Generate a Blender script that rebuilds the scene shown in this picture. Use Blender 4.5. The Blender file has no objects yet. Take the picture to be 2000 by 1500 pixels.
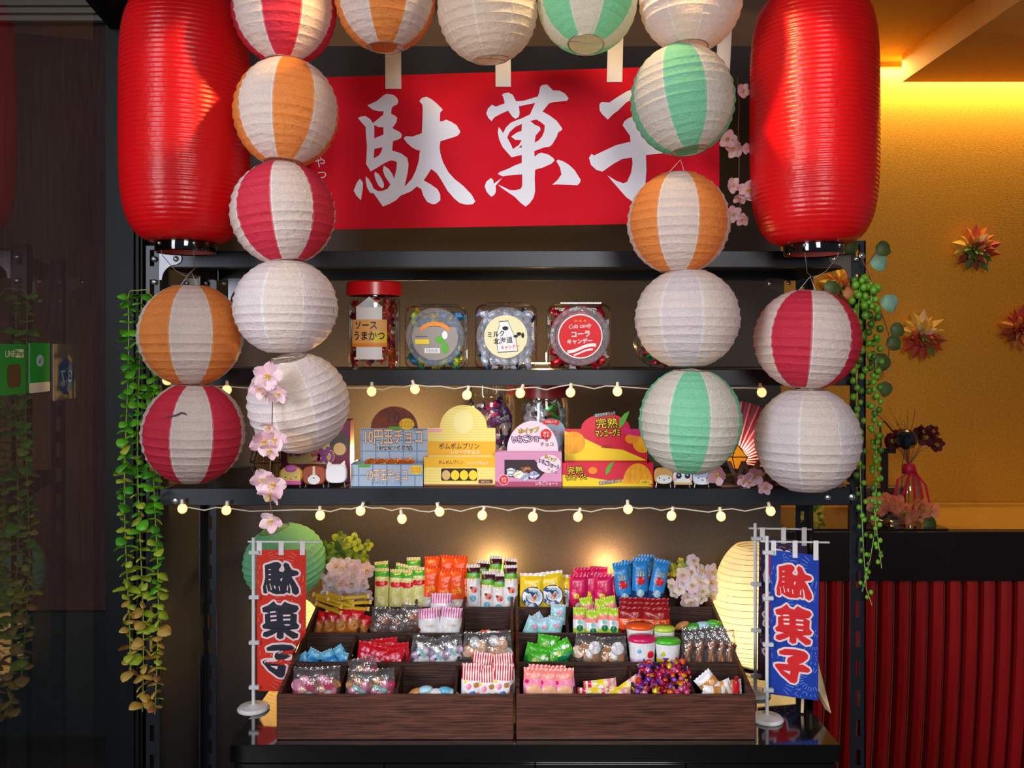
import bpy, math, random
from mathutils import Vector, Matrix, Euler
from mathutils.geometry import tessellate_polygon

R = random.Random(11)
sc = bpy.context.scene
COL = sc.collection
PI = math.pi

# ------------------------------------------------------------------ camera
CZ, FPX, D0 = 1.40, 1700.0, 1.70          # eye height, focal length in px (2000 px frame), distance to the rack front
HX, HY = 1000.0, 687.0                    # principal column / horizon row
cam_d = bpy.data.cameras.new('camera')
cam_d.sensor_width = 36.0
cam_d.lens = 36.0 * FPX / 2000.0
cam_d.shift_y = -(750.0 - HY) / 2000.0
cam_d.clip_start = 0.05
cam = bpy.data.objects.new('camera', cam_d)
cam.location = (0, -D0, CZ)
cam.rotation_euler = (PI / 2, 0, 0)
COL.objects.link(cam)
sc.camera = cam

# ------------------------------------------------------------------ world, exposure
w = bpy.data.worlds.new('world'); sc.world = w
w.use_nodes = True
w.node_tree.nodes['Background'].inputs[0].default_value = (0.62, 0.66, 0.78, 1)
w.node_tree.nodes['Background'].inputs[1].default_value = 0.13
sc.view_settings.view_transform = 'Standard'
sc.view_settings.look = 'None'
sc.view_settings.gamma = 1.0
sc.view_settings.use_curve_mapping = False
sc.view_settings.exposure = 0.0
sc.cycles.max_bounces = 6
sc.cycles.diffuse_bounces = 3
sc.cycles.glossy_bounces = 3
sc.cycles.transparent_max_bounces = 14
sc.cycles.sample_clamp_indirect = 6.0
sc.cycles.adaptive_threshold = 0.04
sc.cycles.caustics_reflective = False
sc.cycles.caustics_refractive = False


def area(name, loc, target, sx, sy, power, col, spread=180):
    l = bpy.data.lights.new(name, 'AREA'); l.shape = 'RECTANGLE'; l.size = sx; l.size_y = sy
    l.energy = power; l.color = col; l.spread = math.radians(spread)
    o = bpy.data.objects.new(name, l); o.location = loc
    o.rotation_euler = (Vector(target) - Vector(loc)).to_track_quat('-Z', 'Y').to_euler()
    COL.objects.link(o); return o


def point(name, loc, power, col, r=0.01):
    l = bpy.data.lights.new(name, 'POINT'); l.energy = power; l.color = col; l.shadow_soft_size = r
    o = bpy.data.objects.new(name, l); o.location = loc; COL.objects.link(o); return o


def spot(name, loc, target, power, col, deg, blend=0.5, r=0.02):
    l = bpy.data.lights.new(name, 'SPOT'); l.energy = power; l.color = col
    l.spot_size = math.radians(deg); l.spot_blend = blend; l.shadow_soft_size = r
    o = bpy.data.objects.new(name, l); o.location = loc
    o.rotation_euler = (Vector(target) - Vector(loc)).to_track_quat('-Z', 'Y').to_euler()
    COL.objects.link(o); return o


# daylight from the shop front behind the camera: a tall door and a wide window
area('door_daylight', (-1.65, -2.4, CZ + 0.45), (-0.1, 0, CZ - 0.15), 0.65, 2.0, 28, (0.93, 0.95, 1.0), 105)
area('window_daylight', (0.45, -2.7, CZ + 0.75), (0.05, 0, CZ - 0.2), 0.7, 1.5, 14, (1.0, 0.96, 0.94), 90)
# warm ceiling downlights above the display
spot('ceiling_downlight', (0.16, -0.30, CZ + 0.775), (0.13, -0.16, CZ), 6.5, (1.0, 0.70, 0.34), 150, 0.5, 0.02)
spot('ceiling_spot_a', (0.02, -0.50, CZ + 0.775), (-0.55, -0.18, CZ + 0.47), 30, (1.0, 0.58, 0.20), 17, 0.3, 0.02)
spot('ceiling_spot_b', (0.12, -0.42, CZ + 0.775), (0.50, -0.17, CZ + 0.47), 18, (1.0, 0.58, 0.20), 24, 0.3, 0.02)
# amber cove strip over the gold wall
area('cove_strip', (1.75, 1.165, CZ + 0.95), (1.75, 1.172, CZ - 1), 1.9, 0.03, 21, (1.0, 0.80, 0.36))


# ------------------------------------------------------------------ helpers
def lin(h):
    if not isinstance(h, str):
        return tuple(h)
    h = h.lstrip('#')
    out = []
    for i in (0, 2, 4):
        c = int(h[i:i + 2], 16) / 255
        out.append(c / 12.92 if c <= 0.04045 else ((c + 0.055) / 1.055) ** 2.4)
    return tuple(out)


def W(px, py, Y):
    d = D0 + Y
    return Vector(((px - HX) / FPX * d, Y, CZ - (py - HY) / FPX * d))


def S(Y):
    return (D0 + Y) / FPX


MATS = {}


def mat(name, col, rough=0.5, metal=0.0, spec=0.5, emit=None, estr=0.0, coat=0.0, noise=None, bump=None, sss=0, trans=0.0, stretch=None, alpha=1.0):
    """Principled surface with an optional fine colour noise (scale, amount) and bump (scale, strength)."""
    if name in MATS:
        return MATS[name]
    m = bpy.data.materials.new(name); m.use_nodes = True
    nt = m.node_tree; N = nt.nodes; L = nt.links
    b = N['Principled BSDF']
    c = lin(col)
    b.inputs['Base Color'].default_value = (*c, 1)
    b.inputs['Roughness'].default_value = rough
    b.inputs['Metallic'].default_value = metal
    b.inputs['Specular IOR Level'].default_value = spec
    b.inputs['Coat Weight'].default_value = coat
    b.inputs['Coat Roughness'].default_value = 0.08
    if emit:
        b.inputs['Emission Color'].default_value = (*lin(emit), 1)
        b.inputs['Emission Strength'].default_value = estr
    co = None
    if noise or bump:
        tc = N.new('ShaderNodeTexCoord'); co = tc.outputs['Object']
        if stretch:
            mp = N.new('ShaderNodeMapping'); mp.inputs['Scale'].default_value = stretch
            L.new(co, mp.inputs['Vector']); co = mp.outputs['Vector']
    if noise:
        n = N.new('ShaderNodeTexNoise'); n.inputs['Scale'].default_value = noise[0]; n.inputs['Detail'].default_value = 5
        L.new(co, n.inputs['Vector'])
        r = N.new('ShaderNodeValToRGB')
        a = noise[1]
        r.color_ramp.elements[0].position = 0.3; r.color_ramp.elements[1].position = 0.7
        r.color_ramp.elements[0].color = (*[max(0, x * (1 - a)) for x in c], 1)
        r.color_ramp.elements[1].color = (*[min(1, x * (1 + a)) for x in c], 1)
        L.new(n.outputs['Fac'], r.inputs['Fac']); L.new(r.outputs['Color'], b.inputs['Base Color'])
    if bump:
        n2 = N.new('ShaderNodeTexNoise'); n2.inputs['Scale'].default_value = bump[0]; n2.inputs['Detail'].default_value = 4
        L.new(co, n2.inputs['Vector'])
        bp = N.new('ShaderNodeBump'); bp.inputs['Strength'].default_value = bump[1]; bp.inputs['Distance'].default_value = 0.01
        L.new(n2.outputs['Fac'], bp.inputs['Height']); L.new(bp.outputs['Normal'], b.inputs['Normal'])
    if trans > 0:
        t = N.new('ShaderNodeBsdfTranslucent'); t.inputs['Color'].default_value = (*c, 1)
        mx = N.new('ShaderNodeMixShader'); mx.inputs[0].default_value = trans
        out = [q for q in N if q.type == 'OUTPUT_MATERIAL'][0]
        L.new(b.outputs[0], mx.inputs[1]); L.new(t.outputs[0], mx.inputs[2]); L.new(mx.outputs[0], out.inputs['Surface'])
        if bump:
            L.new(bp.outputs['Normal'], t.inputs['Normal'])
    MATS[name] = m
    return m


def film(name, tint='ffffff', fac=0.12, rough=0.12, bump=(60, 0.6), haze=0.0):
    """Thin clear plastic: see-through with glossy wrinkles."""
    if name in MATS:
        return MATS[name]
    m = bpy.data.materials.new(name); m.use_nodes = True
    nt = m.node_tree; N = nt.nodes; L = nt.links
    N.clear()
    out = N.new('ShaderNodeOutputMaterial')
    t = N.new('ShaderNodeBsdfTransparent'); t.inputs[0].default_value = (*lin(tint), 1)
    g = N.new('ShaderNodeBsdfGlossy'); g.inputs['Roughness'].default_value = rough
    g.inputs['Color'].default_value = (0.95, 0.95, 0.95, 1)
    lw = N.new('ShaderNodeLayerWeight'); lw.inputs['Blend'].default_value = 0.35
    ma = N.new('ShaderNodeMath'); ma.operation = 'MULTIPLY_ADD'; ma.inputs[1].default_value = 0.5; ma.inputs[2].default_value = fac; ma.use_clamp = True
    if bump:
        tc = N.new('ShaderNodeTexCoord')
        n2 = N.new('ShaderNodeTexNoise'); n2.inputs['Scale'].default_value = bump[0]; n2.inputs['Detail'].default_value = 3
        L.new(tc.outputs['Object'], n2.inputs['Vector'])
        bp = N.new('ShaderNodeBump'); bp.inputs['Strength'].default_value = bump[1]; bp.inputs['Distance'].default_value = 0.01
        L.new(n2.outputs['Fac'], bp.inputs['Height']); L.new(bp.outputs['Normal'], g.inputs['Normal'])
        L.new(bp.outputs['Normal'], lw.inputs['Normal'])
    L.new(lw.outputs['Fresnel'], ma.inputs[0])
    mx = N.new('ShaderNodeMixShader')
    L.new(ma.outputs[0], mx.inputs[0]); L.new(t.outputs[0], mx.inputs[1]); L.new(g.outputs[0], mx.inputs[2])
    last = mx
    if haze:
        df = N.new('ShaderNodeBsdfDiffuse'); df.inputs[0].default_value = (0.85, 0.85, 0.88, 1)
        m2 = N.new('ShaderNodeMixShader'); m2.inputs[0].default_value = haze
        L.new(mx.outputs[0], m2.inputs[1]); L.new(df.outputs[0], m2.inputs[2]); last = m2
    L.new(last.outputs[0], out.inputs['Surface'])
    MATS[name] = m
    return m


def paper(name, col, trans=0.42, wr=0.22):
    """Wrinkled washi paper: diffuse plus translucent, with fine fibres."""
    if name in MATS:
        return MATS[name]
    m = bpy.data.materials.new(name); m.use_nodes = True
    nt = m.node_tree; N = nt.nodes; L = nt.links
    N.clear()
    out = N.new('ShaderNodeOutputMaterial')
    tc = N.new('ShaderNodeTexCoord')
    c = lin(col)
    mp = N.new('ShaderNodeMapping'); mp.inputs['Scale'].default_value = (1, 1, 1.6)
    L.new(tc.outputs['Object'], mp.inputs['Vector'])
    n = N.new('ShaderNodeTexNoise'); n.inputs['Scale'].default_value = 26; n.inputs['Detail'].default_value = 6
    L.new(mp.outputs['Vector'], n.inputs['Vector'])
    r = N.new('ShaderNodeValToRGB')
    r.color_ramp.elements[0].position = 0.34; r.color_ramp.elements[1].position = 0.66
    r.color_ramp.elements[0].color = (*[x * 0.93 for x in c], 1)
    r.color_ramp.elements[1].color = (*[min(1, x * 1.06) for x in c], 1)
    L.new(n.outputs['Fac'], r.inputs['Fac'])
    n2 = N.new('ShaderNodeTexNoise'); n2.inputs['Scale'].default_value = 5.0; n2.inputs['Detail'].default_value = 4; n2.inputs['Distortion'].default_value = 1.2
    mp2 = N.new('ShaderNodeMapping'); mp2.inputs['Scale'].default_value = (1, 1, 2.2)
    L.new(tc.outputs['Object'], mp2.inputs['Vector']); L.new(mp2.outputs['Vector'], n2.inputs['Vector'])
    bp = N.new('ShaderNodeBump'); bp.inputs['Strength'].default_value = wr; bp.inputs['Distance'].default_value = 0.03
    L.new(n2.outputs['Fac'], bp.inputs['Height'])
    df = N.new('ShaderNodeBsdfPrincipled'); df.inputs['Roughness'].default_value = 0.62; df.inputs['Specular IOR Level'].default_value = 0.25
    tl = N.new('ShaderNodeBsdfTranslucent')
    for s in (df.inputs['Base Color'], tl.inputs['Color']):
        L.new(r.outputs['Color'], s)
    L.new(bp.outputs['Normal'], df.inputs['Normal']); L.new(bp.outputs['Normal'], tl.inputs['Normal'])
    mx = N.new('ShaderNodeMixShader'); mx.inputs[0].default_value = trans
    L.new(df.outputs[0], mx.inputs[1]); L.new(tl.outputs[0], mx.inputs[2]); L.new(mx.outputs[0], out.inputs['Surface'])
    MATS[name] = m
    return m


class MB:
    """Collects shapes into one mesh."""
    def __init__(s):
        s.v = []; s.f = []; s.m = []

    def add(s, vs, fs, m=0):
        b = len(s.v)
        s.v.extend([tuple(x) for x in vs])
        s.f.extend([tuple(b + i for i in f) for f in fs]); s.m.extend([m] * len(fs))
        return s

    def box(s, x0, x1, y0, y1, z0, z1, m=0, c=0.0):
        if c <= 0:
            vs = [(x, y, z) for z in (z0, z1) for y in (y0, y1) for x in (x0, x1)]
            return s.add(vs, [(0, 2, 3, 1), (4, 5, 7, 6), (0, 1, 5, 4), (2, 6, 7, 3), (0, 4, 6, 2), (1, 3, 7, 5)], m)
        X, Y, Z = (x0, x1), (y0, y1), (z0, z1)
        vs = []; idx = {}
        for i in (0, 1):
            for j in (0, 1):
                for k in (0, 1):
                    p = [X[i], Y[j], Z[k]]; q = [X[i] + (c if i == 0 else -c), Y[j] + (c if j == 0 else -c), Z[k] + (c if k == 0 else -c)]
                    for ax in range(3):
                        t = list(q); t[ax] = p[ax]
                        idx[(i, j, k, ax)] = len(vs); vs.append(tuple(t))
        fs = []
        for ax in range(3):
            o = [a for a in range(3) if a != ax]
            for e in (0, 1):
                loop = []
                for (a, b) in ((0, 0), (1, 0), (1, 1), (0, 1)):
                    key = [0, 0, 0]; key[ax] = e; key[o[0]] = a; key[o[1]] = b
                    loop.append(idx[(*key, ax)])
                fs.append(tuple(loop))
        for ax in range(3):
            o = [a for a in range(3) if a != ax]
            for a in (0, 1):
                for b in (0, 1):
                    k0 = [0, 0, 0]; k1 = [0, 0, 0]
                    k0[o[0]] = k1[o[0]] = a; k0[o[1]] = k1[o[1]] = b; k1[ax] = 1
                    fs.append((idx[(*k0, o[0])], idx[(*k0, o[1])], idx[(*k1, o[1])], idx[(*k1, o[0])]))
        for i in (0, 1):
            for j in (0, 1):
                for k in (0, 1):
                    fs.append(tuple(idx[(i, j, k, a)] for a in range(3)))
        return s.add(vs, fs, m)

    def tube(s, pts, r, n=6, m=0, closed=False, cap=True):
        pts = [Vector(p) for p in pts]
        k = len(pts)
        rr = r if isinstance(r, (list, tuple)) else [r] * k
        prev = None; vs = []
        for i, p in enumerate(pts):
            if closed:
                t = pts[(i + 1) % k] - pts[i - 1]
            else:
                t = pts[min(i + 1, k - 1)] - pts[max(i - 1, 0)]
            if t.length < 1e-9:
                t = Vector((0, 0, 1))
            t.normalize()
            if prev is None:
                a = Vector((0, 0, 1)) if abs(t.z) < 0.9 else Vector((1, 0, 0))
                u = t.cross(a).normalized()
            else:
                u = (prev - t * prev.dot(t))
                u = u.normalized() if u.length > 1e-6 else t.orthogonal().normalized()
            prev = u; q = t.cross(u)
            for j in range(n):
                an = 2 * PI * j / n
                vs.append(p + (u * math.cos(an) + q * math.sin(an)) * rr[i])
        fs = []
        for i in range(k if closed else k - 1):
            for j in range(n):
                a, b = i * n + j, i * n + (j + 1) % n
                c, d = ((i + 1) % k) * n + (j + 1) % n, ((i + 1) % k) * n + j
                fs.append((a, b, c, d))
        if cap and not closed:
            fs.append(tuple(range(n))[::-1]); fs.append(tuple(range((k - 1) * n, k * n)))
        return s.add(vs, fs, m)

    def lathe(s, prof, n=32, c=(0, 0, 0), m=0, axis='z', cap=False, sx=1.0, sy=1.0):
        vs = []
        for (r, z) in prof:
            for j in range(n):
                a = 2 * PI * j / n
                p = (r * math.cos(a) * sx, r * math.sin(a) * sy, z)
                if axis == 'y':
                    p = (p[0], z, p[1])
                elif axis == 'x':
                    p = (z, p[0], p[1])
                vs.append((c[0] + p[0], c[1] + p[1], c[2] + p[2]))
        fs = []
        for i in range(len(prof) - 1):
            for j in range(n):
                fs.append((i * n + j, i * n + (j + 1) % n, (i + 1) * n + (j + 1) % n, (i + 1) * n + j))
        if cap:
            fs.append(tuple(range(n))[::-1]); k = (len(prof) - 1) * n
            fs.append(tuple(range(k, k + n)))
        return s.add(vs, fs, m)

    def ball(s, c, r, sc3=(1, 1, 1), nu=10, nv=7, m=0):
        prof = [(math.cos(-PI / 2 + PI * i / nv) * 1.0, math.sin(-PI / 2 + PI * i / nv)) for i in range(nv + 1)]
        vs = []
        for (q, z) in prof:
            for j in range(nu):
                a = 2 * PI * j / nu
                vs.append((c[0] + q * math.cos(a) * r * sc3[0], c[1] + q * math.sin(a) * r * sc3[1], c[2] + z * r * sc3[2]))
        fs = [(i * nu + j, i * nu + (j + 1) % nu, (i + 1) * nu + (j + 1) % nu, (i + 1) * nu + j) for i in range(nv) for j in range(nu)]
        return s.add(vs, fs, m)

    def grid(s, fn, nu, nv, m=0, mfn=None):
        b = len(s.v)
        for j in range(nv + 1):
            for i in range(nu + 1):
                s.v.append(tuple(fn(i / nu, j / nv)))
        for j in range(nv):
            for i in range(nu):
                a = b + j * (nu + 1) + i
                s.f.append((a, a + 1, a + nu + 2, a + nu + 1))
                s.m.append(mfn((i + .5) / nu, (j + .5) / nv) if mfn else m)
        return s

    def plate(s, loops, y0, y1, m=0, fr=None, side=True):
        """2D outline (x,z) with optional holes, extruded from y0 (front) to y1 (back)."""
        if loops and not isinstance(loops[0][0], (tuple, list, Vector)):
            loops = [loops]
        pts = [p for l in loops for p in l]
        tris = tessellate_polygon([[Vector((p[0], p[1], 0)) for p in l] for l in loops])
        vs = [(p[0], y0, p[1]) for p in pts]
        fs = []
        for t in tris:
            a, b, c = [pts[i] for i in t]
            ar = (b[0] - a[0]) * (c[1] - a[1]) - (c[0] - a[0]) * (b[1] - a[1])
            if abs(ar) < 1e-12:
                continue
            fs.append(tuple(t) if ar > 0 else tuple(t)[::-1])
        nf = len(pts)
        if y1 is not None:
            vs += [(p[0], y1, p[1]) for p in pts]
            fs += [tuple(nf + i for i in f[::-1]) for f in list(fs)]
            if side:
                o = 0
                for l in loops:
                    k = len(l)
                    for i in range(k):
                        a, b = o + i, o + (i + 1) % k
                        fs.append((a, b, nf + b, nf + a))
                    o += k
        return s.add(vs, fs, m)

    def xf(s, M, start=0):
        for i in range(start, len(s.v)):
            s.v[i] = tuple(M @ Vector(s.v[i]))
        return s

    def mesh(s, name, mats, smooth=35):
        me = bpy.data.meshes.new(name)
        me.from_pydata(s.v, [], s.f)
        for m in (mats if isinstance(mats, (list, tuple)) else [mats]):
            me.materials.append(m)
        me.polygons.foreach_set('material_index', s.m)
        if smooth:
            me.polygons.foreach_set('use_smooth', [True] * len(s.f))
            if smooth < 180:
                me.set_sharp_from_angle(angle=math.radians(smooth))
        me.update()
        return me

    def build(s, name, mats, parent=None, smooth=35, loc=None, rot=None):
        return link(name, s.mesh(name, mats, smooth), parent, loc, rot)


def link(name, me, parent=None, loc=None, rot=None, scale=None, mats=None):
    o = bpy.data.objects.new(name, me); COL.objects.link(o)
    if parent is not None:
        o.parent = parent
    if loc is not None:
        o.location = loc
    if rot is not None:
        o.rotation_euler = rot
    if scale is not None:
        o.scale = scale
    if mats:
        for i, m in enumerate(mats):
            o.material_slots[i].link = 'OBJECT'; o.material_slots[i].material = m
    return o


def tag(o, label, cat, group=None):
    o['label'] = label; o['category'] = cat
    if group:
        o['group'] = group
    return o


def thing(name, label, cat, loc=(0, 0, 0), rot=(0, 0, 0), group=None):
    o = bpy.data.objects.new(name, None); COL.objects.link(o)
    o.empty_display_size = 0.02
    o.location = loc; o.rotation_euler = rot
    return tag(o, label, cat, group)


def struct(o):
    o['kind'] = 'structure'; return o


def copy_tree(o, loc=None, rot=None, parent=None, label=None):
    c = o.copy(); COL.objects.link(c)
    if parent is not None:
        c.parent = parent
    if loc is not None:
        c.location = loc
    if rot is not None:
        c.rotation_euler = rot
    if label:
        c['label'] = label
    for ch in list(o.children):
        copy_tree(ch, parent=c)
    return c


# ---- lettering: glyph outlines of the built-in font as flat meshes
_G = {}


def glyphs(text, bold=0.0, shear=0.0):
    k = (text, bold, shear)
    if k not in _G:
        cu = bpy.data.curves.new('t', 'FONT'); cu.body = text; cu.offset = bold; cu.resolution_u = 2; cu.shear = shear
        o = bpy.data.objects.new('t', cu); COL.objects.link(o)
        dg = bpy.context.evaluated_depsgraph_get()
        me = bpy.data.meshes.new_from_object(o.evaluated_get(dg))
        vs = [(v.co.x, v.co.y) for v in me.vertices]; fs = [tuple(p.vertices) for p in me.polygons]
        bpy.data.objects.remove(o); bpy.data.curves.remove(cu); bpy.data.meshes.remove(me)
        xs = [v[0] for v in vs]; ys = [v[1] for v in vs]
        x0, x1, y0, y1 = min(xs), max(xs), min(ys), max(ys)
        vs = [((x - (x0 + x1) / 2) / (y1 - y0), (y - (y0 + y1) / 2) / (y1 - y0)) for x, y in vs]
        cnt = {}
        for f in fs:
            for i in range(len(f)):
                e = (f[i], f[(i + 1) % len(f)])
                cnt.setdefault((min(e), max(e)), []).append(e)
        _G[k] = (vs, fs, [v[0] for v in cnt.values() if len(v) == 1], (x1 - x0) / (y1 - y0))
    return _G[k]


def ribbon(mb, vs, edges, w, y, m):
    """A flat band of half width w along the outline edges (for outlined lettering)."""
    seen = set()
    for a, b in edges:
        p, q = Vector((vs[a][0], vs[a][1])), Vector((vs[b][0], vs[b][1]))
        t = q - p
        if t.length < 1e-9:
            continue
        t.normalize(); n = Vector((-t.y, t.x)) * w
        mb.add([(p.x - n.x, y, p.y - n.y), (q.x - n.x, y, q.y - n.y), (q.x + n.x, y, q.y + n.y), (p.x + n.x, y, p.y + n.y)], [(0, 1, 2, 3)], m)
        for k in (a, b):
            if k not in seen:
                seen.add(k)
                mb.add([(vs[k][0] + w * math.cos(PI / 3 * i), y, vs[k][1] + w * math.sin(PI / 3 * i)) for i in range(6)], [tuple(range(6))], m)


def lettering(parent, text, cx, cz, h, m, y, width=None, bold=0.0, rot=0.0, outline=None, name='lettering', mirror=False, shear=0.0, warp=None):
    """Flat printed characters in the local XZ plane, facing -Y."""
    vs, fs, ed, asp = glyphs(text, bold, shear)
    kx = (width / asp) if width else h
    if mirror:
        kx = -kx
    ca, sa = math.cos(rot), math.sin(rot)
    pts = [(cx + (x * kx) * ca - (z * h) * sa, cz + (x * kx) * sa + (z * h) * ca) for x, z in vs]
    mb = MB(); ms = [m]
    if outline:
        ms.append(outline[0])
        ribbon(mb, pts, ed, outline[1], y, 1)
        y = y - 0.0004
    mb.add([(p[0], y, p[1]) for p in pts], fs, 0)
    if warp:
        mb.v = [tuple(warp(v)) for v in mb.v]
    return mb.build(name, ms, parent, smooth=0)


def disc2(cx, cz, r, n=24, rz=None, a0=0.0):
    rz = rz or r
    return [(cx + r * math.cos(2 * PI * i / n + a0), cz + rz * math.sin(2 * PI * i / n + a0)) for i in range(n)]


def rrect(x0, x1, z0, z1, r, n=4):
    out = []
    for (cx, cz, a) in ((x1 - r, z0 + r, -PI / 2), (x1 - r, z1 - r, 0), (x0 + r, z1 - r, PI / 2), (x0 + r, z0 + r, PI)):
        for i in range(n + 1):
            t = a + PI / 2 * i / n
            out.append((cx + r * math.cos(t), cz + r * math.sin(t)))
    return out


def patch(parent, name, loop, m, y, smooth=0):
    return MB().plate(loop, y, None).build(name, m, parent, smooth=smooth)
# ================================================================== the setting
m_back = mat('charcoal_panel', '3a3634', 0.55, noise=(220, 0.25), bump=(400, 0.15))
m_white_ceiling = mat('ceiling_paint', '857c86', 0.8, noise=(30, 0.03))
m_side = mat('slate_panel', '3b3f44', 0.5, noise=(160, 0.15))
m_frame = mat('dark_aluminium', '090c0e', 0.5, metal=0.0, spec=0.2, noise=(60, 0.1))
m_gold = mat('gold_wallpaper', 'cb8c12', 0.55, noise=(150, 0.16), bump=(260, 0.12))
m_tan_ceiling = mat('amber_ceiling', 'c89a5a', 0.8, noise=(40, 0.04))
m_floor = mat('dark_floor', '3a3633', 0.4, noise=(12, 0.2))
m_brownwall = mat('brown_boards', '5d3a33', 0.7, noise=(14, 0.25), stretch=(6, 6, 0.4))
m_teal = mat('dark_teal_base', '1f2a2a', 0.6, noise=(20, 0.3))
m_blind = mat('grey_blind', '9a988c', 0.6)

YB = 0.55                                   # back wall
XL, XG = -0.80, -0.8525                     # left side wall, glass plane
struct(MB().box(-3.2, 3.4, -3.9, 2.2, -0.05, 0.0).build('floor', m_floor))
struct(MB().box(XL - 0.06, 0.695, YB, YB + 0.08, 0, CZ + 0.80).build('wall_back', m_back))
struct(MB().box(XL - 0.06, XL, 0.20, YB, 0, CZ + 0.80).build('wall_left', m_side))
struct(MB().box(XG - 0.05, 0.70, -1.9, YB + 0.08, CZ + 0.79, CZ + 0.85).build('ceiling', m_white_ceiling))
# dark jamb between the glass and the rack, with its profiled edges
tr = MB()
tr.box(XG - 0.03, -0.800, 0.19, 0.215, 0, CZ + 0.76)
for x in (-0.822, -0.811, -0.803):
    tr.box(x, x + 0.003, 0.184, 0.192, 0, CZ + 0.76)
struct(tr.build('trim_1', m_frame, smooth=0))
# glass pane on the left with its frame
m_glass = bpy.data.materials.new('tinted_glass'); m_glass.use_nodes = True
_n = m_glass.node_tree.nodes; _l = m_glass.node_tree.links; _n.clear()
_o = _n.new('ShaderNodeOutputMaterial'); _t = _n.new('ShaderNodeBsdfTransparent'); _t.inputs[0].default_value = (0.62, 0.62, 0.64, 1)
_g = _n.new('ShaderNodeBsdfGlossy'); _g.inputs['Roughness'].default_value = 0.03; _g.inputs['Color'].default_value = (1, 1, 1, 1)
_w = _n.new('ShaderNodeFresnel'); _w.inputs['IOR'].default_value = 1.45
_m = _n.new('ShaderNodeMixShader')
_l.new(_w.outputs[0], _m.inputs[0]); _l.new(_t.outputs[0], _m.inputs[1]); _l.new(_g.outputs[0], _m.inputs[2]); _l.new(_m.outputs[0], _o.inputs['Surface'])
GA, GL_ = math.radians(8), 0.78             # the pane stands a little ajar, hinged at the jamb
gl = struct(MB().add([(0, -GL_, 0.02), (0, 0, 0.02), (0, 0, CZ + 0.72), (0, -GL_, CZ + 0.72)], [(0, 1, 2, 3)]).build('window_1', m_glass, smooth=0, loc=(XG, 0.195, 0), rot=(0, 0, GA)))
MB().box(-0.02, 0.02, -GL_, 0, CZ + 0.70, CZ + 0.80).build('window_frame', m_frame, gl)
MB().box(-0.02, 0.02, -GL_ - 0.04, -GL_, 0, CZ + 0.80).build('window_frame', m_frame, gl)
# what lies outside the glass: a brown boarded wall over a dark base, a slatted blind above
ow = struct(MB().box(-3.2, -0.87, 1.50, 1.56, CZ - 0.95, CZ + 1.6).build('wall_outside', m_brownwall))
MB().box(-3.2, -0.87, 1.47, 1.56, 0, CZ - 0.95).build('wall_base', m_teal, ow)
struct(MB().box(-3.2, -3.14, -3.9, 1.5, 0, CZ + 1.6).build('wall_far', m_brownwall))
bl = MB()
for k in range(13):
    z = CZ + 1.195 + k * 0.028
    bl_o = MB().box(-3.0, -1.2, 1.44, 1.462, z, z + 0.019)
    if k == 0:
        blind = struct(bl_o.build('trim_3', m_blind, smooth=0))
    else:
        bl_o.build('slat', m_blind, blind, smooth=0)
# gold room on the right
struct(MB().box(0.60, 3.2, 1.20, 1.28, 0, CZ + 1.0).build('wall_right', m_gold))
struct(MB().box(0.70, 3.2, -1.9, 1.28, CZ + 0.9635, CZ + 1.0).build('ceiling.001', m_tan_ceiling))
struct(MB().box(1.268, 3.2, -1.9, 1.13, CZ + 0.877, CZ + 0.9635).build('trim_2', m_tan_ceiling, smooth=0))
struct(MB().box(0.695, 0.72, -0.3, YB + 0.08, CZ + 0.79, CZ + 0.9635).build('trim_4', m_tan_ceiling, smooth=0))

# ------------------------------------------------------------------ reception counter (right)
m_black = mat('black_lacquer', '08080a', 0.08, spec=1.0, coat=1.0, noise=(8, 0.2))
m_tantop = mat('tan_worktop', 'a8752f', 0.3, noise=(18, 0.08))
m_redslat = mat('red_slat', '9c1014', 0.42, noise=(10, 0.12), stretch=(4, 4, 0.4))
m_slatback = mat('slat_backing', '140808', 0.7)
m_slatedge = mat('slat_edge', '6a4a34', 0.6)
rc = thing('reception_counter', 'reception counter with red vertical slats under a dark apron by the gold wall', 'counter', (1.9, 0.73, 0))
zc = CZ - 0.502
MB().box(-1.25, 1.2, 0.0, 0.465, zc - 0.03, zc).build('worktop', m_tantop, rc)
MB().box(-1.25, 1.2, -0.012, 0.03, zc - 0.135, zc + 0.001).build('apron', mat('dark_apron', '160a0a', 0.35), rc)
MB().box(-1.25, 1.2, 0.11, 0.16, 0.0, zc - 0.03).build('backing', m_slatback, rc)


def slat_off(t):                            # curved front: bulges at the top third, recedes toward the floor
    return 0.015 + 0.075 * (1 - t) ** 2


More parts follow.
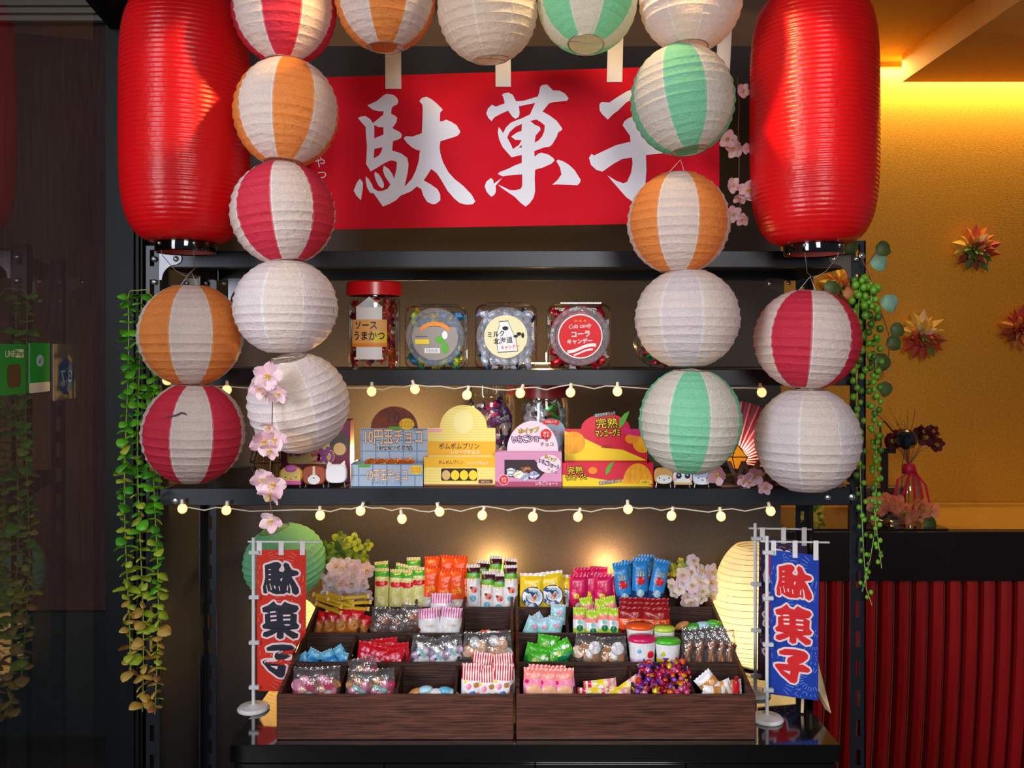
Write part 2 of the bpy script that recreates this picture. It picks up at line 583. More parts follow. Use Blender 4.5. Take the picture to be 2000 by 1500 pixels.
slat_me = None
for k in range(36):
    x = -1.10 + k * 0.0475
    if slat_me is None:
        sb = MB()
        n = 14; h = zc - 0.14
        rows = []
        for i in range(n + 1):
            t = i / n; y = slat_off(t); z = 0.01 + h * t
            rows.append([(0, y + 0.03, z), (0.004, y, z), (0.014, y - 0.012, z), (0.026, y - 0.012, z), (0.034, y, z), (0.036, y + 0.03, z)])
        vs = [p for r_ in rows for p in r_]
        fs = []; 
        for i in range(n):
            for j in range(5):
                fs.append((i * 6 + j, i * 6 + j + 1, (i + 1) * 6 + j + 1, (i + 1) * 6 + j))
        sb.add(vs, fs, 0)
        slat_me = sb.mesh('slat', m_redslat, 30)
        sb = MB()
        sb.add([(0.038, slat_off(i / n) + 0.012 + q * 0.02, 0.01 + h * i / n) if q < 2 else (0.042, slat_off(i / n) + 0.012 + (q - 2) * 0.02, 0.01 + h * i / n) for i in range(n + 1) for q in range(4)],
               [(i * 4 + a, i * 4 + b, (i + 1) * 4 + b, (i + 1) * 4 + a) for i in range(n) for a, b in ((0, 1), (0, 2), (2, 3))], 0)
        edge_me = sb.mesh('slat_edge', m_slatedge, 0)
    s_ = link('slat', slat_me, rc, (x, 0, 0))
    link('slat_edge', edge_me, s_)

# glossy black tray lying on the reception counter
bt = MB().box(-0.45, 0.0, 0.0, 0.34, 0, 0.006, c=0.001)
tag(bt.build('black_tray', m_black, loc=(1.222, 0.735, zc + 0.0005)), 'glossy black tray board under the flowers on the reception counter', 'tray')

# ------------------------------------------------------------------ the steel rack
m_rack = mat('rack_steel', '171b22', 0.38, metal=0.35, spec=0.6, noise=(90, 0.12))
m_plate_lit = mat('plate_steel_lit', '8d9097', 0.4, metal=0.4, noise=(70, 0.06))  # corner plates where light falls; its brightness is in the grey
m_plate_shaded = mat('plate_steel_shaded', '544a42', 0.45, metal=0.4, noise=(70, 0.06))  # same plate steel, its dimmer lighting painted in as dark brown
m_bolt = mat('bolt_zinc', 'c8ccd0', 0.25, metal=0.9)
XP0, XP1, RD = -0.703, 0.676, 0.326
rack = thing('steel_rack', 'black steel angle rack with three shelves holding jars and sweet boxes', 'rack', (0, 0, 0))


def angle_post(x, y, inx, iny, ztop):
    """Slotted L-section post: front flange and side flange."""
    mb = MB(); wf = 0.030; th = 0.003
    x0 = x - wf / 2
    a, b = x0, x0 + wf
    c0, c1 = x - 0.0045, x + 0.0045
    mb.box(a, c0, y, y + th, 0, ztop); mb.box(c1, b, y, y + th, 0, ztop)
    z = 0.0; top = ztop
    z = ztop - 0.008
    mb.box(c0, c1, y, y + th, z, top)
    while z > 0.1:
        mb.box(c0, c1, y, y + th, z - 0.058, z - 0.032)
        z -= 0.058
    sx = a if inx > 0 else b - th
    mb.box(sx, sx + th, min(y, y + iny * 0.03), max(y, y + iny * 0.03) + (th if iny < 0 else 0), 0, ztop)
    return mb.build('post', m_rack, rack, smooth=0)


angle_post(XP0, 0.0, 1, 1, CZ + 0.207)
angle_post(XP1, 0.0, -1, 1, CZ + 0.217)
angle_post(XP0, RD, 1, -1, CZ + 0.207)
angle_post(XP1, RD, -1, -1, CZ + 0.217)
m_lipedge = mat('lip_edge', '3a4048', 0.3, metal=0.5)
ZS = {'top': (CZ + 0.197, CZ + 0.165), 'mid': (CZ - 0.035, CZ - 0.066), 'low': (CZ - 0.267, CZ - 0.300)}
for k, (zt, zb) in ZS.items():
    bd = MB().box(XP0 + 0.016, XP1 - 0.016, 0.004, RD - 0.004, zt - 0.008, zt - 0.002).build('shelf_board', m_rack, rack, smooth=0)
    MB().box(XP0 + 0.012, XP1 - 0.012, 0.0, 0.003, zb, zt, c=0.0008).build('front_lip', m_rack, bd)
    MB().box(XP0 + 0.012, XP1 - 0.012, 0.003, 0.018, zb, zb + 0.002).build('front_flange', m_lipedge, bd, smooth=0)
    MB().box(XP0 + 0.012, XP1 - 0.012, RD - 0.003, RD, zb, zt, c=0.0008).build('rear_lip', m_rack, bd)
    for x in (XP0 + 0.018, XP1 - 0.021):
        MB().box(x, x + 0.003, 0.01, RD - 0.01, zb, zt).build('side_lip', m_rack, bd, smooth=0)


def gusset(x, y, sx, m, zt):
    """Quarter-round corner plate with bolts."""
    lp = [(0, 0), (0.036, 0), (0.042, -0.003), (0.044, -0.010), (0.042, -0.017), (0.034, -0.022)]
    for i in range(8):
        a = PI / 2 * (i / 7)
        lp.append((0.005 + 0.029 * (1 - math.sin(a)) , -0.022 - 0.030 * (1 - math.cos(a))))
    lp.append((0, -0.052))
    lp = [(p[0] * sx, p[1]) for p in lp]
    if sx < 0:
        lp = lp[::-1]
    g = MB().plate(lp, -0.0022, 0).build('corner_plate', m, rack, smooth=0, loc=(x, y, zt))
    for (bx, bz) in ((0.033 * sx, -0.011), (-0.010 * sx, -0.011), (-0.010 * sx, -0.056)):
        MB().lathe([(0.0058, 0), (0.0058, -0.001), (0.0045, -0.003), (0.002, -0.0042), (0, -0.0044)], 14, (0, 0, 0), axis='y').build('bolt', m_bolt, g, loc=(bx, -0.002, bz))


gusset(XP0 + 0.015, -0.001, 1, m_plate_lit, CZ + 0.192)
gusset(XP1 - 0.015, -0.001, -1, m_plate_shaded, CZ + 0.192)
gusset(XP0 + 0.045, RD - 0.006, 1, m_plate_lit, CZ + 0.170)
gusset(XP0 - 0.018, RD - 0.006, -1, m_plate_shaded, CZ + 0.170)
gusset(XP1 - 0.045, RD - 0.006, -1, m_plate_shaded, CZ + 0.170)
for (px, py) in ((343, 979), (1617, 972)):
    p = W(px, py, 0); MB().lathe([(0.006, 0), (0.005, -0.002), (0, -0.003)], 12, axis='y').build('bolt', m_bolt, rack, loc=(p.x, -0.0005, p.z))
for (px, py) in ((293, 745), (1664, 971), (1683, 500)):
    p = W(px, py, 0); MB().lathe([(0.007, 0), (0.006, -0.003), (0, -0.005)], 12, axis='y').build('bolt', m_bolt, rack, loc=(p.x, -0.0005, p.z))

# ------------------------------------------------------------------ low black cabinet
ZT = CZ - 0.768
cab = thing('low_cabinet', 'low glossy black cabinet that carries the two wooden sweet trays', 'cabinet', (0.045, 0.0, 0))
m_edge = mat('cabinet_edge', '8a8d92', 0.3, metal=0.3)
MB().box(-0.596, 0.596, 0.0, YB - 0.012, ZT - 0.035, ZT, c=0.0008).build('cabinet_top', m_black, cab)
MB().box(-0.590, 0.590, 0.012, YB - 0.012, 0.0, ZT - 0.035).build('cabinet_body', mat('black_board', '0e0e10', 0.3), cab, smooth=0)
for i in range(4):
    x0 = -0.590 + i * 0.295
    MB().box(x0 + 0.001, x0 + 0.294, 0.002, 0.012, 0.05, ZT - 0.038, c=0.001).build('door', m_black, cab)

# ------------------------------------------------------------------ wooden sweet trays
def wood(name, c0, c1, scale=9):
    m = bpy.data.materials.new(name); m.use_nodes = True
    N = m.node_tree.nodes; L = m.node_tree.links; b = N['Principled BSDF']
    b.inputs['Roughness'].default_value = 0.42
    tc = N.new('ShaderNodeTexCoord'); mp = N.new('ShaderNodeMapping'); mp.inputs['Scale'].default_value = (1.4, 10, 30)
    L.new(tc.outputs['Object'], mp.inputs['Vector'])
    n = N.new('ShaderNodeTexNoise'); n.inputs['Scale'].default_value = scale; n.inputs['Detail'].default_value = 8; n.inputs['Distortion'].default_value = 0.6
    L.new(mp.outputs['Vector'], n.inputs['Vector'])
    r = N.new('ShaderNodeValToRGB'); r.color_ramp.elements[0].position = 0.33; r.color_ramp.elements[1].position = 0.68
    r.color_ramp.elements[0].color = (*lin(c0), 1); r.color_ramp.elements[1].color = (*lin(c1), 1)
    L.new(n.outputs['Fac'], r.inputs['Fac']); L.new(r.outputs['Color'], b.inputs['Base Color'])
    bp = N.new('ShaderNodeBump'); bp.inputs['Strength'].default_value = 0.25; bp.inputs['Distance'].default_value = 0.004
    L.new(n.outputs['Fac'], bp.inputs['Height']); L.new(bp.outputs['Normal'], b.inputs['Normal'])
    return m


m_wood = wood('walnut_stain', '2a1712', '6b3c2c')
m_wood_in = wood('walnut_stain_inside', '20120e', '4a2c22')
TRY, TRD, TRH0, TRH1 = 0.022, 0.46, 0.089, 0.187      # front Y, depth, front height, back height
ROW = TRD / 4


def lip_h(y):                                # height of the sloping rim at depth y inside the tray
    return TRH0 + (TRH1 - TRH0) * y / TRD


def make_tray(xa, xb, label):
    w2 = (xb - xa) / 2
    t = thing('wooden_tray', label, 'tray', ((xa + xb) / 2, TRY, ZT + 0.0005), group='wooden sweet trays')
    th = 0.007
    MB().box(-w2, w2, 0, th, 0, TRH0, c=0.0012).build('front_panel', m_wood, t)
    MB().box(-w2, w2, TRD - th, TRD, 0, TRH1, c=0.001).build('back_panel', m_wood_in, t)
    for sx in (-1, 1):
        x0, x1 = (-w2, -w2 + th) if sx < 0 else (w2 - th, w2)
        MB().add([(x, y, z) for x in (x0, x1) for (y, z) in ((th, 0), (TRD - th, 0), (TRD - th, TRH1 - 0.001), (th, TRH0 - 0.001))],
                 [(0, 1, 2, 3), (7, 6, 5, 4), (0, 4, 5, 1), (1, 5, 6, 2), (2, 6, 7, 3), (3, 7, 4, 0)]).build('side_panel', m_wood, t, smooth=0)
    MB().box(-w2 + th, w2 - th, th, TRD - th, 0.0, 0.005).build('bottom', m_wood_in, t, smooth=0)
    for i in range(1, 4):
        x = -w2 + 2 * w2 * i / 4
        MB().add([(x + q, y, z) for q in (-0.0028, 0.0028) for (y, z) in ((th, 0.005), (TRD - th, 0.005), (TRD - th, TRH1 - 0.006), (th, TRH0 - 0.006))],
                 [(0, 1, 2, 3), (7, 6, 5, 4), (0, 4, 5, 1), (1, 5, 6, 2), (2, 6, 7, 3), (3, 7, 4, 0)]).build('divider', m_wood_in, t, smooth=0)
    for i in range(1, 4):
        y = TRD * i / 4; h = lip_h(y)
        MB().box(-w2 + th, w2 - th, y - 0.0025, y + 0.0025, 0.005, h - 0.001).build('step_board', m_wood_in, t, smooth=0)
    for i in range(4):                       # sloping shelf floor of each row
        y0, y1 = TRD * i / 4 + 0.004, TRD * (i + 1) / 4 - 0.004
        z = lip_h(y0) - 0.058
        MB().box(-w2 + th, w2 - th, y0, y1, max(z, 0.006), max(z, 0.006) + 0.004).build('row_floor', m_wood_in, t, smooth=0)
    return t


TXA = ((540 - 1000) * S(TRY), (1003 - 1000) * S(TRY)); TXB = ((1008 - 1000) * S(TRY), (1476 - 1000) * S(TRY))
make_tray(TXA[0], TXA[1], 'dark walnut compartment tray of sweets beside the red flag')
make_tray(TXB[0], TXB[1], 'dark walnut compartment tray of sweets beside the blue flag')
# ================================================================== round paper lanterns
PAP = {
    'white': paper('washi_white', 'ecdfd6'), 'lilac': paper('washi_lilac', 'e6dbdd'), 'cream': paper('washi_cream', 'ecdccb'),
    'red': paper('washi_red', 'da3850', 0.40), 'orange': paper('washi_orange', 'f69a50', 0.42), 'green': paper('washi_green', '8edcb4', 0.42),
}
m_wire = mat('thin_wire', 'b9b2a8', 0.35, metal=0.8)
m_string = mat('pale_string', 'd9d4cc', 0.6)
SEAM = {'white': paper('washi_white_seam', 'f0e8e4', 0.35), 'lilac': paper('washi_lilac_seam', 'e9e1ea', 0.35), 'cream': paper('washi_cream_seam', 'f2e6d8', 0.35),
        'red': paper('washi_red_seam', 'df7d84', 0.38), 'orange': paper('washi_orange_seam', 'f0b280', 0.4), 'green': paper('washi_green_seam', 'a8dcc4', 0.4)}
LATM = math.acos(0.35)
NB = 14


def gore_mesh(seed):
    rr = random.Random(seed)
    mb = MB()
    ph = [rr.uniform(0, 6.28) for _ in range(6)]
    nt, nl = 10, NB * 6

    def fn(a, b):
        th = -PI / 2 + (a - 0.5) * (PI / 4)
        ew = math.sin(PI * a)                # keep seams aligned
        lat = -LATM + 2 * LATM * b + ew * 0.006 * math.sin(7 * b + ph[0])
        fr = (b * NB) % 1.0
        fr = 0.0 if fr > 0.995 else fr
        bay = int(b * NB - 1e-6)
        sag = 0.022 * math.sin(PI * fr) ** 0.8 * (0.85 + 0.35 * math.sin(bay * 1.7 + ph[1]))
        if fr < 0.01 or fr > 0.99:
            sag = -0.006                     # the wire hoop shows as a thin ridge
        r = math.cos(lat) ** 0.97 * (1 - sag + 0.006 * ew * math.sin(23 * a + bay * 2.1 + ph[2]) * math.sin(PI * fr))
        return (r * math.cos(th), r * math.sin(th), math.sin(lat))
    edge = lambda a: 0 if a < 0.05 else 1 if a > 0.95 else a
    mb.grid(lambda a, b: fn(a if a in (0, 1) else 0.035 + (a - 0.1) * 0.93 / 0.8, b), nt, nl, 0, lambda a, b: 1 if (a < 0.1 or a > 0.9) else 0)
    return mb.mesh('paper_panel', [PAP['white'], PAP['white']], 40)


GORES = [gore_mesh(s) for s in (1, 2, 3, 4)]
ring_me = MB().tube([(0.35 * math.cos(2 * PI * i / 28), 0.35 * math.sin(2 * PI * i / 28), 0) for i in range(28)], 0.014, 5, closed=True).mesh('opening_ring', m_wire, 60)
st = MB()
st.tube([(0, 0, -0.94), (0, 0, 0.94)], 0.009, 5)
for z in (-0.94, 0.94):
    st.tube([(-0.35, 0, z), (-0.2, 0, z * 0.97), (0.2, 0, z * 0.97), (0.35, 0, z)], 0.009, 5)
wire_me = st.mesh('wire_stretcher', m_wire, 60)
NGORE = [0]


def round_lantern(label, px, py, rx, ry, Y, ca, cb, off, tilt=(0, 0), group='round paper lanterns', hang=None):
    """px,py: centre; rx,ry: half sizes in px; off: px offset of the front panel's middle."""
    s = S(Y); r = rx * s; h = ry * s / 0.94
    t = thing('paper_lantern', label, 'lantern', W(px, py, Y), (math.radians(tilt[0]), math.radians(tilt[1]), 0), group)
    phi = math.asin(max(-0.95, min(0.95, off / rx))) - math.atan2((px - HX), FPX)
    for k in range(8):
        NGORE[0] += 1
        link('paper_panel', GORES[NGORE[0] % 4], t, None, (0, 0, phi + k * PI / 4), (r, r, h), [PAP[ca if k % 2 == 0 else cb], SEAM[ca if k % 2 == 0 else cb]])
    for z in (-1, 1):
        link('opening_ring', ring_me, t, (0, 0, z * h * 0.937), None, (r, r, r))
    link('wire_stretcher', wire_me, t, None, (0, 0, phi + 0.3), (r, r, h))
    if hang:
        e = W(px + hang[0], py - ry - hang[1], Y) - W(px, py, Y)
        if hang[1] == 40:                    # top row hangs from the ceiling
            e.z = CZ + 0.789 - W(px, py, Y).z
        MB().tube([(-0.02 * 1, 0, h * 0.95), tuple(e), (0.012, 0, h * 0.95)], 0.0005, 4).build('hanging_string', m_string, t)
    return t


LY = -0.185
T = round_lantern
T('red and white striped paper lantern at the top row end nearest the dark glass', 555, 22, 100, 97, LY, 'red', 'white', -5, hang=(0, 40))
T('orange and white striped paper lantern in the top row, over the banner start', 752, -3, 98, 96, LY, 'orange', 'white', 5, hang=(0, 40))
T('plain cream paper lantern in the middle of the top row', 952, 20, 98, 96, LY, 'cream', 'cream', 10, (3, -4), hang=(0, 40))
T('green and white striped paper lantern in the top row, its lit bottom opening showing', 1147, 2, 97, 96, LY, 'white', 'green', 0, (-14, 3), hang=(0, 40))
T('plain white paper lantern at the end of the top row', 1349, -2, 100, 96, LY, 'white', 'lilac', -10, (-4, 2), hang=(0, 40))
T('orange and white striped paper lantern hanging beside the banner, open bottom showing', 559, 221, 101, 100, LY, 'orange', 'white', 14, (-6, 2), hang=(0, 4))
T('red and white striped paper lantern in front of the lower banner corner', 553, 417, 101, 95, LY, 'white', 'red', 18, (-3, -5), hang=(0, 4))
T('plain white paper lantern beside the red-lidded tall jar', 558, 600, 101, 88, LY, 'white', 'lilac', -5, (0, 0), hang=(0, 3))
T('plain white paper lantern hanging crooked with pink blossoms in front of it', 583, 787, 98, 92, LY + 0.005, 'white', 'lilac', -12, (16, -9), hang=(-30, 4))
T('orange and white striped paper lantern right below the first red barrel lantern', 373, 654, 100, 94, -0.125, 'white', 'orange', 0, (0, 0), hang=(0, 30))
TORN = T('red and white striped paper lantern with a tear in its paper, beside the leaf garland', 378, 845, 98, 94, -0.125, 'white', 'red', -4, (2, 3), hang=(0, 3))
T('green and white striped paper lantern covering the last banner letter', 1333, 196, 101, 101, LY, 'green', 'white', 6, (-4, -7), hang=(0, 4))
T('orange and white striped paper lantern over the end of the banner', 1325, 436, 100, 94, LY, 'white', 'orange', 0, (0, 0), hang=(4, 30))
T('plain white paper lantern in front of the strawberry candies', 1342, 622, 102, 92, LY, 'lilac', 'white', -10, (0, 0), hang=(0, 3))
T('green and white striped paper lantern beside the mango sweets box', 1348, 822, 100, 98, LY, 'green', 'white', -1, (2, 2), hang=(0, 4))
T('red and white striped paper lantern right below the second red barrel lantern', 1576, 663, 102, 93, -0.125, 'red', 'white', -30, (0, 3), hang=(0, 30))
T('plain white paper lantern in front of the pink fan and welcome letters', 1577, 859, 101, 97, -0.125, 'white', 'lilac', 24, (0, 0), hang=(0, 4))

# the tear in the red and white lantern's paper
_o = TORN
_pts = [(-28, 0), (-14, 4), (-2, 6), (6, 11), (14, 9), (18, 7), (12, 13), (4, 14), (-4, 9), (-18, 5)]
_r, _h = 98 * S(-0.125), 94 * S(-0.125) / 0.94
_tv = []
for (a, b) in _pts:
    x_, z_ = (a + 2) * S(-0.125), (36 + b) * S(-0.125)
    _tv.append((x_, -math.sqrt(max(0, 1 - (z_ / _h) ** 2)) * _r * math.sqrt(max(0, 1 - (x_ / _r) ** 2)) - 0.0012, z_))
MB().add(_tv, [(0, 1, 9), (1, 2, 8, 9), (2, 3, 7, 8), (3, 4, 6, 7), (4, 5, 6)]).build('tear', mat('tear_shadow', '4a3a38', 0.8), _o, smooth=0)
# ------------------------------------------------------------------ red barrel lanterns
m_red = mat('red_vinyl', 'ea1219', 0.30, spec=0.55, bump=(60, 0.10), trans=0.22)
m_ring = mat('black_gloss_ring', '060607', 0.06, spec=0.8, coat=0.5)
m_inred = mat('ring_inside', 'b0584a', 0.6)


def barrel_lantern(label, px, ytop, ybot, rx, Y, pxb):
    s = S(Y); d = D0 + Y; r = rx * s
    zt, zb = W(px, ytop, Y).z, W(px, ybot, Y).z
    h = zt - zb
    base = W(pxb, ybot, Y)
    t = thing('barrel_lantern', label, 'lantern', (base.x, Y, base.z), group='red barrel lanterns')
    dx = (W(px, 250, Y).x - base.x) * 0.5
    NR = 54; prof = []
    for i in range(NR * 5 + 1):
        u = i / (NR * 5)
        a = abs(2 * u - 1)
        e = (1 - a ** 5.2) ** 0.5 if a < 1 else 0
        rr = 0.47 + 0.53 * e * (1 - 0.035 * (2 * u - 1) ** 2)
        rib = math.sin(PI * ((u * NR) % 1.0))
        rr *= 1 - 0.009 * (1 - rib ** 0.7)
        prof.append((r * rr, h * u))
    MB().lathe(prof, 72).build('shade', m_red, t, smooth=60)
    rb = 57 * s
    rm = MB().lathe([(rb * 0.97, 0.012), (rb, 0.009), (rb, -0.013), (rb * 0.985, -0.015), (rb * 0.95, -0.014), (rb * 0.95, 0.012)], 48, (0, 0, -0.004))
    ring = rm.build('bottom_ring', m_ring, t)
    MB().lathe([(rb * 0.945, -0.013), (rb * 0.944, 0.012)], 40, (0, 0, -0.004)).build('ring_lining', m_inred, ring)
    MB().lathe([(rb, -0.004), (rb, 0.022), (rb * 0.9, 0.022)], 40, (0, 0, h)).build('top_ring', m_ring, t)
    MB().tube([(-rb * 0.9, 0, h + 0.018), (0, 0, CZ + 0.789 - base.z), (rb * 0.9, 0, h + 0.018)], 0.0012, 5).build('hanging_cord', m_wire, t)
    for a in (-2.2, -0.95):
        MB().ball((rb * math.cos(a), rb * math.sin(a), -0.006), 0.0032).build('rivet', m_bolt, ring)
    x0, y0 = rb * math.cos(-2.2), rb * math.sin(-2.2)
    x1, y1 = rb * math.cos(-0.95), rb * math.sin(-0.95)
    MB().tube([(x0, y0, -0.008), (x0 + 0.004, y0 + 0.005, -0.028), (x0 + 0.016, -0.01, -0.052), (0, 0, -0.062), (x1 - 0.012, -0.01, -0.05), (x1 - 0.002, y1 + 0.004, -0.026), (x1, y1, -0.008)], 0.0007, 5).build('wire_handle', m_wire, t)
    return t


barrel_lantern('large red ribbed barrel lantern hanging at the glass side of the rack', 356, -12, 474, 122, -0.09, 363)
barrel_lantern('large red ribbed barrel lantern hanging at the gold wall side of the rack', 1594, -14, 478, 121, -0.09, 1589)

# ------------------------------------------------------------------ lit paper lamps on the cabinet
m_lamp = paper('lamp_paper', 'f6e8cc', 0.55, 0.1)
m_rib = mat('lamp_rib', '6b5a3e', 0.6)
m_lampbase = mat('lamp_base', '241a14', 0.5)


def paper_lamp(label, px, ytop, ybot, rx, Y, power, lc, tilt=0.10):
    s = S(Y); r = rx * s
    zt = W(px, ytop, Y).z; zb = W(px, ybot, Y).z; h = zt - zb
    x = W(px, 0, Y).x
    t = thing('paper_lamp', label, 'lamp', (x, Y, ZT + 0.0005), group='lit paper lamps')
    z0 = zb - ZT
    prof = [(0.045, 0), (0.048, 0.004), (0.045, z0 - 0.002), (0.03, z0)]
    MB().lathe(prof, 28, cap=True).build('lamp_base', m_lampbase, t)
    pr = []
    for i in range(41):
        a = -1.12 + 2.24 * i / 40
        pr.append((r * math.cos(a) ** 0.9, z0 + h / 2 + h / 2 * math.sin(a) / math.sin(1.12)))
    sh = MB().lathe(pr, 48).build('shade', m_lamp, t, smooth=180)
    for i in range(22):
        a = -1.08 + 2.16 * i / 21
        rr = r * math.cos(a) ** 0.9 + 0.0004; zz = z0 + h / 2 + h / 2 * math.sin(a) / math.sin(1.12)
        MB().tube([(rr * math.cos(2 * PI * j / 32), rr * math.sin(2 * PI * j / 32), zz + tilt * rr * math.cos(2 * PI * j / 32 + 0.5)) for j in range(32)], 0.0006, 4, closed=True).build('rib', m_rib, sh)
    MB().ball((0, 0, z0 + h * 0.33), 0.018).build('bulb', mat('lamp_bulb', 'ffe2a0', 0.4, emit='ffd890', estr=18), t)
    l = point('lamp_light', (0, 0, z0 + h * 0.33), power, lc, 0.022)
    l.parent = t
    return t


paper_lamp('glowing cream paper lamp behind the blue flag', 1478, 1066, 1293, 84, 0.43, 3.6, (1.0, 0.80, 0.42))
paper_lamp('glowing orange paper lamp behind the red flag', 566, 1174, 1293, 61, 0.43, 5.0, (1.0, 0.55, 0.16))
m_gl = T('green paper lantern perched on the glowing lamp behind the red flag', 556, 1097, 80, 69, 0.43, 'green', 'green', 30, (10, -14))
# ================================================================== red banner over the rack
m_banner = mat('banner_red', 'cd1426', 0.85, spec=0.15, noise=(6, 0.05), bump=(5, 0.10))
m_print = mat('print_white', 'e4e2ea', 0.6, noise=(20, 0.02))
m_strap = mat('strap_white', 'e6e0e0', 0.6, noise=(50, 0.03))
YN = 0.07
bn = thing('shop_banner', 'red cloth banner with large white brush characters above the rack', 'banner', W(1000, 440, YN))
BO = W(1000, 440, YN)


def bl2(px, py):                             # photo position on the banner plane -> local x,z
    q = W(px, py, YN) - BO
    return (q.x, q.z)


cl = [bl2(598, 152), bl2(598, 449), bl2(1000, 442), bl2(1405, 434), bl2(1405, 126), bl2(1000, 140)]
MB().plate(cl, 0.0, 0.0015).build('cloth', m_banner, bn, smooth=0)


def traced(name, loops, ox, oy, k, m, y, parent, conv):
    mb = MB()
    for l in loops:
        if isinstance(l[0][0], (tuple, list)):
            mb.plate([[conv(ox + a * k, oy + b * k) for a, b in q] for q in l], y, None)
        else:
            mb.plate([conv(ox + a * k, oy + b * k) for a, b in l], y, None)
    return mb.build(name, m, parent, smooth=0)


DA = [[
    [(210, 312), (262, 288), (310, 266), (388, 200), (420, 187), (492, 198), (532, 232), (546, 270), (532, 302), (488, 322), (470, 352), (468, 404), (512, 425), (533, 445), (526, 492), (500, 530), (485, 548), (487, 563), (560, 600), (586, 632), (574, 664), (538, 684), (487, 700), (478, 800), (575, 832), (642, 882), (656, 955), (648, 1030), (612, 1195), (690, 1110), (735, 1020), (765, 920), (780, 800), (742, 795), (690, 765), (640, 720), (604, 672), (622, 645), (700, 650), (800, 612), (806, 500), (810, 350), (806, 305), (772, 265), (800, 232), (850, 218), (905, 245), (960, 290), (1028, 358), (998, 390), (996, 486), (1035, 480), (1060, 466), (1120, 490), (1180, 530), (1218, 600), (1195, 635), (1150, 655), (1050, 685), (1002, 700), (992, 760), (1000, 830), (1030, 930), (1090, 1040), (1160, 1115), (1250, 1185), (1340, 1280), (1380, 1355), (1350, 1385), (1280, 1388), (1210, 1370), (1150, 1320), (1080, 1240), (1010, 1120), (960, 1045), (902, 1000), (870, 1050), (820, 1125), (900, 1170), (970, 1220), (1000, 1280), (1000, 1340), (960, 1375), (920, 1385), (860, 1360), (815, 1290), (795, 1220), (745, 1190), (680, 1245), (570, 1290), (520, 1340), (450, 1380), (378, 1408), (330, 1340), (275, 1262), (240, 1262), (205, 1200), (190, 1130), (192, 1080), (225, 1110), (258, 1165), (275, 1210), (320, 1240), (370, 1240), (430, 1215), (458, 1168), (400, 1080), (378, 1020), (386, 962), (440, 1000), (480, 1055), (500, 1105), (525, 1000), (530, 930), (500, 912), (455, 910), (390, 940), (320, 985), (245, 1028), (195, 945), (200, 880), (205, 750), (195, 640), (190, 545), (150, 500), (108, 450), (140, 432), (190, 428), (240, 460), (270, 505), (284, 492), (340, 448), (380, 415), (386, 375), (330, 375), (270, 360)],
    [(284, 525), (330, 548), (382, 548), (384, 628), (284, 670)],
    [(284, 785), (375, 765), (360, 815), (335, 855), (278, 885)]],
    [(128, 1105), (163, 1150), (160, 1220), (138, 1340), (90, 1290), (62, 1235), (95, 1150)],
    [(292, 1030), (330, 1055), (365, 1105), (390, 1165), (385, 1200), (365, 1212), (330, 1180), (300, 1120), (285, 1065)]]
KA = [[
    [(165, 400), (185, 345), (225, 305), (270, 325), (365, 290), (350, 220), (335, 200), (355, 182), (405, 172), (450, 195), (490, 268), (570, 262), (725, 215), (740, 170), (748, 115), (770, 92), (825, 85), (890, 150), (960, 152), (1020, 185), (1058, 235), (1040, 262), (900, 275), (845, 290), (775, 378), (850, 420), (930, 480), (988, 560), (985, 580), (945, 605), (930, 650), (880, 735), (850, 760), (790, 768), (685, 808), (690, 868), (730, 835), (765, 825), (840, 845), (895, 885), (905, 910), (870, 945), (780, 985), (695, 1010), (690, 1100), (695, 1240), (680, 1310), (640, 1370), (592, 1410), (540, 1370), (470, 1300), (380, 1240), (330, 1205), (290, 1170), (350, 1195), (420, 1230), (480, 1232), (540, 1215), (556, 1180), (555, 1060), (480, 1065), (400, 1072), (345, 1082), (290, 1055), (310, 1035), (400, 1000), (480, 960), (550, 935), (550, 848), (440, 875), (400, 830), (340, 760), (305, 680), (290, 600), (300, 545), (325, 575), (348, 612), (380, 550), (430, 500), (480, 478), (555, 450), (640, 410), (695, 285), (520, 322), (528, 400), (515, 440), (480, 458), (445, 430), (402, 368), (330, 400), (255, 440), (222, 482), (190, 450)],
    [(392, 660), (420, 600), (480, 545), (552, 512), (548, 588), (500, 605), (435, 650), (480, 685), (550, 688), (520, 740), (455, 785), (430, 730)],
    [(640, 480), (710, 465), (760, 495), (800, 530), (795, 590), (770, 650), (735, 690), (690, 715), (700, 640), (755, 575), (745, 545), (690, 520)],
    [(515, 772), (550, 738), (550, 768)]],
    [(215, 1098), (240, 1120), (248, 1160), (300, 1122), (335, 1100), (300, 1145), (268, 1180), (270, 1250), (250, 1285), (218, 1303), (170, 1250), (148, 1190), (165, 1140)],
    [(925, 915), (945, 900), (1000, 918), (1060, 955), (1120, 1010), (1190, 1120), (1180, 1150), (1155, 1178), (1060, 1172), (930, 1168), (880, 1172), (940, 1120), (980, 1060), (965, 985)]]
SHI = [[(210, 228), (232, 203), (310, 210), (400, 150), (490, 95), (600, 60), (720, 55), (790, 95), (780, 160), (700, 250), (600, 340), (585, 400), (640, 520), (680, 590), (800, 640), (950, 680), (1080, 690), (1050, 712), (900, 718), (680, 740), (685, 900), (675, 1020), (640, 1130), (545, 1212), (480, 1165), (380, 1050), (290, 945), (380, 1000), (450, 1025), (490, 1010), (530, 920), (545, 830), (540, 765), (440, 780), (350, 830), (240, 908), (180, 890), (125, 840), (105, 770), (130, 728), (155, 745), (250, 700), (380, 640), (525, 605), (520, 545), (480, 490), (445, 440), (460, 400), (500, 370), (560, 345), (600, 280), (640, 200), (620, 160), (560, 165), (480, 210), (400, 290), (345, 330), (295, 382), (240, 330), (212, 290)]]
traced('character', DA, 680, 150, 260 / 1444, m_print, -0.0012, bn, bl2)
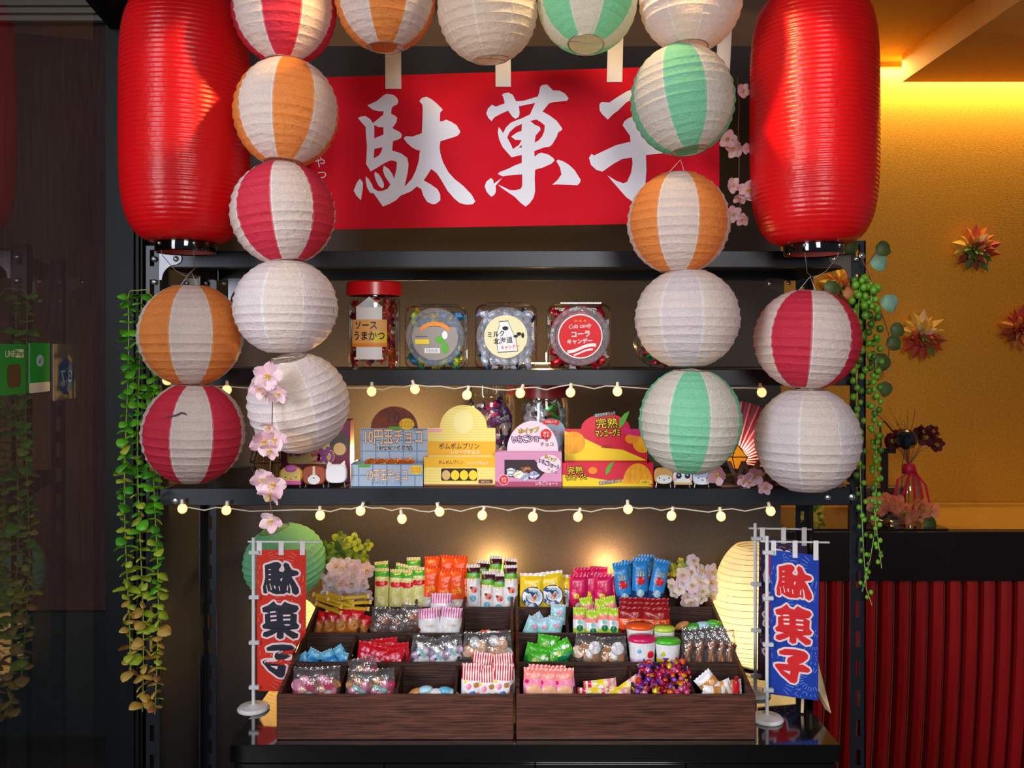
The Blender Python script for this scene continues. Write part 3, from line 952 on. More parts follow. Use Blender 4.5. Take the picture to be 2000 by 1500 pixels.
traced('character', KA, 920, 150, 260 / 1444, m_print, -0.0012, bn, bl2)
traced('character', SHI, 1130, 160, 290 / 1500, m_print, -0.0012, bn, bl2)
for (t_, px, py, h) in (('や', 625, 317, 20), ('つ', 629, 342, 13)):
    c = bl2(px, py); lettering(bn, t_, c[0], c[1], h * S(YN), m_print, -0.0012, rot=-0.15)
for (x0, x1, yb, lean) in ((753, 784, 174, -1), (968, 998, 170, -1), (1185, 1215, 161, 3), (1397, 1424, 158, 6)):
    lp = [bl2(x0, yb), bl2(x1, yb), bl2(x1 + lean * 2, -90), bl2(x0 + lean * 2, -90)]
    MB().plate(lp, -0.0025, -0.0014).build('strap', m_strap, bn, smooth=0)
q0, q1 = bl2(560, -88), bl2(1440, -88)
MB().tube([(q0[0], 0, q0[1]), (q1[0], 0, q1[1])], 0.007, 10).build('hanging_rod', m_wire, bn)

# ================================================================== small table flags
FD = [(935, 710), (1000, 690), (1050, 670), (1110, 665), (1150, 695), (1150, 730), (1120, 770), (1130, 795), (1180, 805), (1198, 770), (1180, 705), (1205, 670), (1250, 690), (1280, 750), (1300, 775), (1370, 790), (1392, 820), (1370, 850), (1290, 868), (1330, 930), (1385, 1030), (1392, 1090), (1350, 1125), (1300, 1095), (1285, 1000), (1258, 962), (1275, 1050), (1270, 1105), (1230, 1085), (1180, 1112), (1140, 1110), (1090, 1115), (1040, 1100), (990, 1070), (950, 1105), (915, 1095), (910, 1010), (925, 950), (940, 880)]
FDS = [[(985, 762), (1015, 760), (1013, 776), (985, 776)], [(985, 832), (1015, 830), (1013, 846), (985, 846)], [(985, 902), (1015, 900), (1013, 916), (985, 916)],
       [(950, 985), (958, 985), (978, 1080), (968, 1085)], [(998, 965), (1006, 965), (1030, 1050), (1018, 1056)], [(1055, 985), (1075, 1000), (1080, 1040), (1062, 1030)], [(1140, 900), (1172, 885), (1155, 940)], [(1236, 985), (1246, 1000), (1240, 1070), (1225, 1050)], [(1120, 1000), (1130, 995), (1140, 1060), (1126, 1060)]]
FK = [(585, 668), (622, 652), (648, 630), (664, 650), (690, 655), (708, 633), (734, 645), (778, 655), (787, 672), (772, 692), (752, 696), (776, 706), (774, 752), (790, 768), (780, 786), (736, 792), (784, 815), (780, 836), (755, 843), (722, 822), (704, 806), (702, 838), (682, 846), (664, 836), (666, 806), (642, 822), (610, 836), (588, 828), (592, 808), (636, 791), (592, 786), (584, 770), (602, 754), (600, 706), (622, 697), (590, 692)]
FKS = [[(628, 690), (690, 682), (690, 690), (628, 698)], [(630, 712), (664, 709), (664, 719), (630, 722)], [(700, 707), (740, 705), (740, 714), (700, 717)], [(632, 735), (664, 732), (664, 742), (632, 745)], [(700, 730), (740, 728), (740, 738), (700, 740)], [(632, 764), (664, 762), (664, 769), (632, 771)], [(704, 761), (738, 760), (738, 767), (704, 769)]]
FS = [(608, 895), (640, 879), (700, 874), (748, 879), (768, 896), (766, 918), (742, 940), (716, 955), (740, 952), (774, 968), (780, 983), (766, 993), (718, 995), (713, 1022), (709, 1048), (696, 1062), (674, 1060), (622, 1022), (589, 982), (586, 971), (604, 964), (661, 961), (652, 944), (657, 926), (690, 908), (640, 913), (612, 912)]
FSS = [[(630, 997), (671, 997), (668, 1016)]]
m_pole = mat('white_plastic', 'e2e2e2', 0.35, noise=(30, 0.02))
m_clip = mat('clear_clip', 'cfd2d6', 0.3)


def u8(px, py):                              # zoomed-photo position -> flag cloth coordinates 0..1 (x right, y down)
    return ((px - 555) / 270.0, (py - 340) / 800.0)


def u5(px, py):
    return u8((1380 + 0.15 * px - 1300) / 0.36667, (1000 + 0.15 * py - 950) / 0.36667)


def table_flag(label, px, pybase, pytop, Y, xf0, xf1, yf0, yf1, skew, m_cloth, m_in, m_out, m_fire, rodx, tuck=None):
    s = S(Y)
    base = W(px, pybase, Y)
    t = thing('table_flag', label, 'flag', (base.x, Y, ZT + 0.0005), group='small table flags')
    z = lambda py: W(px, py, Y).z - ZT
    x = lambda q: (q - px) * s
    MB().lathe([(0.033, 0), (0.034, 0.003), (0.030, 0.0075), (0.012, 0.0095), (0.006, 0.012)], 32, cap=True).build('foot', m_pole, t)
    pole = MB().tube([(0, 0, 0.005), (0, 0, z(pytop))], 0.0037, 10).build('pole', m_pole, t)
    zr = z(yf0) + 0.0165
    MB().tube([(x(rodx[0]), 0.004, zr + 0.001), (x(rodx[1]), 0.004 + skew * 0.02, zr - skew * 0.006)], 0.0021, 8).build('cross_rod', m_pole, t)
    wx0, wx1, wz0, wz1 = x(xf0), x(xf1), z(yf0), z(yf1)

    def cloth(u, v, lift=0.0):               # u right, v down
        X = wx0 + (wx1 - wx0) * (u - 0.03 * v * (1 if skew else 0)); Z = wz0 + (wz1 - wz0) * v - skew * 0.012 * u
        yy = 0.004 + 0.003 * math.sin(3 * u + 2 * v) * v
        if tuck is not None:                 # the lower free corner folds back along the tray side
            k = max(0.0, min(1.0, (v - 0.58) / 0.15)); lim = (tuck - base.x) * k + (wx1 + 0.004) * (1 - k)
            if X > lim:
                yy += (X - lim) * 1.0; X = lim
        return (X, yy - lift, Z)
    mb = MB().grid(lambda a, b: cloth(a, b), 12, 24)
    co = mb.build('cloth', m_cloth, t, smooth=180)
    fl = [(FD, FDS, u5), (FK, FKS, u8), (FS, FSS, u8)]
    for outl, slits, cv in fl:
        pm = MB()
        pts = [cv(a, b) for a, b in outl]
        asp = (wx1 - wx0) / (wz0 - wz1)
        sc_ = [(p[0] * asp, -p[1]) for p in pts]
        ribbon(pm, sc_, [(i, (i + 1) % len(pts)) for i in range(len(pts))], 0.015 * asp * 2.6, 0.0, 1)
        nb = len(pm.v)
        pm.plate(sc_, -0.0005, None, 0)
        for sl in slits:
            pm.plate([(cv(a, b)[0] * asp, -cv(a, b)[1]) for a, b in sl], -0.0009, None, 1)
        pm.v = [cloth(v[0] / asp, -v[2], 0.0007 - v[1]) for v in pm.v]
        pm.build('character', [m_in, m_out], co, smooth=0)
    fm = MB(); rr = random.Random(5)
    for (cu, cvv, rad, n) in ((0.98, 0.10, 0.26, 26), (0.18, 0.36, 0.22, 26), (0.85, 0.86, 0.17, 24), (0.12, 0.90, 0.26, 26), (0.12, 0.06, 0.16, 20), (0.9, 0.6, 0.12, 18)):
        for i in range(n):
            a = 2 * PI * i / n
            for (r0, r1) in ((0.35, 0.55), (0.66, 0.8), (0.9, 0.98)):
                w_ = 0.0035
                pts = []
                for (q, sg) in ((r0, 1), (r1, 1), (r1, -1), (r0, -1)):
                    ux = cu + rad * 2.6 * (q * math.cos(a) - sg * w_ * math.sin(a) / rad * 0.5); vy = cvv + rad * 0.9 * (q * math.sin(a) + sg * w_ * math.cos(a) / rad * 0.5)
                    pts.append((ux, vy))
                if all(0.01 < p[0] < 0.99 and 0.005 < p[1] < 0.995 for p in pts):
                    fm.add([cloth(p[0], p[1], 0.0004) for p in pts], [(0, 1, 2, 3)])
    fm.build('firework_print', m_fire, co, smooth=0)
    for u in (0.06, 0.5, 0.93):
        a = cloth(u - 0.05, 0.0); b = cloth(u + 0.05, 0.0)
        MB().box(a[0], b[0], a[1] - 0.0022, a[1] - 0.001, a[2] - 0.011, zr + 0.003).build('strap', m_strap, t, smooth=0)
    for v in (0.015, 0.33, 0.65, 0.965):
        c = cloth(0, v)
        MB().box(-0.009, 0.013, -0.0055, 0.004, c[2] - 0.004, c[2] + 0.004, c=0.001).build('clip', m_clip, t)
    return t


m_fred = mat('flag_red', 'ea3420', 0.6, noise=(8, 0.06), trans=0.3)
m_fblue = mat('flag_blue', '1440b4', 0.6, noise=(10, 0.15), trans=0.2)
m_fnavy = mat('flag_violet', '3a2440', 0.6, noise=(10, 0.15), trans=0.2)
m_ink = mat('flag_ink', '1c1a2c', 0.6)
m_fpink = mat('flag_outline', 'f0d8da', 0.6)
m_firer = mat('firework_pink', 'f08a78', 0.6)
m_fireb = mat('firework_pale_blue', '7ea2e6', 0.6)
m_charred = mat('flag_character_red', 'd81c22', 0.6)
YF = 0.168
table_flag('small red table flag with black characters at the walnut tray edge', 495, 1386, 1050, YF, 500, 597, 1075, 1352, 0, m_fred, m_ink, m_fpink, m_firer, (483, 625), tuck=TXA[0] - 0.006)
table_flag('small blue table flag with red characters in front of the glowing lamp', 1498, 1398, 1047, 0.115, 1506, 1601, 1075, 1358, 1, m_fblue, m_charred, m_fpink, m_fireb, (1487, 1628))
table_flag('small dark violet table flag mostly hidden behind the blue flag', 1475, 1345, 1022, 0.25, 1484, 1578, 1048, 1330, 1, m_fnavy, m_charred, m_fpink, m_fireb, (1464, 1592))

# ================================================================== stickers on the glass
m_lg = mat('sticker_green', '109030', 0.4); m_cw = mat('sticker_cream', 'd8d6c0', 0.5); m_gy = mat('sticker_grey', '6e6a5e', 0.5); m_bl = mat('sticker_blue', '33507e', 0.5)
m_lb = mat('sticker_pale_blue', '9fb8cc', 0.5)


def sticker(label, p0, p1, y0, y1, m, cat='sticker'):
    # photo columns p0..p1 carried onto the pane
    def hit(px):
        q = (HX - px) / FPX
        return (1.895 * q + XG) / (math.cos(GA) * q - math.sin(GA))
    t0, t1 = hit(p0), hit(p1); tm = (t0 + t1) / 2
    x, d = XG + math.sin(GA) * tm, 1.895 - math.cos(GA) * tm
    z0, z1 = CZ - (y1 - HY) / FPX * d, CZ - (y0 - HY) / FPX * d
    # local frame: x -> deeper along the pane, -y -> into the room
    t = thing('window_sticker', label, cat, (x + 0.001, d - D0, z0), (0, 0, PI / 2 + GA))
    w2, h = abs(t0 - t1) / 2, z1 - z0
    MB().plate(rrect(-w2, w2, 0, h, 0.003), -0.0008, 0.0).build('sheet', m, t, smooth=0)
    return t, w2, h


t, w2, h = sticker('green payment sticker with white lettering at the edge of the glass', -28, 48, 672, 772, m_lg)
lettering(t, 'LINE', w2 * 0.13, h * 0.81, 0.010, m_cw, -0.0013, width=w2 * 0.50, bold=0.02)
patch(t, 'name_box', rrect(w2 * 0.42, w2 * 0.86, h * 0.73, h * 0.90, 0.002), m_cw, -0.0012)
lettering(t, 'Pay', w2 * 0.64, h * 0.81, 0.011, m_lg, -0.0016, width=w2 * 0.40, bold=0.02)
patch(t, 'brown_shape', rrect(0.0, w2 * 0.72, h * 0.14, h * 0.60, 0.010), mat('sticker_brown', '5a3a1c', 0.5), -0.0012)
t, w2, h = sticker('green card sticker with a pale check mark disc on the glass', 55, 95, 670, 766, m_lg)
patch(t, 'white_strip', rrect(-w2, w2, 0, h * 0.20, 0.003), m_cw, -0.0012)
patch(t, 'disc', disc2(0, h * 0.64, w2 * 0.36, 20, 0.010), m_lb, -0.0012)
lettering(t, '✓', 0, h * 0.64, 0.010, m_lg, -0.0016, bold=0.02)
t, w2, h = sticker('grey sticker with a blue oval and reversed numerals on the glass', 102, 150, 672, 780, m_gy)
patch(t, 'oval', disc2(0, h * 0.42, w2 * 0.66, 32, h * 0.32), m_bl, -0.0012)
lettering(t, '8.7', 0.0, h * 0.42, 0.022, m_lb, -0.0016, width=w2 * 0.95, bold=0.01, mirror=True)
# ================================================================== jars on the middle shelf
ZM, ZL = ZS['mid'][0] - 0.002, ZS['low'][0] - 0.002       # standing surfaces
m_jar = film('jar_plastic', 'fafbfc', 0.03, 0.06, (8, 0.12))
m_lidclear = film('clear_lid', 'f2f4f6', 0.05, 0.18, None, haze=0.16)
m_redlid = mat('red_lid', 'd8121c', 0.28, spec=0.6)
m_w = mat('label_white', 'eeecea', 0.5); m_k = mat('label_black', '17151a', 0.5); m_rd = mat('label_red', 'd81a22', 0.45); m_cr = mat('label_cream', 'f0e4b4', 0.5)
m_or = mat('label_orange', 'f08a1c', 0.5); m_ye = mat('label_yellow', 'f4cf28', 0.5); m_pk = mat('label_pink', 'f0a8c0', 0.5); m_mg = mat('label_magenta', 'd4246a', 0.5)
m_gn = mat('label_green', '5aa832', 0.5); m_br = mat('label_brown', '7a3a26', 0.5); m_pu = mat('label_purple', '8a2a8a', 0.5); m_bu = mat('label_blue', '3a74b8', 0.5)
m_gy2 = mat('label_grey', '9a8e88', 0.5); m_dkr = mat('label_dark_red', '8a1420', 0.5); m_tan = mat('label_tan', 'd8b070', 0.5)


def foil(name, c, rough=0.22):
    return mat('foil_' + name, c, rough, metal=0.35, spec=0.7, noise=(90, 0.25), bump=(70, 0.8))


FO = {k: foil(k, c) for k, c in dict(red='c01828', crimson='8e1020', orange='e2501c', amber='c8661c', blue='3c78a8', teal='3a8a90', navy='28406a', lime='a8b82c', yellow='e2b822', gold='c8981c',
                                     silver='c2c8d6', lilac='b0b0d4', white='e6e4ea', green='2f9a3a', dkgreen='1c6a34', pink='ee7fae', magenta='d02a72', purple='7a3aa0', aqua='7ec4cc', peach='eebc98', brown='7a4422', cream='eadcae', sky='3f96d8', violet='5a3c88').items()}


def wrapped_mesh(l, r, kind):
    """Small wrapped sweet: swollen middle and two crimped, fanned ends along local x (materials: wrap, ends)."""
    mb = MB()
    n = 10
    if kind == 'ball':
        mb.ball((0, 0, 0), r, (1.08, 1, 1), 10, 7)
    elif kind == 'pillow':
        mb.ball((0, 0, 0), r, (1.35, 0.62, 0.95), 10, 7)
    else:
        mb.box(-l * 0.34, l * 0.34, -r * 0.55, r * 0.55, -r * 0.8, r * 0.8, c=r * 0.25)
    for s_ in (-1, 1):
        x0 = s_ * (r * 0.95 if kind != 'bar' else l * 0.33); x1 = s_ * l * 0.5
        vs = []; k = 9
        for i in range(k):
            a = -1 + 2 * i / (k - 1)
            vs.append((x0, 0.12 * r * (1 if i % 2 else -1), a * r * 0.35)); vs.append((x1, 0.22 * r * (1 if i % 2 else -1), a * r * 1.0))
        mb.add(vs, [(2 * i, 2 * i + 1, 2 * i + 3, 2 * i + 2) for i in range(k - 1)], 1)
    return mb.mesh('wrapped_sweet', [FO['red'], FO['white']], 45)


WR = {'ball': wrapped_mesh(0.026, 0.0075, 'ball'), 'pillow': wrapped_mesh(0.034, 0.009, 'pillow'), 'bar': wrapped_mesh(0.040, 0.008, 'bar')}


def sweet(kind, loc, rot, m0, m1, label, group, sc_=1.0, name=None):
    name = name or group.split(' in ')[0].rstrip('s').replace(' ', '_').replace('-', '_')
    o = link(name, WR[kind], None, loc, rot, (sc_,) * 3, [m0, m1])
    return tag(o, label, 'sweet', group)


def cup_jar(px, w_px, ytop, label, disc_fn, mats, sweets_label, group, kind='pillow', seed=0, nmax=34, lid_dx=0):
    """Squarish clear plastic jar lying with its round lid to the front, sweets inside."""
    Y = 0.075; s = S(0.03)
    w2 = w_px / 2 * s; h = (719 - ytop) * s; x = (px - HX) * S(0.03)
    t = thing('square_jar', label, 'jar', (x, 0.022, ZM + 0.0005), group='square sweet jars')
    dp = 0.11
    mb = MB(); prof = rrect(-w2, w2, 0, h, w2 * 0.28, 5); k = len(prof)
    for (yy, sc_) in ((0.004, 0.93), (0.010, 1.0), (dp - 0.01, 1.0), (dp, 0.94)):
        mb.v += [((p[0]) * sc_, yy, h / 2 + (p[1] - h / 2) * sc_) for p in prof]
    for i in range(3):
        for j in range(k):
            mb.f.append((i * k + j, i * k + (j + 1) % k, (i + 1) * k + (j + 1) % k, (i + 1) * k + j)); mb.m.append(0)
    mb.f.append(tuple(range(3 * k, 4 * k))); mb.m.append(0)
    mb.build('jar_body', m_jar, t, smooth=50)
    MB().box(-w2 * 0.62, w2 * 0.70, 0.006, 0.03, h - 0.001, h + 0.0035, c=0.001).build('moulded_rim', m_jar, t)
    lr = w2 * 0.93
    cx, cz = lid_dx, h * 0.515
    tl = bpy.data.objects.new('lid', None)
    lid = MB().lathe([(lr, 0.006), (lr, -0.010), (lr * 0.95, -0.0125), (lr * 0.86, -0.0125), (lr * 0.84, -0.010), (0.0, -0.010)], 48, (0, 0, 0), axis='y').build('lid', m_lidclear, t, smooth=40, loc=(cx, 0.003, cz), rot=(math.radians(7), 0, 0))
    disc_fn(lid, lr * 0.80, -0.0115)
    rr = random.Random(seed)
    # sweets piled against the clear walls
    nx, nz = 7, 7
    cnt = 0
    for iz in range(nz):
        for ix in range(nx):
            a = (ix + 0.5) / nx * 2 - 1; b = (iz + 0.5) / nz
            if iz == nz - 1 and rr.random() < 0.35:
                continue
            X = x + a * (w2 - 0.014) + rr.uniform(-0.003, 0.003); Z = ZM + 0.0115 + b * (h - 0.024)
            yy = 0.022 + 0.020 + rr.uniform(0, 0.006)
            sweet(kind, (X, yy, Z), (rr.uniform(-0.6, 0.6), rr.uniform(-3, 3), rr.uniform(-0.6, 0.6)), FO[rr.choice(mats[0])], FO[rr.choice(mats[1])], sweets_label, group, 1.0)
            cnt += 1
    # a darker packed mass further inside, one layer back
    for iz in range(5):
        for ix in range(5):
            a = (ix + 0.5) / 5 * 2 - 1; b = (iz + 0.5) / 5
            sweet(kind, (x + a * (w2 - 0.018), 0.022 + 0.050, ZM + 0.016 + b * (h - 0.034)), (rr.uniform(-0.6, 0.6), rr.uniform(-3, 3), 0), FO[rr.choice(mats[0])], FO[rr.choice(mats[1])], sweets_label, group, 1.05)
    return t


def lid_frog(lid, r, y):
    patch(lid, 'label_disc', [p for p in disc2(0, 0, r * 0.98, 40) if p[1] < r * 0.5], m_gy2, y)
    pts = [(r * 0.75 * math.cos(a), r * 0.15 + r * 0.42 * math.sin(a)) for a in [0.35 + (PI - 0.7) * i / 10 for i in range(11)]]
    arc = [(p[0] * 0.9, p[1] + r * 0.10) for p in pts] + [(p[0] * 0.86, p[1] - r * 0.07) for p in pts[::-1]]
    patch(lid, 'title_arc', arc[::-1], m_or, y - 0.0004)
    patch(lid, 'yellow_bar', rrect(-r * 0.85, -r * 0.25, -r * 0.28, -r * 0.08, 0.001), m_ye, y - 0.0004)
    lettering(lid, '••••••••', -r * 0.58, r * 0.04, 0.0022, m_k, y - 0.0006, width=r * 0.5)
    patch(lid, 'barcode', rrect(-r * 0.45, r * 0.2, -r * 0.68, -r * 0.46, 0.0005), m_w, y - 0.0004)
    lettering(lid, '||||||||||', -r * 0.12, -r * 0.57, r * 0.16, m_k, y - 0.0007, width=r * 0.5)
    patch(lid, 'green_shape', disc2(r * 0.22, -r * 0.1, r * 0.22, 18, r * 0.17), m_gn, y - 0.0005)
    patch(lid, 'green_shape', disc2(r * 0.42, -r * 0.45, r * 0.15, 18, r * 0.25), m_gn, y - 0.0006)
    patch(lid, 'white_shape', disc2(r * 0.42, r * 0.1, r * 0.12, 16, r * 0.18), m_w, y - 0.0008)


def lid_milk(lid, r, y):
    patch(lid, 'label_disc', disc2(0, 0, r * 0.92, 48), m_cr, y)
    bot = [(-0.28, 0.62), (0.1, 0.66), (0.12, 0.58), (0.28, 0.2), (0.42, -0.1), (0.5, -0.6), (-0.32, -0.66), (-0.38, -0.2), (-0.36, 0.15), (-0.26, 0.5)]
    patch(lid, 'bottle_outline', [(p[0] * r * 1.05, p[1] * r * 1.05) for p in bot], m_k, y - 0.0004)
    patch(lid, 'bottle', [(p[0] * r, p[1] * r) for p in bot], m_w, y - 0.0007)
    for (a, b, c, d) in ((-0.02, 0.36, 0.13, 0.09), (0.56, 0.12, 0.10, 0.08), (0.72, 0.06, 0.06, 0.12), (0.42, 0.02, 0.10, 0.06)):
        patch(lid, 'black_patch', disc2(a * r, b * r, c * r, 12, d * r), m_k, y - 0.0010)
    lettering(lid, 'ミルク', -r * 0.42, r * 0.12, r * 0.25, m_k, y - 0.0014, width=r * 0.72, bold=0.015, rot=0.10)
    lettering(lid, '北海道', -r * 0.12, -r * 0.16, r * 0.27, m_k, y - 0.0014, width=r * 0.82, bold=0.012, rot=0.10)
    lettering(lid, 'キャンデー', r * 0.18, -r * 0.43, r * 0.17, m_rd, y - 0.0014, width=r * 0.78, bold=0.012, rot=0.10)


def lid_cola(lid, r, y):
    patch(lid, 'label_rim', disc2(0, 0, r * 0.94, 48), m_w, y)
    patch(lid, 'label_disc', disc2(0, 0, r * 0.89, 48), m_rd, y - 0.0004)
    lettering(lid, '★★★', 0, r * 0.66, r * 0.13, m_or, y - 0.0008, width=r * 0.55)
    lettering(lid, 'Cola candy', 0, r * 0.42, r * 0.22, m_w, y - 0.0008, width=r * 0.95, shear=0.3, rot=0.08)
    lettering(lid, 'コーラ', r * 0.02, r * 0.10, r * 0.25, m_w, y - 0.0008, width=r * 0.78, bold=0.025, rot=0.05)
    lettering(lid, 'キャンデー', -r * 0.02, -r * 0.20, r * 0.23, m_w, y - 0.0008, width=r * 1.05, bold=0.02, rot=0.05)
    for (o, w_) in ((-0.52, 0.085), (-0.70, 0.05)):
        up, dn = [], []
        for i in range(13):
            u = -0.80 + 1.6 * i / 12; a = o + 0.10 * math.sin(u * 3.6) + 0.10 * u
            lim = math.sqrt(max(0, 0.86 ** 2 - u * u))
            if abs(a) < lim:
                up.append((u * r, (a + w_) * r)); dn.append((u * r, (a - w_ * 0.6) * r))
        patch(lid, 'wave', (dn + up[::-1]), m_w, y - 0.0008)


cup_jar(851, 122, 593, 'clear square jar of blue and yellow wrapped sweets with a grey lid label', lid_frog, (('blue', 'teal', 'navy', 'lime', 'blue'), ('lime', 'yellow', 'teal')), 'blue or yellow wrapped sweet inside the jar with the grey lid label', 'blue and yellow sweets in the jar', seed=3)
cup_jar(988, 122, 590, 'clear square jar of pale milk sweets with a round cream label', lid_milk, (('silver', 'lilac', 'white', 'silver'), ('white', 'lilac', 'navy')), 'silvery white wrapped milk sweet inside the jar with the cream label', 'milk sweets in the jar', seed=4)
cup_jar(1132, 124, 589, 'clear square jar of red cola sweets with a round red label', lid_cola, (('red', 'crimson', 'red'), ('red', 'white', 'crimson')), 'red wrapped cola sweet inside the jar with the red label', 'cola sweets in the jar', seed=5)

# strawberry candies in a clear bag behind the white lantern
rr = random.Random(9)
bag = thing('clear_candy_bag', 'clear bag of red and green strawberry sweets behind the white lantern', 'bag', (W(1278, 0, 0.05).x, 0.05, ZM + 0.0005))
MB().ball((0.02, 0.0, 0.055), 0.057, (1.1, 0.6, 0.95), 16, 10).build('bag_film', film('bag_film', 'ffffff', 0.10, 0.1, (40, 0.7)), bag)
for i in range(48):
    a, b = rr.uniform(-1, 1), rr.uniform(0, 1)
    if b > 1.05 - abs(a) * 0.2:
        continue
    sweet('ball', (W(1278, 0, 0.05).x + 0.012 + a * 0.036, 0.03 + rr.uniform(0, 0.03), ZM + 0.012 + b * 0.07), (rr.uniform(0, 3), rr.uniform(0, 3), rr.uniform(0, 3)), FO[rr.choice(['red', 'red', 'green'])], FO[rr.choice(['green', 'dkgreen', 'red'])],
          'red strawberry sweet with green wrapper ends in the bag behind the white lantern', 'strawberry sweets', 0.72)


def tall_jar(px, ytop, ybot, rx, Y, zs, label, lid_m, fill, fill_label, group, with_label=True, seed=1):
    s = S(Y - rx * 0.001); r = rx * s; h = (ybot - ytop) * s
    x = (px - HX) * s
    t = thing('tall_jar', label, 'jar', (x, Y, zs + 0.0005), group='tall sweet jars')
    lh = h * 0.155
    pr = [(0, 0.001), (r * 0.86, 0.001), (r * 0.93, 0.006), (r * 0.93, h * 0.05), (r * 0.92, h * 0.62), (r * 0.92, h * 0.70), (r * 0.93, h * 0.76), (r * 0.86, h * 0.82), (r * 0.86, h - lh)]
    MB().lathe(pr, 40).build('jar_body', m_jar, t, smooth=60)
    lp = [(0, h), (r * 0.92, h), (r * 0.97, h - 0.003), (r * 0.98, h - lh), (r * 0.9, h - lh)]
    MB().lathe(lp, 48).build('screw_lid', lid_m, t, smooth=40)
    rr = random.Random(seed)
    for i in range(66):
        a = rr.uniform(PI, 2 * PI) if i < 54 else rr.uniform(0, PI)
        q = (r - 0.0155) * (0.98 if i < 54 else 0.55); z = zs + 0.018 + (h - lh - 0.036) * ((i * 0.618) % 1.0)
        sweet('bar', (x + q * math.cos(a), Y + q * math.sin(a), z), (rr.uniform(-0.3, 0.3), rr.uniform(-1.6, 1.6), a + PI / 2 + rr.uniform(-0.2, 0.2)), FO[rr.choice(fill[0])], FO[rr.choice(fill[1])], fill_label, group, 1.05)
    if with_label:
        def wr(v, rad):                      # wrap a flat label round the front of the jar
            a = v[0] / rad
            return (rad * math.sin(a), -rad * math.cos(a) + v[1], v[2])
        R1 = r * 0.935 + 0.0008

        def lab(name, x0, x1, z0, z1, m, y=0.0):
            MB().grid(lambda a, b: wr((x0 + (x1 - x0) * a, y, z0 + (z1 - z0) * b), R1), 14, 2).build(name, m, t, smooth=180)
        lab('label_column', -r * 0.52, r * 0.42, h * 0.13, h * 0.70, m_w)
        lab('label_panel', -r * 0.72, r * 0.60, h * 0.28, h * 0.565, mat('label_amber', 'f0b060', 0.5), -0.0006)
        lab('label_band', -r * 0.72, r * 0.60, h * 0.26, h * 0.30, m_or, -0.0009)
        lab('label_corner', r * 0.05, r * 0.60, h * 0.31, h * 0.43, m_ye, -0.0008)
        lab('label_frame', -r * 0.6, r * 0.46, h * 0.12, h * 0.145, m_w, -0.0006)
        top = MB()
        top.plate([(-r * 0.56, h * 0.70), (r * 0.46, h * 0.70), (-r * 0.02, h * 0.82)], 0, None)
        top.v = [wr(v, R1) for v in top.v]; top.build('label_peak', m_w, t, smooth=0)
        for (tx, cx, cz, hh, ww) in (('ソース', -r * 0.15, h * 0.50, h * 0.085, r * 0.80), ('うまかつ', -r * 0.04, h * 0.385, h * 0.10, r * 1.12)):
            lettering(t, tx, cx, cz, hh, m_k, -0.0016, width=ww, bold=0.02, warp=lambda v: wr(v, R1))
    return t


tall_jar(722, 543, 719, 57, 0.068, ZM, 'tall clear jar with a red screw lid and an orange sauce-snack label', m_redlid, (('orange', 'red', 'amber', 'crimson'), ('orange', 'white', 'crimson')), 'orange wrapped stick inside the tall jar with the red screw lid', 'sticks in the tall jar')
m_dlid = mat('dark_red_lid', '8a1620', 0.35)
tall_jar(1066, 763, 948, 52, 0.20, ZL, 'tall jar with a dark red lid standing behind the pink box', m_dlid, (('silver', 'brown', 'green', 'lilac'), ('silver', 'white')), 'silvery wrapped sweet in the jar with the dark red lid', 'sweets in the dark lidded jar', False, 3)
tall_jar(955, 762, 948, 56, 0.23, ZL, 'tall jar of purple and white sweets behind the yellow box', m_jar, (('purple', 'white', 'violet', 'silver', 'magenta'), ('white', 'purple', 'teal')), 'purple and white wrapped sweet in the jar behind the yellow box', 'purple sweets in the rear jar', False, 4)

# small LED bar glowing between the cola and milk jars, and its siblings further down
m_led = mat('led_strip', 'ffe0a0', 0.4, emit='ffd080', estr=14)
m_ledbody = mat('led_housing', '2a2622', 0.5)


def led_bar(label, px, Y, z, L_, power, tgt=None):
    x = W(px, 0, Y).x
    t = thing('led_bar', label, 'light', (x, Y, z))
    MB().box(-L_ / 2, L_ / 2, -0.006, 0.006, 0, 0.010, c=0.001).build('housing', m_ledbody, t)
    MB().box(-L_ / 2 + 0.003, L_ / 2 - 0.003, -0.0045, 0.0045, 0.010, 0.0125).build('led_strip', m_led, t)
    l = point('led_light', (0, -0.002, 0.022), power, (1.0, 0.54, 0.18), 0.012); l.parent = t
    return t


led_bar('small glowing LED bar on the shelf between the milk and cola jars', 1060, 0.24, ZM + 0.0005, 0.10, 2.6)
led_bar('small LED bar lighting the wall behind the silver coin-chocolate box', 755, 0.33, ZL + 0.0005, 0.12, 11)

# ================================================================== sweet boxes on the lower shelf
def box_local(px0, px1, py0, py1, Y):
    s = S(Y)
    return (px1 - px0) * s, (py1 - py0) * s


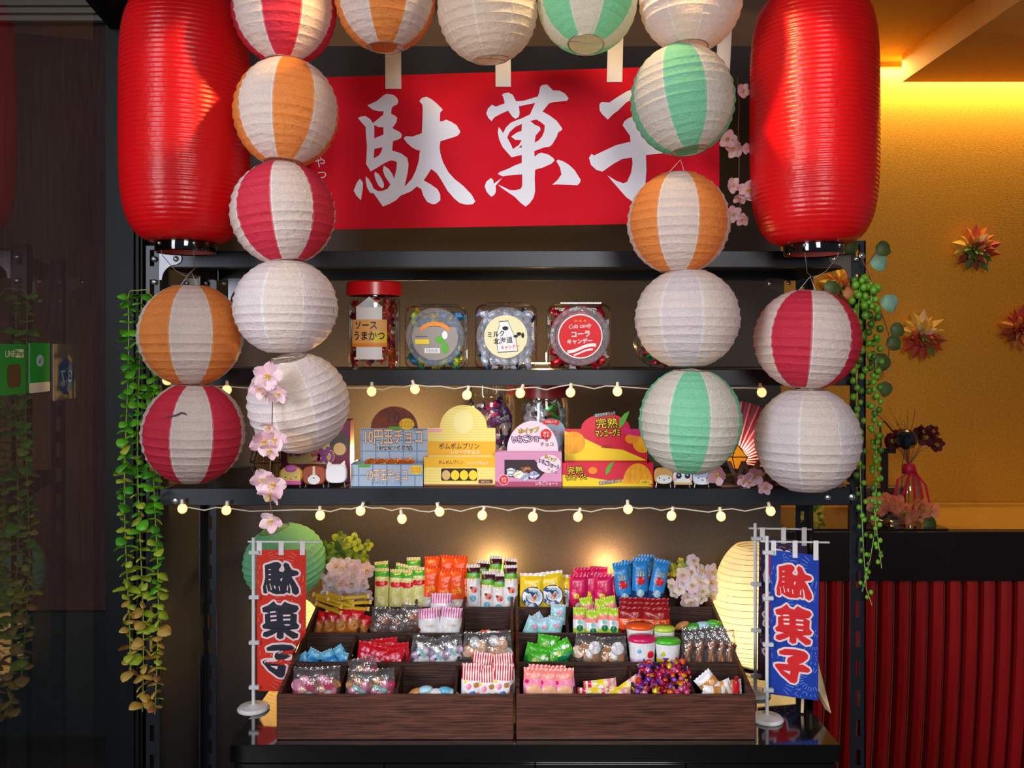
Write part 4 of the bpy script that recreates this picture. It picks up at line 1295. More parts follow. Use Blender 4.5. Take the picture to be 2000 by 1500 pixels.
def display_box(label, px0, px1, pyf, card, Y, depth, m_front, m_card, m_arch, m_side):
    """Open counter box: front tray pyf..950, raised card behind with an arched top. card=(x0,x1,ytop,archcx,archr,archtop)."""
    s = S(Y); cx = (px0 + px1) / 2
    o = W(cx, 950, Y)
    t = thing('sweet_box', label, 'box', (o.x, Y, ZL + 0.0005), group='printed sweet boxes')
    w2 = (px1 - px0) / 2 * s; hf = (950 - pyf) * s
    b = MB()
    th = 0.0012
    b.box(-w2, w2, 0, th, 0, hf); b.box(-w2, w2, depth - th, depth, 0, hf * 0.95)
    b.box(-w2, -w2 + th, th, depth - th, 0, hf); b.box(w2 - th, w2, th, depth - th, 0, hf); b.box(-w2, w2, th, depth - th, 0, th)
    body = b.build('box_body', m_side, t, smooth=0)
    patch(t, 'front_print', [(-w2, 0), (w2, 0), (w2, hf), (-w2, hf)], m_front, -0.0003)
    x0, x1 = (card[0] - cx) * s, (card[1] - cx) * s
    zc_ = (950 - card[2]) * s; ax, ar, at = (card[3] - cx) * s, card[4] * s, (950 - card[5]) * s
    yk = depth * 0.55
    MB().plate([(x0, hf * 0.4), (x1, hf * 0.4), (x1, zc_), (x0, zc_)], yk, yk + 0.0012).build('back_card', m_card, t, smooth=0)
    arch = [(ax + ar * math.cos(a), zc_ + (at - zc_) * math.sin(a)) for a in [PI * i / 24 for i in range(25)]]
    MB().plate(arch, yk - 0.0002, yk + 0.0010).build('arched_card', m_arch, t, smooth=0)
    return t, s, cx, w2, hf, yk, zc_, ax, ar, at


def tilemat(name, c0, c1, sx, sz):
    m = bpy.data.materials.new(name); m.use_nodes = True
    N = m.node_tree.nodes; L = m.node_tree.links; b = N['Principled BSDF']; b.inputs['Roughness'].default_value = 0.35
    tc = N.new('ShaderNodeTexCoord'); mp = N.new('ShaderNodeMapping'); mp.inputs['Rotation'].default_value = (PI / 2, 0, 0)
    br = N.new('ShaderNodeTexBrick'); br.offset = 0; br.inputs['Scale'].default_value = 1.0
    br.inputs['Color1'].default_value = (*lin(c0), 1); br.inputs['Color2'].default_value = (*lin(c0), 1); br.inputs['Mortar'].default_value = (*lin(c1), 1)
    br.inputs['Brick Width'].default_value = sx; br.inputs['Row Height'].default_value = sz; br.inputs['Mortar Size'].default_value = 0.0012
    L.new(tc.outputs['Object'], mp.inputs[0]); L.new(mp.outputs[0], br.inputs['Vector']); L.new(br.outputs['Color'], b.inputs['Base Color'])
    return m


def stripemat(name, c0, c1, k, axis='z'):
    m = bpy.data.materials.new(name); m.use_nodes = True
    N = m.node_tree.nodes; L = m.node_tree.links; b = N['Principled BSDF']; b.inputs['Roughness'].default_value = 0.4
    tc = N.new('ShaderNodeTexCoord'); wv = N.new('ShaderNodeTexWave'); wv.bands_direction = axis.upper(); wv.inputs['Scale'].default_value = k
    r = N.new('ShaderNodeValToRGB'); r.color_ramp.interpolation = 'CONSTANT'; r.color_ramp.elements[1].position = 0.5
    r.color_ramp.elements[0].color = (*lin(c0), 1); r.color_ramp.elements[1].color = (*lin(c1), 1)
    L.new(tc.outputs['Object'], wv.inputs['Vector']); L.new(wv.outputs['Fac'], r.inputs['Fac']); L.new(r.outputs['Color'], b.inputs['Base Color'])
    return m


m_tile = tilemat('silver_blue_tiles', 'aebfd6', '6f93bd', 0.028, 0.022)
m_coin = mat('copper_print', '7a3a2a', 0.4, metal=0.2, noise=(40, 0.25))
m_coppertext = mat('copper_letter', 'f0cfae', 0.4, metal=0.2)
YX = 0.035
t, s, cx, w2, hf, yk, zc_, ax, ar, at = display_box('silver blue box of copper coin chocolates', 685, 826, 906, (698, 831, 840, 765, 47, 796), YX, 0.07, m_tile, m_tile, m_coin, mat('silver_card', '9fb0c4', 0.35, metal=0.2))
lettering(t, '10円玉チョコ', 0.001, hf * 0.50, hf * 0.50, m_coppertext, -0.0010, width=w2 * 1.1, bold=0.02, outline=(m_br, 0.0006))
lettering(t, '10円玉チョコ', (764 - cx) * s, zc_ - 0.017, 0.030, m_coppertext, yk - 0.0012, width=w2 * 1.62, bold=0.02, outline=(m_br, 0.0009))
lettering(t, '(10円玉つくじ付)', (764 - cx) * s, zc_ - 0.040, 0.010, m_k, yk - 0.0012, width=w2 * 1.05, outline=(m_w, 0.0008))
lettering(t, '(10円玉つくじ付)', 0, hf * 0.16, 0.006, m_bu, -0.0010, width=w2 * 0.85)
lettering(t, '10', ax, zc_ + 0.022, 0.024, mat('copper_dark', '5a2a20', 0.5), yk - 0.0008, bold=0.02)
for (qx, qz, yy, k_) in (((790 - cx) * s, zc_ + 0.009, yk - 0.0014, 0.015), ((813 - cx) * s, hf * 0.74, -0.0014, 0.012)):
    star = [((qx + k_ * (1 if i % 2 else 0.86) * 1.1 * math.cos(PI * i / 16)), qz + k_ * (1 if i % 2 else 0.86) * 0.85 * math.sin(PI * i / 16)) for i in range(32)]
    patch(t, 'burst', star, m_ye, yy)
    lettering(t, 'おつりが\nもらえる', qx, qz, k_ * 0.9, m_rd, yy - 0.0005, width=k_ * 1.7)
for (qx, qz, yy) in ((-w2 * 0.62, hf * 0.92, -0.0008), ((765 - cx) * s, zc_ + 0.001, yk - 0.0016)):
    patch(t, 'green_tab', rrect(qx - 0.012, qx + 0.012, qz - 0.003, qz + 0.003, 0.0015), m_gn, yy)
for i in range(5):                           # coin sweets in the tray
    c_ = MB().lathe([(0, -0.003), (0.013, -0.003), (0.014, 0), (0.013, 0.003), (0, 0.003)], 20, axis='y').build('coin_chocolate', FO['amber'], loc=(t.location.x - w2 * 0.5 + i * w2 * 0.27, t.location.y + 0.016 + 0.001 * i, t.location.z + hf - 0.004), rot=(-0.5, 0.2 * (i - 2), 0))
    tag(c_, 'copper foil coin chocolate in the silver blue box', 'sweet', 'coin chocolates')

m_ystripe = stripemat('yellow_stripes', 'f0d468', 'f4e08a', 60)
m_yel = mat('box_yellow', 'eeb21c', 0.4)
t, s, cx, w2, hf, yk, zc_, ax, ar, at = display_box('yellow striped pudding-chocolate box with an arched card', 828, 968, 893, (832, 967, 839, 903, 47, 793), YX, 0.07, m_ystripe, m_ystripe, m_ystripe, m_yel)
patch(t, 'title_band', [(-w2, hf * 0.66), (w2, hf * 0.66), (w2, hf), (-w2, hf)], m_yel, -0.0006)
lettering(t, 'ポムポムプリン', -w2 * 0.25, hf * 0.83, 0.0078, m_br, -0.0010, width=w2 * 0.68, bold=0.012)
lettering(t, 'レリーフチョコ', w2 * 0.5, hf * 0.80, 0.0065, m_w, -0.0010, width=w2 * 0.55, bold=0.012)
patch(t, 'window', rrect(-w2 * 0.52, w2 * 0.48, hf * 0.20, hf * 0.62, 0.003), mat('window_dark', '3a2818', 0.3), -0.0009)
for i, c_ in enumerate(('tan', 'yel', 'yel', 'yel')):
    patch(t, 'window_sweet', disc2(-w2 * 0.38 + i * w2 * 0.25, hf * 0.39, w2 * 0.12, 14, hf * 0.17), m_tan if c_ == 'tan' else m_ye, -0.0012 - i * 0.0001)
patch(t, 'brown_tag', rrect(w2 * 0.52, w2 * 0.92, hf * 0.10, hf * 0.24, 0.002), m_br, -0.0009)
lettering(t, '50コ入', w2 * 0.72, hf * 0.17, 0.005, m_w, -0.0012)
patch(t, 'foot_band', [(-w2, 0), (w2, 0), (w2, hf * 0.07), (-w2, hf * 0.07)], m_br, -0.0006)
kx0, kx1 = (832 - cx) * s, (967 - cx) * s
patch(t, 'title_band', [(kx0, hf), (kx1, hf), (kx1, hf + 0.028), (kx0, hf + 0.028)], m_yel, yk - 0.0005)
lettering(t, 'ポムポムプリン', -w2 * 0.05, hf + 0.0185, 0.0125, m_br, yk - 0.0010, width=w2 * 1.15, bold=0.015)
lettering(t, 'レリーフチョコ', w2 * 0.12, hf + 0.006, 0.0075, m_w, yk - 0.0010, width=w2 * 0.8, bold=0.012)
patch(t, 'cream_disc', disc2(ax, zc_ + 0.012, 0.021, 28, 0.024), mat('soft_yellow', 'f2e396', 0.5), yk - 0.0010)
patch(t, 'pale_tag', rrect(kx0 + 0.002, kx0 + 0.028, zc_ - 0.008, zc_ - 0.002, 0.001), m_pk, yk - 0.0010)

m_pinkbox = mat('box_pink', 'd890b4', 0.4, noise=(30, 0.04))
m_archpink = mat('arch_pale_pink', 'ecd4e0', 0.4)
t, s, cx, w2, hf, yk, zc_, ax, ar, at = display_box('pink strawberry-shortcake chocolate box with a window', 967, 1097, 882, (967, 1097, 884, 1041, 51, 824), YX - 0.004, 0.06, m_pinkbox, m_pinkbox, m_archpink, m_pinkbox)
patch(t, 'window', [(-w2 * 0.72, hf * 0.30), (w2 * 0.28, hf * 0.20), (w2 * 0.50, hf * 0.42), (w2 * 0.18, hf * 0.78), (-w2 * 0.72, hf * 0.78)], mat('window_dark2', '3c2c34', 0.3), -0.0008)
for i, (a, b, m_) in enumerate(((-0.52, 0.42, FO['silver']), (-0.30, 0.36, FO['cream']), (-0.05, 0.5, FO['brown']), (-0.12, 0.30, FO['silver']), (0.16, 0.34, FO['lilac']))):
    patch(t, 'window_sweet', [(w2 * a + w2 * 0.15 * math.cos(q + i) * (1.3 if j % 2 else 0.8), hf * b + hf * 0.12 * math.sin(q + i)) for j, q in enumerate([PI * 2 * k / 8 for k in range(8)])], m_, -0.0011 - 0.0001 * i)
patch(t, 'logo_oval', disc2(w2 * 0.62, hf * 0.66, w2 * 0.36, 26, hf * 0.26), m_archpink, -0.0016)
lettering(t, 'いちごショート', w2 * 0.62, hf * 0.66, 0.010, m_pu, -0.0022, width=w2 * 0.64, bold=0.012, rot=-0.35, outline=(m_w, 0.0008))
lettering(t, 'ホイップ', w2 * 0.66, hf * 0.82, 0.008, m_ye, -0.0022, width=w2 * 0.36, bold=0.015, rot=-0.35, outline=(m_br, 0.0005))
lettering(t, 'チョコ', w2 * 0.70, hf * 0.46, 0.006, m_br, -0.0022, rot=-0.35)
patch(t, 'foot_band', [(-w2, 0), (w2, 0), (w2, hf * 0.15), (-w2, hf * 0.15)], mat('box_rose', 'b04868', 0.4), -0.0006)
lettering(t, 'いちごショート', w2 * 0.55, hf * 0.10, 0.008, m_w, -0.0012, width=w2 * 0.66, bold=0.012)
patch(t, 'badge_rim', disc2(-w2 * 0.74, hf * 0.20, 0.0105, 24), m_w, -0.0010)
patch(t, 'badge', disc2(-w2 * 0.74, hf * 0.20, 0.0095, 24), m_rd, -0.0013)
lettering(t, '当り\nつき', -w2 * 0.74, hf * 0.20, 0.011, m_w, -0.0017, bold=0.01)
lettering(t, 'いちごショート', ax - 0.004, zc_ + 0.026, 0.015, m_archpink, yk - 0.0012, width=ar * 1.45, bold=0.02, rot=0.06, outline=(m_pu, 0.0013))
lettering(t, 'ホイップ', ax - 0.008, zc_ + 0.042, 0.011, m_ye, yk - 0.0012, width=ar * 0.8, bold=0.02, rot=0.08, outline=(m_br, 0.0007))
patch(t, 'badge', disc2(ax + ar * 0.52, zc_ + 0.034, 0.011, 24), m_rd, yk - 0.0016)
lettering(t, '当り\nつき', ax + ar * 0.52, zc_ + 0.034, 0.012, m_w, yk - 0.0021, bold=0.01)
lettering(t, 'チョコ', ax + ar * 0.55, zc_ + 0.014, 0.008, m_br, yk - 0.0016, bold=0.01)

m_mango = mat('mango_print', 'f2a21c', 0.4, noise=(60, 0.15)); m_mangored = mat('mango_red', 'd8203a', 0.4, noise=(16, 0.1)); m_mgy = mat('mango_yellow', 'f6d028', 0.4)
t, s, cx, w2, hf, yk, zc_, ax, ar, at = display_box('red and yellow ripe-mango gummy box', 1098, 1276, 904, (1105, 1270, 841, 1187, 49, 811), YX, 0.07, m_mangored, m_mangored, m_mangored, m_mangored)
patch(t, 'yellow_swoosh', [(-w2, 0), (w2, 0), (w2 * 0.6, hf * 0.34), (0, hf * 0.26), (-w2 * 0.5, hf * 0.42), (-w2, hf * 0.5)], m_mgy, -0.0006)
dome = [(w2 * 0.66 + w2 * 0.33 * math.cos(a), hf * 0.12 + hf * 0.86 * math.sin(a)) for a in [PI * i / 20 for i in range(21)]]
patch(t, 'mango', dome, m_mango, -0.0009)
for i in range(4):
    q = w2 * (0.45 + 0.14 * i)
    patch(t, 'mango_cut', [(q, hf * 0.2), (q + 0.0012, hf * 0.2), (w2 * 0.66 + (q - w2 * 0.66) * 0.8 + 0.0012, hf * 0.86), (w2 * 0.66 + (q - w2 * 0.66) * 0.8, hf * 0.86)], m_or, -0.0012)
patch(t, 'count_tag', rrect(w2 * 0.70, w2 * 0.96, hf * 0.10, hf * 0.28, 0.002), m_ye, -0.0015)
lettering(t, '60個入', w2 * 0.83, hf * 0.19, 0.005, m_br, -0.0018)
leaf = [(-0.004, -0.012), (0.004, -0.004), (0.010, 0.010), (0.012, 0.016), (0.004, 0.012), (-0.004, 0.002)]
patch(t, 'leaf_print', [(p[0] + w2 * 0.0, p[1] + hf * 0.72) for p in leaf], m_gn, -0.0012)
patch(t, 'gummy', disc2(-w2 * 0.33, hf * 0.68, 0.009, 18, 0.007), m_or, -0.0012)
lettering(t, '完熟', -w2 * 0.72, hf * 0.70, 0.015, m_ye, -0.0018, bold=0.004, rot=0.05, outline=(m_br, 0.0012))
lettering(t, 'マンゴーグミ', -w2 * 0.70, hf * 0.40, 0.012, m_ye, -0.0018, width=w2 * 0.46, bold=0.02, rot=0.05, outline=(m_br, 0.0010))
lettering(t, '濃厚完熟果汁入り', w2 * 0.06, hf * 0.20, 0.0065, m_w, -0.0014, width=w2 * 0.5, rot=0.12, outline=(m_br, 0.0007))
kx0, kx1 = (1105 - cx) * s, (1270 - cx) * s
patch(t, 'yellow_swoosh', [(kx0, hf), (kx1, hf), (kx1 - 0.05, hf + 0.022), (kx0 + 0.08, hf + 0.026), (kx0 + 0.03, hf + 0.05), (kx0, hf + 0.06)], m_mgy, yk - 0.0005)
for (qx, qr) in ((kx0 + 0.018, 0.024), (kx1 - 0.008, 0.022)):
    patch(t, 'mango', [(max(kx0, min(kx1, p[0])), p[1]) for p in disc2(qx, zc_ - 0.028, qr, 24, qr * 0.95)], m_mango, yk - 0.0008)
patch(t, 'gummy', disc2(ax + ar * 1.05, zc_ - 0.02, 0.013, 18, 0.010), m_or, yk - 0.0011)
patch(t, 'magenta_field', [(ax + ar * 0.75, zc_ - 0.010), (kx1 - 0.012, zc_ - 0.016), (kx1 - 0.012, zc_), (ax + ar * 0.98, zc_), (ax + ar * 0.7, zc_ + 0.008)], m_mg, yk - 0.0012)
patch(t, 'leaf_print', [(p[0] * 1.3 + ax + ar * 0.66, p[1] * 1.3 + zc_ + 0.016) for p in leaf], m_gn, yk - 0.0014)
lettering(t, '完熟', ax + 0.002, zc_ + 0.012, 0.021, m_ye, yk - 0.0018, width=0.044, bold=0.004, rot=0.05, outline=(m_br, 0.0016))
lettering(t, 'マンゴーグミ', ax + 0.004, zc_ - 0.008, 0.016, m_ye, yk - 0.0018, width=0.050, bold=0.02, rot=0.05, outline=(m_br, 0.0013))
lettering(t, '濃厚完熟果汁入り', ax - 0.002, zc_ + 0.030, 0.007, m_w, yk - 0.0018, width=0.042, rot=0.16, outline=(m_br, 0.0008))
lettering(t, '60個入', ax + 0.002, zc_ - 0.036, 0.007, m_br, yk - 0.0016)

# dried plum box
m_plum = mat('plum_box', '6c1640', 0.45, noise=(300, 0.35))
Yh = 0.085; sH = S(Yh)
o = W(616, 950, Yh)
t = thing('plum_box', 'dark magenta dried-plum snack box below the crooked white lantern', 'box', (o.x, Yh, ZL + 0.0005))
w2 = 68 * sH; hh = 122 * sH
MB().box(-w2, w2, 0, 0.045, 0, hh, c=0.0008).build('box_body', m_plum, t)
patch(t, 'title_panel', rrect(-w2 * 0.80, w2 * 0.42, hh * 0.30, hh * 0.86, 0.006), mat('title_olive', 'c8b06a', 0.5), -0.0005)
for (ch, qx, qz, k_, m_) in (('ほ', -0.52, 0.55, 0.034, m_pu), ('し', -0.16, 0.62, 0.030, m_k), ('う', 0.02, 0.42, 0.026, m_mg), ('め', 0.30, 0.44, 0.036, m_pu), ('ぼし', 0.02, 0.82, 0.020, m_k)):
    lettering(t, ch, w2 * qx, hh * qz, k_, m_, -0.0016, bold=0.03, outline=(mat('plum_halo', 'e8d070', 0.5), 0.0014))
patch(t, 'dark_disc', disc2(w2 * 0.70, hh * 0.62, 0.021, 26, 0.024), mat('plum_dark', '4a3a34', 0.5), -0.0008)
patch(t, 'tan_disc', disc2(w2 * 0.70, hh * 0.54, 0.013, 22, 0.013), m_tan, -0.0012)

# round blue tag box behind the pink one
o = W(1076, 848, 0.115)
t = thing('round_tag_card', 'grey blue round card with a red arc behind the pink box', 'card', (o.x, 0.115, ZL + 0.0005))
r = 30 * S(0.115); zz = o.z - ZL
MB().plate(disc2(0, zz, r, 36), 0, 0.0012).build('round_card', mat('tag_blue', '8fa6c0', 0.5), t, smooth=0)
MB().box(-0.028, 0.028, 0.002, 0.045, 0, zz - r * 0.6).build('card_box', mat('tag_box', '6d7f96', 0.5), t, smooth=0)
arc = [(r * 0.98 * math.cos(a), zz + r * 0.98 * math.sin(a)) for a in [0.9 + (PI - 1.8) * i / 10 for i in range(11)]]
arc2 = [(r * 0.66 * math.cos(a), zz + r * 0.66 * math.sin(a)) for a in [0.9 + (PI - 1.8) * i / 10 for i in range(11)]]
patch(t, 'red_arc', arc + arc2[::-1], m_rd, -0.0006)
lettering(t, '10個入り', 0, zz + r * 0.80, 0.006, m_w, -0.0010)
lettering(t, '当たる', 0.008, zz + r * 0.1, 0.012, m_mg, -0.0010, rot=-0.2)

# ------------------------------------------------------------------ animal-face clip stands
def animal(label, px, py, w_px, h_px, m_face, build, Y=0.012):
    s = S(Y); o = W(px, 950, Y)
    t = thing('animal_stand', label, 'figurine', (o.x, Y, ZL + 0.0005), group='animal-face stands')
    w2, h2 = w_px / 2 * s, h_px / 2 * s; cz = (950 - py) * s
    lp = []
    for i in range(32):
        a = 2 * PI * i / 32; c, sn = math.cos(a), math.sin(a)
        e = 0.62
        lp.append((w2 * math.copysign(abs(c) ** e, c), cz + h2 * math.copysign(abs(sn) ** e, sn)))
    mb = MB()
    n = 32
    for (yy, k) in ((0.0, 0.90), (0.002, 0.98), (0.005, 1.0), (0.009, 0.98), (0.011, 0.9)):
        mb.v += [(p[0] * k, yy, cz + (p[1] - cz) * k) for p in lp]
    for i in range(4):
        for j in range(n):
            mb.f.append((i * n + j, i * n + (j + 1) % n, (i + 1) * n + (j + 1) % n, (i + 1) * n + j)); mb.m.append(0)
    mb.f.append(tuple(range(n))); mb.m.append(0); mb.f.append(tuple(range(4 * n, 5 * n))[::-1]); mb.m.append(0)
    mb.build('face', m_face, t, smooth=50)
    for sx in (-0.72, 0.72):
        MB().tube([(w2 * sx, 0.006, cz - h2 * 0.8), (w2 * sx * 1.08, 0.006, 0.001), (w2 * sx * 1.08, 0.024, 0.001)], 0.0011, 6).build('wire_leg', m_wire, t)
    build(t, w2, h2, cz)
    return t


def eyes(t, w2, cz, dx, dz, r, m=None, r2=None):
    for sx in (-1, 1):
        MB().ball((sx * dx, -0.0006, cz + dz), r, (1, 0.4, 1), 10, 6).build('eye', m or m_k, t)
    MB().ball((0, -0.0008, cz + dz - r * 2.4), r * 0.9, (1.1, 0.5, 0.8), 8, 6).build('nose', m_k, t)


def a_pup(t, w2, h2, cz):
    for sx in (-1, 1):
        MB().ball((sx * w2 * 0.86, 0.003, cz + h2 * 0.1), w2 * 0.34, (0.8, 0.35, 1.4), 12, 8).build('ear', mat('a_gold', 'e0a030', 0.5), t)
    MB().ball((0, 0.004, cz + h2 * 0.75), w2 * 0.7, (1, 0.5, 0.55), 14, 8).build('cap', mat('a_pink', 'd870b8', 0.5), t)
    MB().box(-w2 * 0.95, w2 * 0.95, -0.001, 0.011, cz - h2 * 1.08, cz - h2 * 0.62, c=0.001).build('collar', mat('a_rose', 'd858a8', 0.5), t)
    eyes(t, w2, cz, w2 * 0.5, -h2 * 0.2, 0.0014)


def a_beagle(t, w2, h2, cz):
    patch(t, 'blaze', [(-w2 * 0.12, cz), (w2 * 0.12, cz), (w2 * 0.10, cz + h2 * 0.95), (-w2 * 0.10, cz + h2 * 0.95)], mat('a_cream', 'ecd8b8', 0.5), -0.0003)
    patch(t, 'muzzle', disc2(0, cz - h2 * 0.42, w2 * 0.52, 22, h2 * 0.50), m_w, -0.0005)
    for sx in (-1, 1):
        MB().ball((sx * w2 * 0.92, 0.004, cz), w2 * 0.26, (0.8, 0.4, 2.0), 12, 8).build('ear', mat('a_darkbrown', '7a2c14', 0.5), t)
    eyes(t, w2, cz, w2 * 0.42, -h2 * 0.05, 0.0016)


def a_cat(t, w2, h2, cz):
    for sx in (-1, 1):
        MB().plate([(sx * w2 * 0.9, cz + h2 * 0.7), (sx * w2 * 0.3, cz + h2 * 0.9), (sx * w2 * 0.72, cz + h2 * 1.3)][::sx], 0.002, 0.008).build('ear', m_w, t, smooth=0)


def a_shiba(t, w2, h2, cz):
    patch(t, 'white_cheeks', disc2(0, cz - h2 * 0.4, w2 * 0.82, 24, h2 * 0.52), m_w, -0.0004)
    eyes(t, w2, cz, w2 * 0.5, -h2 * 0.25, 0.0014)


def a_cow(t, w2, h2, cz):
    for sx in (-1, 1):
        MB().ball((sx * w2 * 0.45, -0.0005, cz + h2 * 0.25), 0.0058, (1, 0.25, 1), 14, 8).build('eye_patch', mat('a_navy', '20304c', 0.4), t)
        MB().ball((sx * w2 * 0.45, -0.0022, cz + h2 * 0.35), 0.0016, (1, 0.4, 1), 8, 6).build('eye_glint', m_w, t)
        patch(t, 'cheek', disc2(sx * w2 * 0.8, cz - h2 * 0.25, 0.0032, 12), m_pk, -0.0006)
        MB().ball((sx * w2 * 0.85, 0.005, cz + h2 * 0.9), 0.005, (1, 0.6, 0.8), 10, 6).build('ear', m_k, t)
    patch(t, 'scarf', rrect(-w2 * 0.95, w2 * 0.95, cz - h2 * 1.0, cz - h2 * 0.68, 0.001), m_tan, -0.0006)


def a_husky(t, w2, h2, cz):
    for sx in (-1, 1):
        MB().plate([(sx * w2 * 0.95, cz + h2 * 0.5), (sx * w2 * 0.35, cz + h2 * 0.85), (sx * w2 * 0.9, cz + h2 * 1.25)][::sx], 0.001, 0.009).build('ear', mat('a_slate', '4a5260', 0.5), t, smooth=0)
    patch(t, 'mask', [(-w2 * 0.9, cz + h2 * 0.2), (0, cz + h2 * 0.05), (w2 * 0.9, cz + h2 * 0.2), (w2 * 0.8, cz + h2 * 0.9), (-w2 * 0.8, cz + h2 * 0.9)], mat('a_greyblue', '9aa8ba', 0.5), -0.0004)
    eyes(t, w2, cz, w2 * 0.45, 0.0, 0.0016, mat('a_blue', '4a78b0', 0.3))


animal('yellow-eared animal-face stand with a pink cap in front of the plum box', 568, 925, 42, 34, mat('a_yellow', 'f0cc70', 0.5), a_pup)
animal('brown and white beagle-face stand in front of the plum box', 613, 925, 46, 38, mat('a_brown', 'a84820', 0.5), a_beagle)
animal('blank white cat-shaped stand in front of the plum box', 656, 922, 42, 38, mat('a_white', 'f4f2f6', 0.35), a_cat)
animal('tan and white dog-face stand beside the mango box', 1297, 926, 37, 33, mat('a_tan', 'dca860', 0.5), a_shiba)
animal('black and white animal-face stand with big dark eyes below the green lantern', 1334, 929, 38, 28, m_w, a_cow)
animal('grey and white husky-face stand below the green lantern', 1372, 930, 36, 28, mat('a_pale', 'd8dce4', 0.5), a_husky)

# ------------------------------------------------------------------ wire frame holder with raffia
m_brass = mat('dark_brass', '6a4a2a', 0.35, metal=0.8)
Yw = 0.06; sw = S(Yw); o = W(522, 950, Yw)
t = thing('wire_holder', 'geometric dark wire holder with raffia behind the pink blossoms', 'holder', (o.x, Yw, ZL + 0.0005))
H_ = 100 * sw; rw = 34 * sw
ring = lambda z, r_, a0: [(r_ * math.cos(a0 + 2 * PI * i / 6), r_ * math.sin(a0 + 2 * PI * i / 6), z) for i in range(6)]
A, B, Cc = ring(0.002, rw * 0.6, 0), ring(H_ * 0.45, rw, 0.0), ring(H_, rw * 0.55, 0)
for i in range(6):
    for (p, q) in ((A[i], A[(i + 1) % 6]), (B[i], B[(i + 1) % 6]), (Cc[i], Cc[(i + 1) % 6]), (A[i], B[i]), (B[i], Cc[i])):
        MB().tube([p, q], 0.0011, 5).build('wire', m_brass, t)
rf = MB(); rr = random.Random(2)
for i in range(60):
    a, b = rr.uniform(0, 6.28), rr.uniform(0, 6.28)
    rf.tube([(0.02 * math.cos(a), 0.02 * math.sin(a), 0.004 + rr.uniform(0, 0.01)), (0.022 * math.cos(b), 0.022 * math.sin(b), H_ * rr.uniform(0.3, 0.6)), (0.016 * math.cos(a + 1), 0.016 * math.sin(a + 1), H_ * rr.uniform(0.5, 0.9))], 0.0007, 4)
ro = rf.build('raffia', mat('raffia', 'a88450', 0.7), t); ro['kind'] = 'stuff'

# ------------------------------------------------------------------ pink fan, amber lamp, welcome letters
m_fan = mat('fan_pink', 'b84e6c', 0.6, noise=(40, 0.1), trans=0.35); m_fanrib = mat('fan_rib', 'e8a0a4', 0.5)
Yf = 0.15; o = W(1434, 902, Yf)
t = thing('folding_fan', 'pink pleated folding fan standing behind the welcome letters', 'fan', (o.x, Yf, ZL + 0.0005))
zc_ = o.z - ZL; r1 = 118 * S(Yf); r0 = 0.016
K = 15
for i in range(K):
    a0 = math.radians(-14) + math.radians(128) * i / K; a1 = math.radians(-14) + math.radians(128) * (i + 1) / K
    am = (a0 + a1) / 2
    P_ = lambda a, r_, y: (r_ * math.cos(a), y, max(0.002, zc_ + r_ * math.sin(a)))
    MB().add([P_(a0, r0, 0), P_(a0, r1, 0), P_(am, r0, -0.002), P_(am, r1 * 1.01, -0.007), P_(a1, r0, 0), P_(a1, r1, 0)], [(0, 1, 3, 2), (2, 3, 5, 4)]).build('pleat', m_fan, t, smooth=0)
    MB().tube([P_(am, 0.004, -0.003), P_(am, r1 * 1.0, -0.0082)], 0.0017, 5).build('fan_rib', m_fanrib, t)
MB().lathe([(0, -0.006), (0.004, -0.006), (0.004, 0.003), (0, 0.003)], 12, axis='y', c=(0, 0, zc_)).build('pivot', m_brass, t)
MB().box(-0.02, 0.03, 0.002, 0.03, 0, 0.004).build('fan_foot', m_brass, t)

Ya = 0.085; o = W(1440, 950, Ya)
t = thing('amber_lamp', 'small glowing amber geometric lamp beside the green lantern', 'lamp', (o.x, Ya, ZL + 0.0005))
m_amber = mat('amber_glass', 'e08a1c', 0.3, emit='f09020', estr=0.7)
rg = lambda z, r_: [(r_ * math.cos(2 * PI * i / 5 + 0.3), r_ * math.sin(2 * PI * i / 5 + 0.3), z) for i in range(5)]
A, B = rg(0.03, 0.012), rg(0.055, 0.026)
top = (0, 0, 0.078)
for i in range(5):
    j = (i + 1) % 5
    MB().add([A[i], A[j], B[j], B[i]], [(0, 1, 2, 3)]).build('pane', m_amber, t, smooth=0)
    MB().add([B[i], B[j], top], [(0, 1, 2)]).build('pane', m_amber, t, smooth=0)
    for (p, q) in ((A[i], B[i]), (B[i], B[j]), (B[i], top)):
        MB().tube([p, q], 0.0011, 5).build('frame_bar', m_brass, t)
MB().lathe([(0.016, 0), (0.014, 0.004), (0.005, 0.008), (0.006, 0.028), (0.012, 0.030)], 16, cap=True).build('lamp_stem', m_brass, t)
l = point('amber_light', (0.03, 0.04, 0.06), 0.22, (1.0, 0.55, 0.35), 0.01); l.parent = t

m_letter = mat('letter_wood', '6a4632', 0.6, noise=(30, 0.2))
o = W(1408, 950, 0.03)
t = thing('welcome_sign', 'dark wooden welcome letters on a thin base behind the white lantern', 'sign', (o.x, 0.032, ZL + 0.0005))
xx = 0.012
for ch in 'Welcome':
    vs, fs, ed, asp = glyphs(ch, 0.02)
    hL = 0.046 if ch in 'Wl' else 0.032
    wL = hL * asp
    mb = MB()
    mb.add([(xx + wL / 2 + v[0] * hL, 0, 0.004 + hL / 2 + v[1] * hL) for v in vs], fs)
    nb = len(vs)
    mb.add([(xx + wL / 2 + v[0] * hL, 0.008, 0.004 + hL / 2 + v[1] * hL) for v in vs], [f[::-1] for f in fs])
    mb.f += [(a, b, nb + b, nb + a) for a, b in ed]; mb.m += [0] * len(ed)
    mb.build('letter', m_letter, t, smooth=0)
    xx += wL + 0.005
MB().box(0, xx + 0.006, -0.006, 0.014, 0, 0.004).build('sign_base', m_letter, t, smooth=0)

